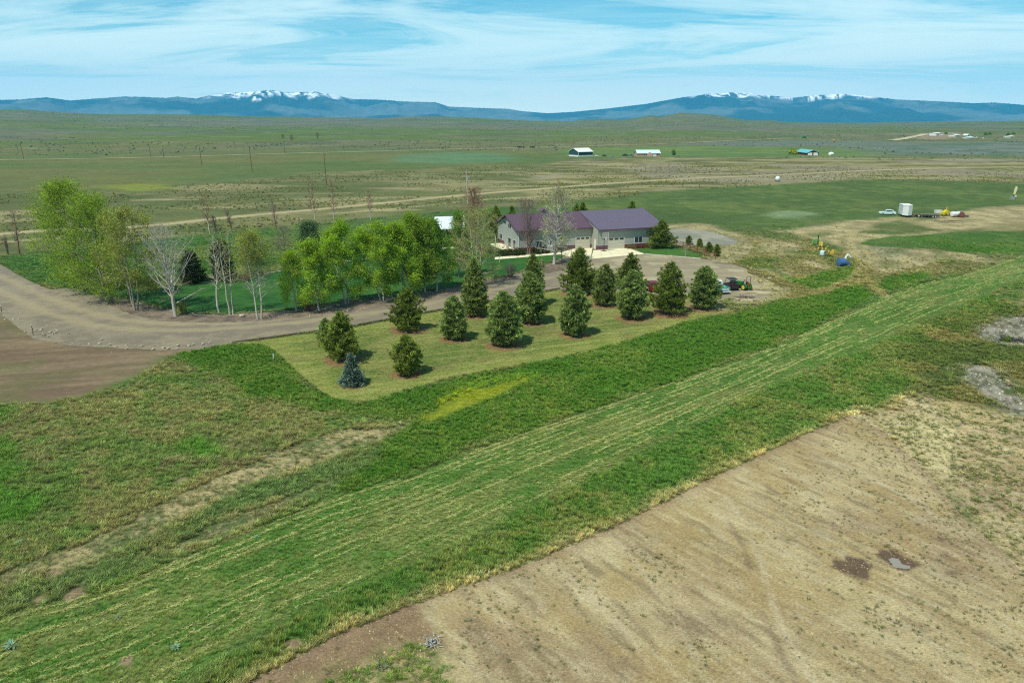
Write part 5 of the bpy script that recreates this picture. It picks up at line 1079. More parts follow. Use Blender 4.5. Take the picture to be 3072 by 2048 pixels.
# ---------------------------------------------------------------- vehicles
def wheel(parent, x, y, r, w, rimc, axis='x', rim_r=.55):
    ty = MB(); ty.disc_loft([(r * .6, -w / 2), (r * .95, -w / 2), (r, -w * .3), (r, w * .3), (r * .95, w / 2), (r * .6, w / 2)], 16, 'x'); wo_ = ty.build('wheel', M_RUB, parent, (x, y, r), smooth=True)
    rm = MB(); rm.disc_loft([(r * .2, -w * .52), (r * rim_r, -w * .505), (r * rim_r, w * .505), (r * .2, w * .52)], 12, 'x'); rm.build('rim', rimc, wo_)
M_TEAL = mat('paint_teal', A(70, 158, 150), .35, .06, 2, spec=.5); M_WHT = mat('paint_white', A(232, 236, 230), .35, .05, 2, spec=.5); M_CHR = mat('chrome_trim', A(210, 210, 205), .25, .05, metal=.7); M_RED = mat('paint_red', A(112, 36, 36), .35, .08, 2, spec=.5); M_MAR = mat('paint_maroon', A(58, 32, 36), .35, .1, 2)
M_LAMP = mat('tail_lamp_red', A(180, 30, 24), .3); M_GRN = mat('paint_green', A(44, 118, 48), .4, .08, 2); M_YEL = mat('paint_yellow', A(226, 204, 40), .45, .06, 2); M_ORG = mat('signal_orange', A(235, 96, 48), .6)
def pickup(loc, rz, label):
    o = thing('pickup_truck', label, 'pickup truck', loc, rz)      # y forward, origin under the rear bumper
    b = MB(); b.prism([(.9, .55), (5.0, .5), (5.0, .95), (4.7, 1.12), (3.3, 1.18), (3.3, 1.22), (2.2, 1.22), (2.2, .95), (.1, .95), (.1, .55)], 'x', -.72, .72); b.build('body', M_TEAL, o)
    b = MB(); b.prism([(.12, .62), (2.15, .62), (2.15, 1.18), (.12, 1.18)], 'x', -.84, -.76); b.prism([(.12, .62), (2.15, .62), (2.15, 1.18), (.12, 1.18)], 'x', .76, .84); b.prism([(2.07, .7), (2.15, .7), (2.15, 1.2), (2.07, 1.2)], 'x', -.76, .76); b.build('bed_side', M_TEAL, o)
    b = MB(); b.box(-.757, .757, .2, 2.06, .955, .975); b.build('bed_floor', M_WOODG, o)
    b = MB(); b.box(-.75, .75, .02, .1, .60, 1.16); tg = b.build('tailgate', M_TEAL, o); MB().box(-.62, .62, .004, .018, .72, 1.04).build('tailgate_panel', M_WHT, tg)
    for k, ch in enumerate('FORD'):
        cu = bpy.data.curves.new('tailgate_letter', 'FONT'); cu.body = ch; cu.size = .3; cu.extrude = .004; cu.align_x = 'CENTER'; cu.align_y = 'CENTER'
        to = bpy.data.objects.new('letter', cu); COL.objects.link(to); me = bpy.data.meshes.new_from_object(to); bpy.data.objects.remove(to); me.materials.clear(); me.materials.append(M_TEAL)
        link('letter', me, tg, (-.42 + .28 * k, -.002, .88), (math.pi / 2, 0, 0))
    for sx in (-1, 1):
        f = MB(); pts = [(.25 + .98 + .62 * math.cos(a), .52 + .5 * math.sin(a)) for a in np.linspace(0, math.pi, 9)]; f.prism(pts + [(.45, .52), (2.0, .52)][::-1][:0], 'x', sx * .845, sx * 1.0); f.build('rear_fender', M_TEAL, o, smooth=True)
        f = MB(); pts = [(4.05 + .66 * math.cos(a), .52 + .55 * math.sin(a)) for a in np.linspace(0, math.pi, 9)]; f.prism(pts, 'x', sx * .722, sx * .98); f.build('front_fender', M_TEAL, o, smooth=True)
        MB().disc_loft([(.06, 0), (.075, .01), (.06, .04)], 8, 'y', (sx * .80, -.03, .78)).build('tail_lamp', M_LAMP, o)
    c = MB(); c.prism([(2.2, 1.223), (3.55, 1.223), (3.15, 1.72), (2.9, 1.84), (2.45, 1.84), (2.28, 1.74)], 'x', -.74, .74); cab = c.build('cab', M_WHT, o, smooth=True)
    c = MB(); c.prism([(-.52, 1.36), (.52, 1.36), (.46, 1.68), (-.46, 1.68)], 'y', 2.19, 2.225); c.build('rear_window', M_GLASS, cab)
    for sx in (-.746, .741): MB().prism([(2.4, 1.3), (3.35, 1.3), (3.08, 1.68), (2.46, 1.68)], 'x', sx, sx + .005).build('side_window', M_GLASS, cab)
    MB().box(-.86, .86, -.16, -.04, .42, .58).build('rear_bumper', M_WHT, o); MB().tube([(0, -.3, .38), (0, -.05, .42)], .05, 6).build('tow_hitch', M_BLK, o)
    for x, y in ((-.78, 1.22), (.78, 1.22), (-.78, 4.05), (.78, 4.05)): wheel(o, x, y, .36, .2, M_WHT)
    b = MB(); b.box(-.6, -.52, .6, 4.6, .4, .52); b.box(.52, .6, .6, 4.6, .4, .52); b.build('chassis', M_BLK, o); return o
pk = pickup(G(2176, 884), R_(17), 'old teal and white pickup truck seen from behind beside the last pine')
tp = thing('tarp_bundle', 'bright teal bundle lying in the bed of the old pickup', 'bundle', pk.location + Matrix.Rotation(R_(17), 3, 'Z') @ Vector((.15, .9, .98)), R_(17)); MB().disc_loft([(.30, 0), (.5, .08), (.44, .2), (.24, .28), (.05, .3)], 10).build('cover', mat('teal_cover', A(40, 190, 170), .6), tp, smooth=True)
def utv(loc, rz):
    o = thing('utility_buggy', 'maroon and black side-by-side buggy with roof, between the pickup and the green tractor', 'buggy', loc, rz)
    b = MB(); b.prism([(.15, .5), (2.9, .48), (2.95, .75), (2.3, .98), (1.95, .8), (1.0, .62), (1.0, .95), (.12, .98)], 'x', -.66, .66); b.build('body', M_MAR, o)
    MB().box(-.62, .62, .02, .11, .45, .95).build('tail_panel', M_BLK, o); MB().box(-.6, .6, .16, .95, .985, 1.12).build('cargo_box', M_MAR, o)
    b = MB(); b.prism([(.75, 1.80), (2.2, 1.78), (2.2, 1.86), (1.5, 1.92), (.75, 1.88)], 'x', -.68, .68); b.build('roof', M_BLK, o)
    for sx in (-.62, .62): MB().tube([(sx, .9, .98), (sx, .85, 1.8), (sx, 2.1, 1.79), (sx, 2.45, .98)], .035, 6).build('roll_bar', M_BLK, o)
    for sx in (-.32, .32): b = MB(); b.box(sx - .25, sx + .25, 1.05, 1.6, .7, .85); b.box(sx - .25, sx + .25, 1.0, 1.12, .85, 1.4); b.build('seat', M_BLK, o)
    MB().box(-.5, .5, .96, .985, 1.25, 1.7).build('rear_screen', mat('mesh_grey', A(120, 116, 108), .6), o)
    for sx in (-.5, .5): MB().box(sx - .08, sx + .08, -.005, .018, .78, .86).build('tail_lamp', M_LAMP, o)
    for x, y in ((-.62, .55), (.62, .55), (-.62, 2.45), (.62, 2.45)): wheel(o, x, y, .34, .26, M_GALV)
utv(G(2206, 873), R_(14))
def tractor(loc, rz):
    o = thing('tractor', 'green compact tractor with yellow wheel rims and black roll bar', 'tractor', loc, rz)
    b = MB(); b.prism([(1.35, .62), (2.9, .6), (2.95, 1.0), (2.85, 1.16), (1.5, 1.28), (1.35, 1.25)], 'x', -.30, .30); b.build('hood', M_GRN, o, smooth=True)
    MB().box(-.24, .24, 2.951, 2.99, .62, 1.02).build('grille', M_BLK, o); MB().box(-.24, .24, .2, 2.4, .38, .615).build('chassis', M_BLK, o)
    for sx in (-1, 1):
        f = MB(); pts = [(.45 + .62 * math.cos(a), .55 + .62 * math.sin(a)) for a in np.linspace(.2, math.pi, 8)]; f.prism(pts + [(.3, .8), (.8, .78)], 'x', sx * .34, sx * .72); f.build('fender', M_GRN, o)
    b = MB(); b.box(-.25, .25, .35, .8, .95, 1.06); b.box(-.25, .25, .28, .38, 1.06, 1.42); b.build('seat', M_BLK, o)
    MB().tube([(-.42, .1, .8), (-.42, .1, 2.3), (-.30, .1, 2.42), (.30, .1, 2.42), (.42, .1, 2.3), (.42, .1, .8)], .045, 6).build('roll_bar', M_BLK, o)
    MB().prism([(-.28, 1.0), (.28, 1.0), (.06, 1.42), (-.06, 1.42)], 'y', .02, .045).build('warning_triangle', M_ORG, o); MB().prism([(-.16, 1.06), (.16, 1.06), (.03, 1.32), (-.03, 1.32)], 'y', .012, .019).build('warning_centre', mat('signal_red', A(220, 60, 40), .6), o)
    MB().tube([(0, 1.25, 1.25), (0, 1.0, 1.5)], .03, 5).build('steering_column', M_BLK, o); MB().tube([(.19 * math.cos(a), .98 + .1 * math.sin(a), 1.5 + .15 * math.sin(a)) for a in np.linspace(0, 6.283, 11)], .02, 4, False).build('steering_wheel', M_BLK, o)
    for sx in (-.28, .28): MB().tube([(sx, .25, .5), (sx * 1.2, -.45, .38)], .035, 5).build('hitch_arm', M_BLK, o)
    MB().box(-.42, .42, -.52, -.40, .45, .62).build('hitch_bar', M_GRN, o)
    for sx in (-.56, .56): wheel(o, sx, .45, .56, .34, M_YEL, rim_r=.62)
    for sx in (-.48, .48): wheel(o, sx, 2.45, .34, .22, M_YEL, rim_r=.6)
    for sx in (-.36, .36): MB().tube([(sx, 1.6, .7), (sx, 2.2, 1.15), (sx, 3.4, .35)], .06, 5).build('loader_arm', M_GRN, o)
    MB().prism([(3.35, .15), (3.75, .1), (3.8, .14), (3.42, .2), (3.42, .62), (3.36, .62)], 'x', -.75, .75).build('loader_bucket', M_GRN, o)
tractor(G(2244, 872), R_(26))
def car(loc, rz, label, paint, name='parked_car', h=1.45):
    o = thing(name, label, 'car', loc, rz)
    b = MB(); b.prism([(-2.2, .35), (2.2, .32), (2.25, .6), (2.1, .78), (1.1, .92), (-1.5, .98), (-2.2, .9)], 'x', -.86, .86); b.build('body', paint, o, smooth=True)
    b = MB(); b.prism([(-1.7, .96), (1.0, .90), (.35, h - .06), (-.2, h), (-1.0, h), (-1.4, h - .1)], 'x', -.74, .74); cb_ = b.build('cabin', paint, o, smooth=True)
    MB().prism([(-.66, 1.0), (.66, 1.0), (.56, h - .14), (-.56, h - .14)], 'y', -1.63, -1.55).build('rear_window', M_GLASS, cb_)
    b = MB(); b.add([(-.66, .93, .95), (.66, .93, .95), (.56, .42, h - .12), (-.56, .42, h - .12), (-.66, .99, .95), (.66, .99, .95), (.56, .48, h - .12), (-.56, .48, h - .12)], [(0, 1, 2, 3), (4, 5, 6, 7), (0, 1, 5, 4), (2, 3, 7, 6), (1, 2, 6, 5), (0, 3, 7, 4)]); b.build('windscreen', M_GLASS, cb_)
    for sx in (-.748, .742): MB().prism([(-1.35, 1.0), (.72, .97), (.3, h - .14), (-1.1, h - .14)], 'x', sx, sx + .006).build('side_window', M_GLASS, cb_)
    for sx in (-.68, .68): MB().box(sx - .16, sx + .16, -2.23, -2.19, .68, .82).build('tail_lamp', M_LAMP, o); MB().box(sx - .15, sx + .15, 2.17, 2.235, .56, .68).build('headlight', M_CHR, o)
    for x, y in ((-.78, 1.35), (.78, 1.35), (-.78, -1.35), (.78, -1.35)): wheel(o, x, y, .32, .2, M_GALV)
    return o
car(G(1952, 876) + Vector((.4, 1.6, 0)), R_(6), 'dark red car parked behind the broadest dark pine', M_RED, h=1.6)
car(G(2008, 872) + Vector((0, 1.5, 0)), R_(8), 'dark car almost hidden behind the broadest dark pine', mat('paint_dark', A(46, 56, 62), .3, .05, spec=.6), h=1.5)

# ---------------------------------------------------------------- small things along the drive and lawn
st = G(822, 1088); o = thing('marker_stake', 'white marker stake in the tall grass left of the mown lawn', 'stake', st); MB().box(-.045, .045, -.045, .045, .55, 1.15).build('white_top', M_TRIM, o); MB().box(-.04, .04, -.04, .04, 0, .55).build('stem', M_WOODG, o)
for i, (px, py, ty, lb) in enumerate(((100, 1006, 974, 'rusty steel fence post on the stony verge below the drive bend'), (6, 938, 916, 'rusty steel fence post at the left picture edge below the drive'))):
    g = G(px, py); h = HT(g, ty); o = thing('fence_post', lb, 'fence post', g); MB().tube([(0, 0, 0), (0, 0, h)], .045, 5).build('shaft', mat('rust', A(104, 70, 52), .9, .3), o); MB().box(-.05, .05, -.05, .05, h - .12, h + .01).build('cap', M_TRIM, o)
def rock_mesh(seed, n=2):
    import bmesh
    r = random.Random(seed); bm = bmesh.new(); bmesh.ops.create_icosphere(bm, subdivisions=1, radius=1)
    for v in bm.verts: v.co *= r.uniform(.72, 1.15); v.co.z *= .62
    me = bpy.data.meshes.new('rock'); bm.to_mesh(me); bm.free(); me.materials.append(mat('rock_pale', A(178, 168, 142), .9, .2, 3, .4, 12)); return me
ROCKS = [rock_mesh(k) for k in range(5)]
def rocks(path, n, width, smin, smax, label, group, seed, kind='rock'):
    r = random.Random(seed); p = [G(*q) for q in path]
    for i in range(n):
        k = r.random() * (len(p) - 1); j = int(k); q = p[j].lerp(p[j + 1], k - j); q = q + Vector((r.gauss(0, width), r.gauss(0, width), 0)); s = smin + (smax - smin) * r.random() ** 2
        o = link('rock', r.choice(ROCKS), None, (q.x, q.y, s * .3), (r.uniform(-.2, .2), r.uniform(-.2, .2), r.uniform(0, 6.28))); o.scale = (s, s * r.uniform(.7, 1.1), s * r.uniform(.7, 1.0)); tag(o, label, 'rock', group)
rocks(((30, 950), (110, 990), (150, 1000), (250, 1032), (330, 1040), (480, 1036), (628, 1034)), 90, .9, .09, .30, 'pale stone on the verge along the outer side of the drive bend', 'stones along the outer verge', 11)
rocks(((830, 962), (960, 944), (1100, 926), (1250, 902), (1340, 884)), 26, .5, .1, .26, 'pale stone in the shaded bark bed beside the drive', 'stones in the bark bed', 12)
rocks(((2200, 900), (2250, 902), (2295, 895)), 22, .5, .14, .34, 'grey stone in the stony bank below the tractor', 'stones below the tractor', 13)
rocks(((2240, 795), (2300, 842), (2330, 850)), 9, .7, .18, .4, 'pale stone on the weedy bank right of the yard', 'stones right of the yard', 14)
rocks(((2400, 745), (2408, 760)), 5, .6, .2, .35, 'pale stone in the grass left of the parked implements', 'stones by the implements', 15)
for px, py, s, lb in ((725, 950, .55, 'large pale boulder in the verge below the two-stemmed white birch'), (1014, 918, .42, 'pale boulder in the shaded bed below the forked birch'), (2309, 837, .45, 'flat pale boulder right of the gravel yard')):
    g = G(px, py); o = link('boulder', ROCKS[1], None, (g.x, g.y, s * .35), (0, 0, px)); o.scale = (s, s * .8, s * .8); tag(o, lb, 'boulder')
# ================================================================ FARTHER OUT
def GT(px, py):
    """point of the rolling land seen at (px, py)"""
    x = (px - 1536) / FPX; yy = -(py - 1024) / FPX; d = np.array((x, yy * s_ + c_, yy * c_ - s_))
    t = np.concatenate([np.linspace(30, 900, 600), np.geomspace(901, 5200, 1500)])
    P = d[None] * t[:, None] + np.array([0, 0, CH]); h = terrain_height(P[:, 0], P[:, 1]); k = np.nonzero(P[:, 2] <= h)[0]
    i = k[0] if len(k) else len(t) - 1
    p = P[i]; return Vector((p[0], p[1], float(terrain_height(p[:1], p[1:2])[0])))
def spx(b): return FPX / (b[1] * c_ + (CH - b[2]) * s_)
# utility poles
M_POLE = mat('pole_wood', A(112, 84, 68), .9, .2, 2)
for i, (bx, by, tx, ty, lb) in enumerate((
    (72, 479, 64, 436, 'wooden utility pole at the far left of the line beside the far road'), (452, 471, 449, 432, 'wooden utility pole beside the far road, second of the line from the left'),
    (492, 475, 490, 444, 'short wooden utility pole standing close right of the second pole of the far road line'), (606, 498, 601, 447, 'wooden utility pole in the green field between the far road and the brown pasture'),
    (757, 517, 751, 448, 'reddish wooden utility pole at the green edge above the brown pasture'), (855, 461, 852, 425, 'wooden utility pole just behind the far road near the middle of the field'), (980, 556, 974, 466, 'tall wooden utility pole in the brown pasture above the leafless poplar pair'),
    (1167, 453, 1167, 427, 'thin distant utility pole left of the pale green patch'), (1503, 450, 1503, 424, 'thin distant utility pole right of the pale green patch'), (1662, 446, 1662, 420, 'thin distant utility pole left of the green barn'), (1721, 447, 1720, 420, 'thin distant utility pole right behind the green barn'))):
    g = GT(bx, by); h = (by - ty) / spx(g) * 1.04; o = thing('utility_pole', lb, 'utility pole', g, 0, 'utility poles across the plain'); r_ = .17 + .02 * (g.y > 500)
    MB().tube([(0, 0, -.3), (((tx - bx) / spx(g)) * .3, 0, h)], [r_, r_ * .75], 6).build('shaft', M_POLE, o)
    MB().box(-1.1, 1.1, -.08, .08, h - .9, h - .72).build('crossarm', M_POLE, o)
    for x in (-.95, -.35, .95): MB().disc_loft([(.07, h - .72), (.09, h - .6), (.03, h - .5)], 6, 'z', (x, 0, 0)).build('insulator', M_GALV, o)
g = G(1404, 612); h = HT(g, 507); o = thing('utility_pole', 'pale utility pole with grey transformer can above the reddish-brown vase tree', 'utility pole', g)
MB().tube([(0, 0, 0), (-.4, 0, h)], [.2, .13], 7).build('shaft', mat('pole_pale', A(190, 180, 160), .9, .15, 2), o); MB().disc_loft([(.3, 0), (.36, .06), (.36, .95), (.2, 1.05)], 10, 'z', (.15, -.35, h - 3.6)).build('transformer', M_GALV, o)
MB().box(-1.5, .9, -.1, .1, h - 1.6, h - 1.4).build('crossarm', M_POLE, o); MB().tube([(-.3, 0, h - .4), (.6, -.1, h - 2.0)], .06, 4).build('brace', M_GALV, o)
for x in (-1.35, -.6, .75): MB().disc_loft([(.09, h - 1.4), (.11, h - 1.25), (.04, h - 1.1)], 6, 'z', (x, 0, 0)).build('insulator', M_GALV, o)
# wire fence posts on the pasture behind the house
for i, (bx, by) in enumerate(((2048, 560), (2098, 566), (2130, 526), (2196, 526), (2238, 550))):
    g = G(bx, by); o = thing('fence_post', ('leaning wooden fence post behind the green field, leftmost of the few', 'wooden fence post behind the green field, second from the left', 'short dark wooden post out in the tan pasture, the thicker one', 'short pale wooden post out in the tan pasture', 'thin wooden fence post left of the white dome')[i], 'fence post', g)
    MB().tube([(0, 0, 0), (random.uniform(-.1, .1), 0, 1.9 if i != 2 else 1.6)], .14, 5).build('shaft', M_POLE, o)
# far buildings
def gable(name, label, cat, corner, right, D, eave, ridge, wallm, roofm, ridge_across=False, base=None, basem=None, over=.5, gt=GT, skew=1.0):
    c0 = gt(*corner); c1 = gt(*right); dx = Vector((c1.x - c0.x, c1.y - c0.y, 0)); Lx = dx.length; ang = math.atan2(dx.y, dx.x); o = thing(name, label, cat, c0, ang)
    k = spx(c0); he = (corner[1] - eave) / k; hr = (corner[1] - ridge) / k * .97
    b = MB()
    if not ridge_across:
        b.prism([(0, -1), (D, -1), (D, he), (D / 2, hr - .05), (0, he)], 'x', 0, Lx); b.build('wall', wallm, o); s0 = (hr - he) / (D / 2)
        MB().prism([(-over, he - over * s0), (D / 2, hr), (D / 2, hr + .2), (-over, he - over * s0 + .2)], 'x', -over, Lx + over).build('roof', roofm, o)
        MB().prism([(D / 2 + .003, hr), (D + over, he - over * s0), (D + over, he - over * s0 + .2), (D / 2 + .003, hr + .2)], 'x', -over, Lx + over).build('roof', roofm, o)
    else:
        b.prism([(0, -1), (Lx, -1), (Lx, he), (Lx / 2, hr - .05), (0, he)], 'y', 0, D); b.build('wall', wallm, o); s0 = (hr - he) / (Lx / 2)
        MB().prism([(-over, he - over * s0), (Lx / 2, hr), (Lx / 2, hr + .2), (-over, he - over * s0 + .2)], 'y', -over, D + over).build('roof', roofm, o)
        MB().prism([(Lx / 2 + .003, hr), (Lx + over, he - over * s0), (Lx + over, he - over * s0 + .2), (Lx / 2 + .003, hr + .2)], 'y', -over, D + over).build('roof', roofm, o)
    if base: MB().box(-.06, Lx + .06, -.06, D + .06, -.5, base).build('base_band', basem, o)
    return o, Lx, he, hr
M_BGRN = mat('barn_green', A(38, 84, 80), .6, .06, 1); M_RWHT = mat('roof_white', A(236, 238, 226), .5, .04, 1); M_BRICK = mat('brick_tan', A(196, 160, 120), .85, .12, 2); M_RPALE = mat('roof_pale_blue', A(206, 228, 226), .5, .05, 1); M_BRED = mat('barn_red', A(122, 50, 46), .7, .1, 1); M_RTEAL = mat('roof_teal', A(110, 188, 188), .45, .05, 1); M_BWHT = mat('wall_white', A(232, 236, 230), .6, .05, 1)
o, Lx, he, hr = gable('barn', 'dark green metal barn with white roof and white base band far out on the plain', 'barn', (1735, 470.5), (1778, 469), 11, 456.5, 446.2, M_BGRN, M_RWHT, base=1.0, basem=M_BWHT)
for a in (0, Lx): MB().box(a - .12, a + .12, -.13, .13, 1.0, he - .4).build('corner_trim', M_BWHT, o)
o, Lx, he, hr = gable('brick_house', 'low tan brick house with pale blue-white roof far out on the plain', 'house', (1912, 470), (1980, 469.5), 9, 460.5, 451.5, M_BRICK, M_RPALE)
for x in (.29, .37): f = MB().box(Lx * x, Lx * x + 1.1, -.08, -.004, .9, 2.1).build('window', M_TRIM, o); MB().box(Lx * x + .1, Lx * x + 1.0, -.1, -.081, 1.0, 2.0).build('pane', M_GLASS, f)
MB().box(Lx * .68, Lx * .83, -.1, -.004, 0, 2.2).build('garage_door', M_BWHT, o); MB().prism([(Lx * .42, 0), (Lx * .62, 0), (Lx * .62, 2.2), (Lx * .52, 3.1), (Lx * .42, 2.2)], 'y', -2.2, -.11).build('front_wing', mat('brick_pink', A(200, 168, 150), .85, .1, 2), o); MB().box(Lx * .87, Lx * .93, -.08, -.004, .9, 2.1).build('window', M_GLASS, o)
o, Lx, he, hr = gable('barn', 'red barn with teal roof and two white doors on a bare rise', 'barn', (2421, 466.5), (2456, 466.5), 24, 459, 451, M_BRED, M_RTEAL, ridge_across=True)
for a, b_ in ((.06, .42), (.54, .92)): MB().box(Lx * a, Lx * b_, -.12, -.004, 0, 2.0).build('door', M_BWHT, o)
def lump(px, py, w, h, label, cat, name, mt, d=None, parts=True, round_=False, gt=GT):
    g = gt(px, py); k = spx(g); W_ = w / k; H_ = h / k; d = d or W_ * .6; o = thing(name, label, cat, g)
    if round_:
        MB().disc_loft([(W_ * .42, 0), (W_ * .5, H_ * .25), (W_ * .46, H_ * .6), (W_ * .3, H_ * .88), (W_ * .05, H_)], 12).build('shell', mt, o, smooth=True); MB().box(-W_ * .2, W_ * .2, -W_ * .53, -W_ * .46, H_ * .15, H_ * .5).build('hatch', M_GALV, o)
    else:
        b = MB(); b.prism([(-W_ / 2, .25), (W_ / 2, .25), (W_ / 2, H_ * .55), (W_ * .25, H_ * .6), (W_ * .15, H_), (-W_ * .2, H_), (-W_ * .3, H_ * .62), (-W_ / 2, H_ * .55)], 'y', -d / 2, d / 2); b.build('body', mt, o)
        MB().box(-W_ * .2, W_ * .13, -d / 2 - .03, -d / 2 - .003, H_ * .64, H_ * .92).build('window', M_GLASS, o)
        for x in (-.3, .3): MB().disc_loft([(H_ * .2, -d * .54), (H_ * .2, d * .54)], 10, 'y', (W_ * x, 0, H_ * .2)).build('wheel', M_RUB, o)
    return o
lump(2493, 466.5, 17, 10, 'white round-backed camper at the right end of the red barn', 'camper', 'camper_trailer', M_BWHT, round_=True)
lump(1789, 470.5, 10, 5.5, 'white car parked right of the green barn', 'car', 'parked_car', M_WHT); lump(1813, 469.5, 14, 5, 'dark car parked between the green barn and the brick house', 'car', 'parked_car', M_DARK); lump(1837, 470.5, 9, 4, 'pale low trailer between the green barn and the brick house', 'trailer', 'flat_trailer', M_GALV); lump(1875, 468, 18, 6, 'dark vehicle left of the brick house', 'car', 'parked_car', mat('paint_slate', A(52, 58, 66), .4, .1)); lump(1893, 467.5, 11, 5, 'blue vehicle beside the brick house', 'car', 'parked_car', mat('paint_blue', A(92, 130, 160), .4, .1))
lump(2412, 415, 12, 7, 'green farm machine far out before the hills', 'farm machine', 'farm_machine', M_GRN); lump(2505, 423, 15, 4, 'orange-yellow low machine far out in the sage', 'farm machine', 'farm_machine', mat('machine_orange', A(206, 160, 60), .5, .1))
o, Lx, he, hr = gable('shed', 'tall white shed at the far farmstead on the bare rise', 'shed', (2807, 407.5), (2822, 407), 12, 400.5, 398, M_BWHT, M_RWHT)
MB().box(Lx * .2, Lx * .6, -.3, -.01, 0, he * .7).build('door', M_GALV, o)
o, Lx, he, hr = gable('shed', 'long pale shed, second building of the far farmstead', 'shed', (2866, 410), (2880, 409.5), 10, 406, 403.5, M_RPALE, M_RWHT); MB().box(Lx * .3, Lx * .5, -.3, -.01, 0, he * .8).build('door', M_DARK, o)
o, Lx, he, hr = gable('shed', 'low shed with pale blue roof, nearest building of the far farmstead', 'shed', (2907, 416), (2923, 415.5), 10, 413.5, 410.5, M_BWHT, M_RPALE); MB().box(Lx * .3, Lx * .5, -.3, -.01, 0, he * .8).build('door', M_DARK, o)
o, Lx, he, hr = gable('shed', 'small white gabled building behind the low pale blue roof of the far farmstead', 'shed', (2902, 409), (2910, 408.8), 8, 405.5, 402.5, M_BWHT, M_RWHT, ridge_across=True); MB().box(Lx * .3, Lx * .6, -.3, -.01, 0, he * .8).build('door', M_DARK, o)
o, Lx, he, hr = gable('shed', 'white building at the right picture edge on the sage slope', 'shed', (3031, 413), (3043, 412.5), 9, 410, 408, M_BWHT, M_RWHT); MB().box(Lx * .3, Lx * .6, -.3, -.01, 0, he * .8).build('door', M_DARK, o)
for px, py, w, h, lb in ((2827, 407.5, 7, 4, 'white truck right of the tall white shed'), (2860, 408.5, 8, 4, 'white vehicle left of the long pale shed'), (2930, 414.5, 6, 3.5, 'white vehicle right of the low blue-roofed shed'), (2950, 417, 5, 4, 'white vehicle alone at the right of the far farmstead')): lump(px, py, w, h, lb, 'vehicle', 'parked_truck', M_WHT)
for i, (px, py, w, h) in enumerate(((2956, 408, 6, 8), (2969, 407, 7, 7), (3024, 410, 7, 7), (3040, 407, 6, 6), (2838, 404, 5, 4))):
    plant_tree(px, py, px, py - h, w, ('slim dark tree right of the far farmstead', 'rounder dark tree right of the far farmstead', 'dark tree left of the white building at the picture edge', 'dark tree behind the white building at the picture edge', 'small dark tree between the far farm sheds')[i], 'brown', 'mid', 600 + i, 'far_tree', 'trees at the far farmstead', habit='oval', cb=.1, nprim=18, nsec=3, ntw=2, leaves=500, lsize=1.3, clump=.8, twr=.1)
for i in range(7):
    px = (1553, 1558, 1563, 1571, 1592, 1597, 1602)[i]; shrub(px, 443 + (i % 2) * .5, 439.5, 5, 'small dark bush beside the far road, one of a short row', 'o', 620 + i, leaves=160, lsize=.9, group='dark bushes beside the far road', cat='bush', name='bush')
g = G(2332, 545); o = thing('storage_dome', 'white dome-topped tank on dark legs at the edge of the tan pasture', 'tank', g); k = spx(g); r_ = 7 / k
MB().disc_loft([(r_ * .9, .8), (r_, 1.2), (r_ * .92, 1.75), (r_ * .6, 2.25), (r_ * .1, 2.45)], 14).build('dome', M_WHT, o, smooth=True); MB().box(-r_ * .7, r_ * .7, -r_ * .7, r_ * .7, .6, .8).build('platform', M_BLK, o)
for sx in (-.6, .6):
    for sy in (-.6, .6): MB().box(r_ * sx - .08, r_ * sx + .08, r_ * sy - .08, r_ * sy + .08, 0, .6).build('leg', M_BLK, o)
g = G(3037, 598); o = thing('upright_blade', 'tall cream blade-shaped upright on a small grey stand at the far right', 'upright', g); k = spx(g)
MB().box(-.8, .6, -.5, .5, 0, 1.0).build('stand', M_GALV, o); MB().tube([(.2, 0, 1.0), (.3, 0, 1.7)], .14, 6).build('neck', M_BLK, o); MB().prism([(.05, 1.7), (.6, 1.7), (1.0, 3.4), (.95, 4.2), (.6, 4.45), (.3, 4.2), (.1, 3.2)], 'y', -.12, .12).build('blade', mat('cream_paint', A(240, 228, 170), .6, .05), o); MB().box(.5, 1.1, -.35, .2, 1.0, 1.35).build('side_box', M_WHT, o)

# ---- parked junk row at the right
o = car(G(2661, 644), R_(74), 'white and teal old sedan parked left of the white cargo trailer', mat('paint_aqua_white', A(206, 234, 228), .4, .06), h=1.5); o['category'] = 'car'
g = G(2716, 649); o = thing('cargo_trailer', 'white enclosed cargo trailer with pointed nose', 'trailer', g, R_(166))
b = MB(); b.prism([(-1.25, -3.4), (1.25, -3.4), (1.25, 1.4), (0, 2.5), (-1.25, 1.4)], 'z', .5, 3.25); b.build('body', M_WHT, o); b = MB(); b.prism([(-1.3, -3.45), (1.3, -3.45), (1.3, 1.42), (0, 2.58), (-1.3, 1.42)], 'z', 3.252, 3.36); b.build('roof', M_RWHT, o)
b = MB(); b.prism([(-1.27, -3.42), (1.27, -3.42), (1.27, 1.42), (0, 2.54), (-1.27, 1.42)], 'z', .40, .498); b.build('skirt', M_BLK, o)
MB().tube([(-.9, 1.6, .45), (0, 3.6, .45), (.9, 1.6, .45)], .06, 5).build('drawbar', M_BLK, o); MB().box(-1.3, -1.255, -.9, .3, .75, 2.6).build('side_door', M_TRIM, o)
for x in (-1.12, 1.12):
    for y in (-1.6, -.8): wheel(o, x, y, .36, .22, M_GALV)
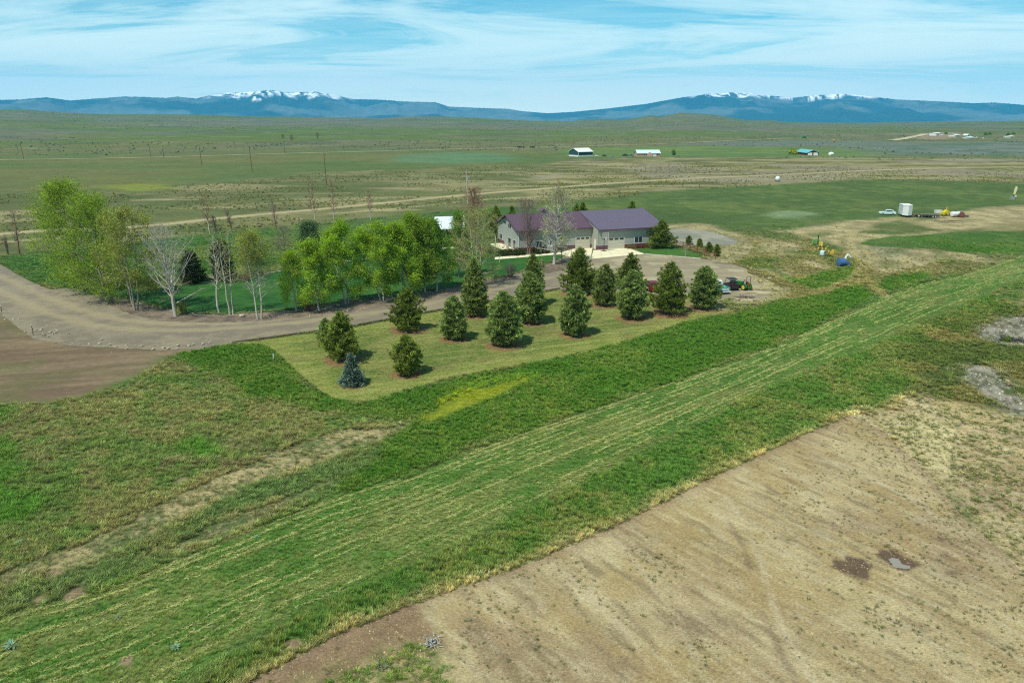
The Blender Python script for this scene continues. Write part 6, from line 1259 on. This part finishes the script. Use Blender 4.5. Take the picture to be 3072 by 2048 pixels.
def flatbed(px, py, L_, rz, label, deckm):
    o = thing('flat_trailer', label, 'trailer', G(px, py), rz)
    for k in range(5): MB().box(-1 + .4 * k, -.62 + .4 * k, -L_ / 2, L_ / 2, .62, .68).build('plank', deckm, o)
    MB().box(-1.02, -.94, -L_ / 2, L_ / 2, .45, .6).build('rail', M_BLK, o); MB().box(.94, 1.02, -L_ / 2, L_ / 2, .45, .6).build('rail', M_BLK, o); MB().tube([(-.7, L_ / 2, .5), (0, L_ / 2 + 1.3, .5), (.7, L_ / 2, .5)], .06, 5).build('drawbar', M_BLK, o)
    for x in (-1.1, 1.1):
        for y in (-.5, .35): wheel(o, x, y, .36, .22, M_WHT)
    return o
flatbed(2756, 650, 4.6, R_(78), 'low flat trailer with reddish deck right of the white cargo trailer', mat('deck_red', A(122, 92, 84), .8, .2)); flatbed(2793, 652, 4.2, R_(100), 'low dark flat trailer in the middle of the parked row', mat('deck_dark', A(72, 68, 66), .8, .2))
g = G(2836, 647); o = thing('yellow_machine', 'yellow farm machine between the trailers and the white tank', 'farm machine', g, .2)
MB().prism([(-.9, .5), (.9, .5), (.7, 1.3), (.1, 1.7), (-.6, 1.4)], 'y', -.5, .5).build('body', M_YEL, o); MB().tube([(-.3, 0, 1.4), (.1, 0, 2.3), (.7, 0, 1.9)], .12, 5).build('arm', M_YEL, o); MB().box(-1.1, -.7, -.6, .6, .4, 1.1).build('hopper', M_YEL, o)
for x in (-.6, .6): wheel(o, x, -.55, .42, .2, M_YEL); wheel(o, x, .55, .42, .2, M_YEL)
g = G(2864, 651); o = thing('plastic_tank', 'white plastic tank lying left of the rusty drum', 'tank', g, .25); MB().disc_loft([(.5, -1.3), (.72, -1.2), (.75, 0), (.72, 1.2), (.5, 1.3)], 12, 'x', (0, 0, .85)).build('shell', M_WHT, o, smooth=True); MB().disc_loft([(.25, 0), (.25, .15)], 10, 'z', (0, 0, 1.58)).build('cap', M_BLK, o)
for x in (-.8, .8): MB().box(x - .1, x + .1, -.6, .6, 0, .3).build('skid', M_BLK, o)
g = G(2884, 652); o = thing('rusty_drum', 'big rusty brown drum at the right end of the parked row', 'drum', g, -.5); MB().disc_loft([(.2, -1.0), (.74, -.98), (.76, 0), (.74, 1.15), (.2, 1.17)], 14, 'y', (0, 0, .76)).build('shell', mat('rust_brown', A(112, 74, 66), .85, .25, 2), o); MB().disc_loft([(.5, -1.06), (.5, -1.0)], 12, 'y', (0, 0, .76)).build('lid', mat('rust_dark', A(126, 66, 58), .85, .2, 2), o)
g = G(2899, 650); o = thing('spare_wheel', 'black wheel lying right of the rusty drum', 'wheel', g); MB().disc_loft([(.3, 0), (.62, .04), (.62, .3), (.3, .34)], 12).build('tyre', M_RUB, o); MB().disc_loft([(.26, .02), (.26, .36)], 10).build('rim', M_GALV, o)
g = G(2814, 640); o = thing('scrap_bin', 'small pale crate of scrap behind the dark flat trailer', 'crate', g)
for a in ((-.9, .9, -.6, -.52), (-.9, .9, .52, .6), (-.9, -.82, -.51, .51), (.82, .9, -.51, .51)): MB().box(a[0], a[1], a[2], a[3], .1, 1.0).build('side', M_TRIM, o)
MB().box(-.8, .8, -.5, .5, .1, .8).build('contents', mat('scrap', A(150, 130, 118), .9, .4, 8), o)
r = random.Random(5)
for i in range(12):
    g = G(2800 + r.random() * 78, 662 + r.random() * 8); o = thing('loose_board', 'grey weathered board lying in the scattered pile before the rusty drum', 'board', g, r.uniform(-.5, .5), 'boards lying before the parked row'); MB().box(-r.uniform(.8, 2), r.uniform(.8, 2), -.1, .1, .02 + .05 * (i % 3), .07 + .05 * (i % 3)).build('plank', M_WOODG, o); MB().box(-.06, .06, -.14, .14, .001, .02).build('cleat', M_WOODG, o)
for i in range(7):
    g = G(2818 + r.random() * 22, 650 + r.random() * 5); o = link('sandstone_block', ROCKS[i % 5], None, (g.x, g.y, .15), (0, 0, i)); o.scale = (.35, .3, .25); tag(o, 'yellowish stone lying in front of the yellow machine', 'rock', 'yellowish stones before the yellow machine')
# ---- implements parked on the grass right of the yard
g = G(2447, 731); o = thing('hay_rake', 'bright green implement with round tines and a dark upright post', 'farm implement', g, .1); M_LGRN = mat('paint_light_green', A(96, 190, 96), .5, .08)
for x in (-.35, .15): MB().tube([(x + .3 * math.cos(a), 0, .45 + .4 * math.sin(a)) for a in np.linspace(0, 6.283, 13)], .06, 4, False).build('ring', M_LGRN, o)
MB().box(-.8, .9, -.08, .08, .8, .95).build('beam', M_LGRN, o); MB().box(.38, .55, -.08, .08, .1, 1.95).build('post', mat('paint_dark_green', A(36, 62, 28), .6), o); MB().tube([(.7, 0, .9), (1.0, -.2, .05)], .07, 5).build('leg', M_LGRN, o); MB().tube([(-.7, 0, .85), (-.9, -.2, .05)], .07, 5).build('leg', M_LGRN, o)
g = G(2461, 750); o = thing('plough', 'yellow plough with dark frame and curved shares', 'plough', g, -.3); M_YDIR = mat('paint_worn_yellow', A(216, 186, 66), .6, .12)
MB().tube([(-1.2, 0, .5), (-.2, .2, .75), (1.1, .3, .6)], .09, 5).build('frame', mat('dark_steel', A(62, 48, 46), .6, .2), o); MB().tube([(.2, .2, .7), (.3, .9, 1.5), (-.2, 1.2, 1.7)], .10, 5).build('mast', M_YDIR, o); MB().box(-.35, .45, .7, 1.0, .9, 1.5).build('hopper', M_YDIR, o)
for x in (-1.1, -.45, .35, 1.05): MB().prism([(0, .05), (.45, .12), (.5, .5), (.1, .62)], 'x', x - .12, x + .12).build('share', M_YDIR, o)
g = G(2466, 768); o = thing('spray_tank', 'pale blue-white upright tank beside the green frame implement', 'tank', g, .1); MB().disc_loft([(.45, .15), (.5, .25), (.5, .95), (.4, 1.15), (.15, 1.2)], 12).build('shell', mat('tank_pale_blue', A(200, 232, 232), .5, .05), o, smooth=True); MB().disc_loft([(.46, 0), (.46, .149)], 10).build('stand', M_BLK, o)
for z in (.7, .95): MB().box(.10, .53, -.53, -.47, z, z + .07).build('strap', M_WOODB, o)
g = G(2480, 773); o = thing('seed_drill', 'dark green implement frame with yellow box at its right end', 'farm implement', g, .15)
MB().tube([(-.8, 0, .2), (-.3, .1, .55), (.3, .1, .55), (.9, .5, 1.3)], .09, 5).build('frame', mat('paint_dark_green', A(36, 62, 28), .6), o); MB().box(-.8, .6, -.6, -.5, .12, .24).build('bar', M_LGRN, o); MB().box(-.7, .7, -.1, .0, .2, .32).build('bar', mat('paint_dark_green', A(36, 62, 28), .6), o)
MB().prism([(.7, .6), (1.7, .55), (1.75, 1.45), (1.55, 1.5), (1.5, 1.15), (.95, 1.2), (.7, 1.4)], 'y', .3, .95).build('seed_box', M_YDIR, o); MB().tube([(1.2, .6, .55), (1.2, .6, 0)], .12, 5).build('leg', M_YDIR, o)
g = G(2529, 799); o = thing('feed_mixer', 'blue rounded farm machine with a white bent discharge chute', 'farm machine', g, .15); M_BLU = mat('paint_blue_machine', A(70, 110, 160), .5, .1)
MB().disc_loft([(.3, -.9), (.78, -.8), (.82, 0), (.74, .5), (.3, .6)], 12, 'x', (-.25, 0, .85)).build('tub', M_BLU, o, smooth=True); MB().tube([(.15, 0, 1.2), (.5, -.05, 2.2), (.62, -.05, 2.3), (1.25, -.15, 1.75)], [.2, .2, .22, .16], 8).build('chute', mat('cream_white', A(240, 236, 220), .5, .04), o); MB().tube([(1.0, 0, .5) , (1.0, .15, .5)], .45, 12).build('wheel', M_BLU, o); MB().tube([(-.5, -.6, .4), (-.5, .6, .4)], .35, 10).build('wheel', M_RUB, o); MB().box(-.9, .9, -.15, .15, .28, .42).build('chassis', M_BLK, o); MB().box(-1.0, -.7, -.5, .5, 1.2, 1.5).build('inlet', M_BLK, o)
# dead wood and scrap
r = np.random.default_rng(77)
def brush(px, py, n, sx, sy, h, label, mt, name='brush_pile', cat='brush pile', rad=.03):
    g = G(px, py); o = thing(name, label, cat, g)
    a = r.uniform(0, 6.283, n); c = r.normal(size=(n, 2)) * [sx, sy] * .4; L_ = r.uniform(.3, 1.0, n)[:, None] * max(sx, sy) * .6
    d = np.column_stack([np.cos(a), np.sin(a), r.uniform(-.1, .6, n)]); p0 = np.column_stack([c, r.uniform(0, h * .6, n)]); p1 = p0 + d * L_; p1[:, 2] = np.clip(p1[:, 2], .02, h)
    V, F = seg_mesh(p0, p1, np.full(n, rad), np.full(n, rad * .5), 3); tag(link('sticks', mesh_np('sticks', V, F, [mt]), o), kind='stuff'); return o
brush(1296, 1932, 44, .6, .5, .42, 'silvery dead sagebrush lying on the weedy soil at the bottom', mat('silver_wood', A(186, 190, 186), .8, .2)); brush(1150, 2000, 26, .5, .4, .22, 'grey dead brush at the bottom edge left of the silvery one', mat('grey_wood', A(130, 132, 122), .9, .2))
brush(3030, 1022, 60, 2.2, 1.2, .6, 'heap of dark branches on the bare ground at the right edge', mat('dark_wood', A(70, 72, 62), .9, .3), rad=.05); shrub(3020, 1024, 1008, 24, 'small green bush in the heap of branches at the right edge', 'mid', 640, leaves=300)
brush(2240, 893, 50, 2.4, .6, .3, 'scatter of grey sticks on the bank below the tractor', M_WOODG, rad=.04); brush(2275, 868, 50, 2.2, 1.0, .35, 'heap of pale straw-like brush right of the tractor', mat('straw_wood', A(206, 194, 140), .9, .15), rad=.04)
brush(2150, 930, 60, 1.6, .6, .25, 'pale dry grass heap at the right end of the mown lawn', _mats['straw_wood'], rad=.03)
def rosette(px, py, s, label, mt):
    g = G(px, py); o = thing('weed', label, 'weed', g); n = 16; a = np.arange(n) * 2.4; L_ = s * r.uniform(.6, 1, n); d = np.column_stack([np.cos(a), np.sin(a), r.uniform(.15, .8, n)]); d = nrm(d); sd = np.column_stack([-np.sin(a), np.cos(a), np.zeros(n)]) * s * .16
    c = np.zeros((n, 3)) + [0, 0, .03]; mid = c + d * (L_ * .55)[:, None]; tip = c + d * L_[:, None] - [0, 0, s * .12]
    V = np.stack([c, mid + sd, tip, mid - sd], 1).reshape(-1, 3); link('leaves', mesh_np('leaves', V, np.arange(n * 4).reshape(-1, 4), [mt], np.ones((n * 4, 3))), o); MB().tube([(0, 0, 0), (0, 0, s * .4)], s * .04, 5).build('stem', M_WOODG, o)
M_BLUEG = plant_mat('leaf_blue_green', None, A(130, 164, 130), .25, .15)
for px, py, s, lb in ((32, 1938, .55, 'large blue-green weed rosette at the lower left edge'), (526, 1944, .42, 'blue-green weed rosette in the mown strip at the bottom'), (58, 1625, .45, 'pale blue-green weed at the left edge beside the tan track'), (990, 1455, .4, 'pale weed in the grass between the tan track and the mown strip'), (815, 1368, .35, 'blue-green weed beside the tan track'), (163, 1226, .5, 'blue-green weed clump at the lower edge of the tilled soil'), (1068, 1130 + 0, .3, 'pale grey weed in the tall grass near the white stake') if False else (866, 1133, .4, 'pale weed in the tall grass near the white stake'), (930, 1905, .35, 'grey-green weed at the edge of the brown tilled wedge'), (355, 1850, .3, 'dark weed in the mown strip, right of the lower left rosette'), (770, 1612, .35, 'dark leafy weed at the top of the mown strip')): rosette(px, py, s, lb, M_BLUEG)
# ================================================================ GRASS, WEEDS, SAGE
def tuft(n, lean, wid, seed, curve=.25):
    r = np.random.default_rng(seed); a = r.uniform(0, 6.283, n); rad = r.uniform(0, .28, n)
    b = np.column_stack([np.cos(a) * rad, np.sin(a) * rad, np.zeros(n)]); d = np.column_stack([np.cos(a) * lean * r.uniform(.3, 1.3, n), np.sin(a) * lean * r.uniform(.3, 1.3, n), r.uniform(.6, 1.05, n)])
    sd = np.column_stack([-np.sin(a), np.cos(a), np.zeros(n)]) * wid * .5
    m = b + d * .55 + [0, 0, .05]; t = b + d + np.column_stack([np.cos(a), np.sin(a), -np.ones(n) * .3]) * curve * lean
    V = np.stack([b - sd * .6, b + sd * .6, m + sd, t, m - sd], 1).reshape(-1, 3); k = np.arange(n)[:, None] * 5
    F = np.vstack([k + [0, 1, 2, 4]]); F2 = np.column_stack([k + 4, k + 2, k + 3, k + 3]) if False else None
    V = np.stack([b, m + sd, t, m - sd], 1).reshape(-1, 3); F = np.arange(n * 4).reshape(-1, 4); return V, F
GM = plant_mat('grass_blades', 'INSTANCER', var=.35, trans=.3)
def src(name, V, F, m=None):
    me = mesh_np(name, V, F, [m or GM]); return bpy.data.objects.new(name, me)     # never linked: only its shape is used
T_TALL = [src('grass_clump', *tuft(30, .42, .062, k)) for k in range(3)]; T_SHORT = [src('short_clump', *tuft(24, .85, .085, 10 + k)) for k in range(3)]
def strand(seed):
    r = np.random.default_rng(seed); n = 9; a = r.normal(size=n) * .5; c = r.normal(size=(n, 3)) * [.35, .12, .05] + [0, 0, .12]; d = np.column_stack([np.cos(a), np.sin(a), r.normal(size=n) * .15]) * r.uniform(.25, .6, (n, 1)); sd = np.column_stack([-np.sin(a), np.cos(a), r.normal(size=n) * .6]) * .035
    V = np.stack([c - d, c + sd, c + d, c - sd], 1).reshape(-1, 3); return V, np.arange(n * 4).reshape(-1, 4)
T_HAY = [src('hay_strand', *strand(20 + k)) for k in range(3)]
def sagebush(seed):
    r = np.random.default_rng(seed); n = 46; d = nrm(r.normal(size=(n, 3))); d[:, 2] = np.abs(d[:, 2]); c = d * [.5, .5, .55] * r.uniform(.5, 1, (n, 1)); a = nrm(r.normal(size=(n, 3))) * .17; b = nrm(np.cross(a, r.normal(size=(n, 3)))) * .12
    return np.stack([c - a, c + b, c + a, c - b], 1).reshape(-1, 3), np.arange(n * 4).reshape(-1, 4)
T_SAGE = [src('sage_bush', *sagebush(30 + k)) for k in range(3)]
def scatter(name, pts, scale, col, kinds, label=None):
    n = len(pts); me = bpy.data.meshes.new(name); me.vertices.add(n); me.vertices.foreach_set('co', np.asarray(pts, np.float32).ravel())
    def at(nm, ty, val, key='value'): a = me.attributes.new(nm, ty, 'POINT'); a.data.foreach_set(key, np.asarray(val, np.float32 if ty != 'INT' else np.int32).ravel())
    at('scale', 'FLOAT', scale); at('turn', 'FLOAT', rng.uniform(0, 6.283, n) if kinds is not T_HAY else HAYDIR + rng.normal(size=n) * .5); at('pick', 'INT', rng.integers(0, len(kinds), n))
    at('col', 'FLOAT_COLOR', np.hstack([np.clip(col, 0, 1), np.ones((n, 1))]), 'color')
    o = link(name, me); g = bpy.data.node_groups.new(name, 'GeometryNodeTree'); g.interface.new_socket('Geometry', in_out='INPUT', socket_type='NodeSocketGeometry'); g.interface.new_socket('Geometry', in_out='OUTPUT', socket_type='NodeSocketGeometry')
    gi = g.nodes.new('NodeGroupInput'); go = g.nodes.new('NodeGroupOutput'); ip = g.nodes.new('GeometryNodeInstanceOnPoints'); gti = g.nodes.new('GeometryNodeGeometryToInstance')
    for k in reversed(kinds):
        oi = g.nodes.new('GeometryNodeObjectInfo'); oi.inputs['Object'].default_value = k; g.links.new(oi.outputs['Geometry'], gti.inputs[0])
    def na(nm, ty): a = g.nodes.new('GeometryNodeInputNamedAttribute'); a.data_type = ty; a.inputs['Name'].default_value = nm; return a.outputs['Attribute']
    cx = g.nodes.new('ShaderNodeCombineXYZ'); g.links.new(na('turn', 'FLOAT'), cx.inputs[2])
    g.links.new(gi.outputs[0], ip.inputs['Points']); g.links.new(gti.outputs[0], ip.inputs['Instance']); ip.inputs['Pick Instance'].default_value = True
    g.links.new(na('pick', 'INT'), ip.inputs['Instance Index']); g.links.new(cx.outputs[0], ip.inputs['Rotation']); g.links.new(na('scale', 'FLOAT'), ip.inputs['Scale']); g.links.new(ip.outputs[0], go.inputs[0])
    md = o.modifiers.new('scatter', 'NODES'); md.node_group = g
    return tag(o, kind='stuff')
def cone_points(n, r0, r1, az=39, p=1.0):
    """random ground points in front of the drone, thinner with distance"""
    u_ = rng.uniform(0, 1, n); e = 2 - p; rr = (r0 ** e + u_ * (r1 ** e - r0 ** e)) ** (1 / e); a = R_(az) * rng.uniform(-1, 1, n); return rr * np.sin(a), rr * np.cos(a)
def inside(p, x, y, jit=0, js=2):
    lo = p.min(0) - 3; hi = p.max(0) + 3; i = np.nonzero((x > lo[0]) & (x < hi[0]) & (y > lo[1]) & (y < hi[1]))[0]; o = np.zeros(len(x), bool)
    if len(i): o[i] = sdist(p, x[i], y[i]) + (jit * 2 * (fbm(x[i], y[i], js, 3, 99) - .5) if jit else 0) > 0
    return o
def pts3(x, y, z=0.0): return np.column_stack([x, y, np.full(len(x), z)])
def vary(c, s=.22): return c * (1 + s * rng.normal(size=(len(c), 1)).clip(-2, 2)) * (1 + .06 * rng.normal(size=c.shape))
P_APRON = W2([(1690, 780), (1775, 779), (1938, 764), (1888, 741), (1712, 743), (1680, 754), (1482, 770), (1482, 781)])
SHEETS = [P_APRON, P_DRIVE, Z_DIRT, P_TILL, Z_ROCK1, Z_ROCK2, P_BED2]
x, y = cone_points(330000, 28, 215, 40, 1.25)
keep = np.ones(len(x), bool)
for p in SHEETS + [P_MOWN, P_HLAWN, P_PAD, P_SLAWN]: keep &= ~inside(p, x, y)
keep &= rng.uniform(0, 1, len(x)) > sst(130, 212, np.hypot(x, y)) * .97
keep &= ~inside(Z_MIDBROWN, x, y)
for px, py, rad in ((165, 1722, .7), (230, 1778, .9), (215, 1790, .6), (110, 1800, .6), (380, 1982, .6), (545, 1440, .6), (880, 1935, .7)):
    g = G(px, py); keep &= np.hypot(x - g.x, y - g.y) > rad * rng.uniform(.6, 1.1, len(x))
lx = (x - HO.x) * ux + (y - HO.y) * uy; ly = (x - HO.x) * wx + (y - HO.y) * wy
keep &= ~((lx > -4) & (lx < LS + 1) & (ly > -8) & (ly < DH + 1)); x, y = x[keep], y[keep]
hay = inside(Z_HAY, x, y, .6); tall = np.zeros(len(x), bool)
for p in (Z_DITCH, Z_DITCH2, Z_DITCH3, Z_DITCH4, Z_DITCH5): tall |= inside(p, x, y, .6)
edge = inside(Z_EDGE, x, y, .6); yel = inside(Z_YELLOW, x, y, .5); tan = np.zeros(len(x), bool)
for p in Z_TAN + [Z_TRACK1, Z_TRACK2, Z_RIGHTWEED, Z_RIGHTPALE]: tan |= inside(p, x, y, .8)
col = terrain_color(x, y); r_ = np.hypot(x, y); lod = (1 + (r_ / 120) ** 1.2 * .6)
clump = fbm(x, y, 1.6, 3, 301)
t = (tall | (edge & (clump > .44))) & ~hay & ~yel & ~tan & (rng.uniform(0, 1, len(x)) < .8)
scatter('tall_grass', pts3(x[t], y[t]), (.20 + .22 * clump[t] * rng.uniform(.5, 1.3, t.sum())) * lod[t] ** .5, vary(col[t] * 2.75 * [1.04, 1, .85], .17), T_TALL)
t = hay & (rng.uniform(0, 1, len(x)) < .55)
scatter('mown_stubble', pts3(x[t], y[t]), (.10 + .08 * rng.uniform(0, 1, t.sum())) * lod[t] ** .5, vary(col[t] * 2.0 * [1.04, 1, .85], .18), T_SHORT)
t = ~(tall | edge | hay | tan) & (rng.uniform(0, 1, len(x)) < .75) | (edge & ~hay & (clump <= .44))
scatter('meadow_grass', pts3(x[t], y[t]), (.16 + .3 * clump[t] * rng.uniform(.3, 1.2, t.sum())) * lod[t] ** .5, vary((lambda q: (col[t] * (1 - .5 * q) + np.array(A(112, 118, 66)) * .5 * q) * (2.3 - .6 * q))(sst(.95, 1.12, col[t][:, :1] / col[t][:, 1:2])) * [1.04, 1, .85], .25), T_SHORT)
t = tan & (rng.uniform(0, 1, len(x)) < .22 + .6 * sst(.54, .64, clump))
gc = blend(A(84, 100, 48), A(150, 146, 96), rng.uniform(0, 1, t.sum()))
scatter('sparse_weeds', pts3(x[t], y[t]), (.10 + .18 * rng.uniform(0, 1, t.sum()) ** 2) * lod[t] ** .5, vary(gc * 1.6), T_SHORT)
# mown lawn stubble
x, y = cone_points(120000, 60, 130, 24, 1.0); t = inside(P_MOWN, x, y, .2); x, y = x[t], y[t]
cc = mown_col(x, y, sdist(P_MOWN, x, y)); scatter('lawn_stubble', pts3(x, y), .06 + .06 * rng.uniform(0, 1, len(x)), vary(cc * 1.75, .22), T_SHORT)
# weeds on the bare soil, growing in drifts
x, y = cone_points(90000, 30, 110, 40, 1.0); t = inside(Z_DIRT, x, y); x, y = x[t], y[t]
u_, v_ = rotd(x, y, STREAK, 3.0); dens = sst(.52, .68, .6 * fbm(u_, v_, 1.8, 4, 311) + .4 * fbm(x, y, 7, 3, 312)); g0 = G(2500, 1400); g1 = G(2950, 1800)
dens = dens * .26 + .5 * sst(-6, 2.5, sdist(Z_RIGHTWEED, x, y)) + .5 * sst(14, 34, x - .1 * (y - 50)) * sst(.44, .6, fbm(x, y, 1.2, 3, 313)) + .95 * inside(P_WEEDY, x, y, .6) * sst(.36, .5, fbm(x, y, .7, 3, 315)) + .012
for q, rad in (((1960, 1680), 1.8), ((1560, 1720), 1.0), ((2010, 1690), 1.2), ((2660, 1860), 1.6), ((1460, 1850), .9), ((2100, 1960), 1.2), ((1750, 1690), .8)):
    g = G(*q); dens += .42 * (1 - sst(.3, 1.2, np.hypot(x - g.x, (y - g.y) * .8) / rad + .9 * (fbm(x, y, .6, 3, 314) - .5)))
t = rng.uniform(0, 1, len(x)) < dens; n = t.sum(); x, y = x[t], y[t]
for p in P_MUD: t = ~inside(p, x, y, .2); x, y = x[t], y[t]
n = len(x); gc = blend(A(72, 92, 40), A(132, 128, 84), rng.uniform(0, 1, n) ** 1.3)
wd_ = inside(P_WEEDY, x, y, .8)[:, None]; gc = np.where(wd_, blend(A(78, 112, 40), A(134, 146, 70), rng.uniform(0, 1, n)) * 1.25, gc)
scatter('soil_weeds', pts3(x, y, .004), .05 + .13 * rng.uniform(0, 1, n) ** 2 + .09 * wd_[:, 0], vary(gc * 1.35), T_SHORT)
# clods of soil
import bmesh
# hay left in rows by the mower
TOPE = smooth_line(W2(((-300, 1985), (0, 1850), (300, 1770), (600, 1650), (850, 1550), (1000, 1490), (1213, 1432), (1467, 1332), (1889, 1190), (2300, 1052), (2620, 905), (2760, 850), (2900, 822), (3072, 765))), 3)
BOTE = smooth_line(W2(((-300, 2400), (300, 2200), (700, 1960), (1000, 1800), (1400, 1620), (1700, 1470), (2000, 1320), (2300, 1170), (2500, 1085), (2700, 1000), (2950, 890), (3072, 838))), 3)
def along(p, k): s = np.r_[0, np.cumsum(np.hypot(*np.diff(p, axis=0).T))]; q = np.linspace(0, s[-1], k); return np.column_stack([np.interp(q, s, p[:, 0]), np.interp(q, s, p[:, 1])])
te, be = along(TOPE, 240), along(BOTE, 240)
rows = [(te * (1 - f) + be * f, w, gt_) for f, w, gt_ in ((.03, 1.2, .44), (.09, 1.5, .38), (.16, .8, .50), (.22, 1.3, .40), (.30, .7, .50), (.36, .8, .50), (.43, 1.1, .44), (.50, .6, .52), (.56, 1.4, .40), (.63, .7, .50), (.70, 1.2, .42), (.77, .6, .52), (.84, .9, .47), (.92, .6, .52))]
rows += [(smooth_line(W2(q), 3), .5, .42) for q in (((1330, 1040), (1700, 1010), (1900, 1000), (2080, 958)), ((1500, 1062), (1700, 1036), (1880, 1018)), ((2560, 860), (2640, 890), (2690, 915)))]
X = []; Y = []
for k, (p, dn, gt_) in enumerate(rows):
    seg = np.hypot(*np.diff(p, axis=0).T); cum = np.r_[0, np.cumsum(seg)]; n = int(cum[-1] * 15 * dn); s0 = rng.uniform(0, cum[-1], n)
    s0 = s0[fbm(s0, np.full(n, k * 9.), 5.0, 4, 320 + k) > gt_]; px_ = np.interp(s0, cum, p[:, 0]); py_ = np.interp(s0, cum, p[:, 1]); q_ = rng.uniform(0, 1, len(s0)) < (70 / np.hypot(px_, py_)).clip(0, 1); s0, px_, py_ = s0[q_], px_[q_], py_[q_]; w_ = .07 + .28 * (rng.uniform(0, 1, len(s0)) < .09)
    wob = .5 * (fbm(s0, s0 * 0 + k, 3.0, 2, 330) - .5); X.append(px_ + rng.normal(size=len(s0)) * w_ - wob * math.sin(HAYDIR)); Y.append(py_ + rng.normal(size=len(s0)) * w_ + wob * math.cos(HAYDIR))
x, y = np.concatenate(X), np.concatenate(Y); xx, yy = cone_points(26000, 32, 150, 36, 1.2); t = inside(Z_HAY, xx, yy) & (fbm(xx, yy, 2.2, 3, 340) > .66); x = np.r_[x, xx[t]]; y = np.r_[y, yy[t]]
scatter('cut_hay', pts3(x, y, .03), (.17 + .14 * rng.uniform(0, 1, len(x))), vary(np.tile(np.array(A(200, 202, 128)) * 1.15, (len(x), 1)), .15), T_HAY)
# small yellow flowers
x, y = cone_points(60000, 40, 130, 34, 1.0); t = (inside(Z_DITCH, x, y) & (fbm(x, y, 6, 3, 350) > .56)) | (inside(Z_EDGE, x, y) & (fbm(x, y, 5, 3, 351) > .60)); t &= rng.uniform(0, 1, len(x)) < .12
scatter('yellow_flowers', pts3(x[t], y[t], .18), np.full(t.sum(), .085), vary(np.tile(np.array(A(226, 210, 40)), (t.sum(), 1)), .1), T_SHORT)
x, y = cone_points(26000, 70, 130, 20, 1.0); t = inside(Z_YELLOW, x, y, .6) | (inside(Z_YELLOW2, x, y, .6) & (rng.uniform(0, 1, len(x)) < .5))
scatter('yellow_weeds', pts3(x[t], y[t]), .12 + .1 * rng.uniform(0, 1, t.sum()), vary(np.tile(np.array(A(168, 176, 26)), (t.sum(), 1)) * 1.2, .2), T_SHORT)
# sage and bunch grass on the pasture and the plain
x, y = cone_points(38000, 170, 480, 40, 1.0); t = (inside(Z_MIDBROWN, x, y) | inside(Z_RIGHTTAN, x, y) | inside(Z_RIGHTOLIVE, x, y)) & (fbm(x, y, 20, 4, 360) > .47); d = -sdist(L_BACKROAD, x, y, False); t &= d > 3.2; x, y = x[t], y[t]
gc = blend(A(76, 88, 46), A(126, 124, 76), rng.uniform(0, 1, len(x)) ** 1.2); scatter('bunch_grass', pts3(x, y), .30 + .5 * rng.uniform(0, 1, len(x)) ** 2, vary(gc * 2.3), T_SAGE)
x, y = cone_points(15000, 560, 3600, 40, 1.1); t = (fbm(x, y, 240, 4, 370) > .50) & ~inside(Z_FARGREEN, x, y) & ~inside(Z_GREENSTRIP, x, y); x, y = x[t], y[t]
gc = blend(A(62, 80, 56), A(112, 122, 104), rng.uniform(0, 1, len(x)) ** 1.2); z = terrain_height(x, y)
scatter('sagebrush', np.column_stack([x, y, z]), (.7 + 1.0 * rng.uniform(0, 1, len(x)) ** 2) * (1 + np.hypot(x, y) / 3600), vary(gc * 2.5), T_SAGE)

# stones on the pale stony ground at the right edge
def stone(seed):
    r = np.random.default_rng(seed); a = np.arange(5) * 1.2566; k = r.uniform(.7, 1.1, 5); b = np.column_stack([np.cos(a) * k * .5, np.sin(a) * k * .5, np.zeros(5)]); tp = b * [.6, .6, 1] + [0, 0, .35]; V = np.vstack([b, tp, [[0, 0, .45]]])
    F = [(i, (i + 1) % 5, 5 + (i + 1) % 5, 5 + i) for i in range(5)] + [(5 + i, 5 + (i + 1) % 5, 10, 10) for i in range(5)]
    me = bpy.data.meshes.new('stone'); me.from_pydata([tuple(v) for v in V], [], [f if f[2] != f[3] else f[:3] for f in F]); me.materials.append(plant_mat('loose_stone', 'INSTANCER', var=.2, trans=0)); return bpy.data.objects.new('stone', me)
T_STONE = [stone(k) for k in range(3)]
x, y = cone_points(60000, 50, 150, 39, 1.0); t = inside(Z_ROCK1, x, y, 1.0) | inside(Z_ROCK2, x, y, 1.0); x, y = x[t], y[t]
scatter('loose_stones', pts3(x, y, -.02), .12 + .3 * rng.uniform(0, 1, len(x)) ** 3, vary(np.tile(np.array(A(168, 162, 146)), (len(x), 1)), .3), T_STONE)
# small clods on the bare soil
x, y = cone_points(60000, 30, 95, 40, 1.0); t = inside(Z_DIRT, x, y) & ((fbm(x, y, 2.5, 3, 381) > .52) | inside(P_WEDGE, x, y)); x, y = x[t], y[t]
scatter('soil_clods', pts3(x, y, -.01), .05 + .12 * rng.uniform(0, 1, len(x)) ** 3, vary(soil_color(x, y) * .95, .15), T_STONE)
# gravel thrown to the verges of the drive
x, y = cone_points(90000, 80, 170, 40, 1.0); d = sdist(P_DRIVE, x, y); t = (d > 0) & (d < 5) & (rng.uniform(0, 1, len(x)) < .5 * (1 - d / 5)); x, y = x[t], y[t]
scatter('verge_gravel', pts3(x, y, .012), .06 + .12 * rng.uniform(0, 1, len(x)) ** 3, vary(np.tile(np.array(A(176, 164, 138)), (len(x), 1)), .25), T_STONE)
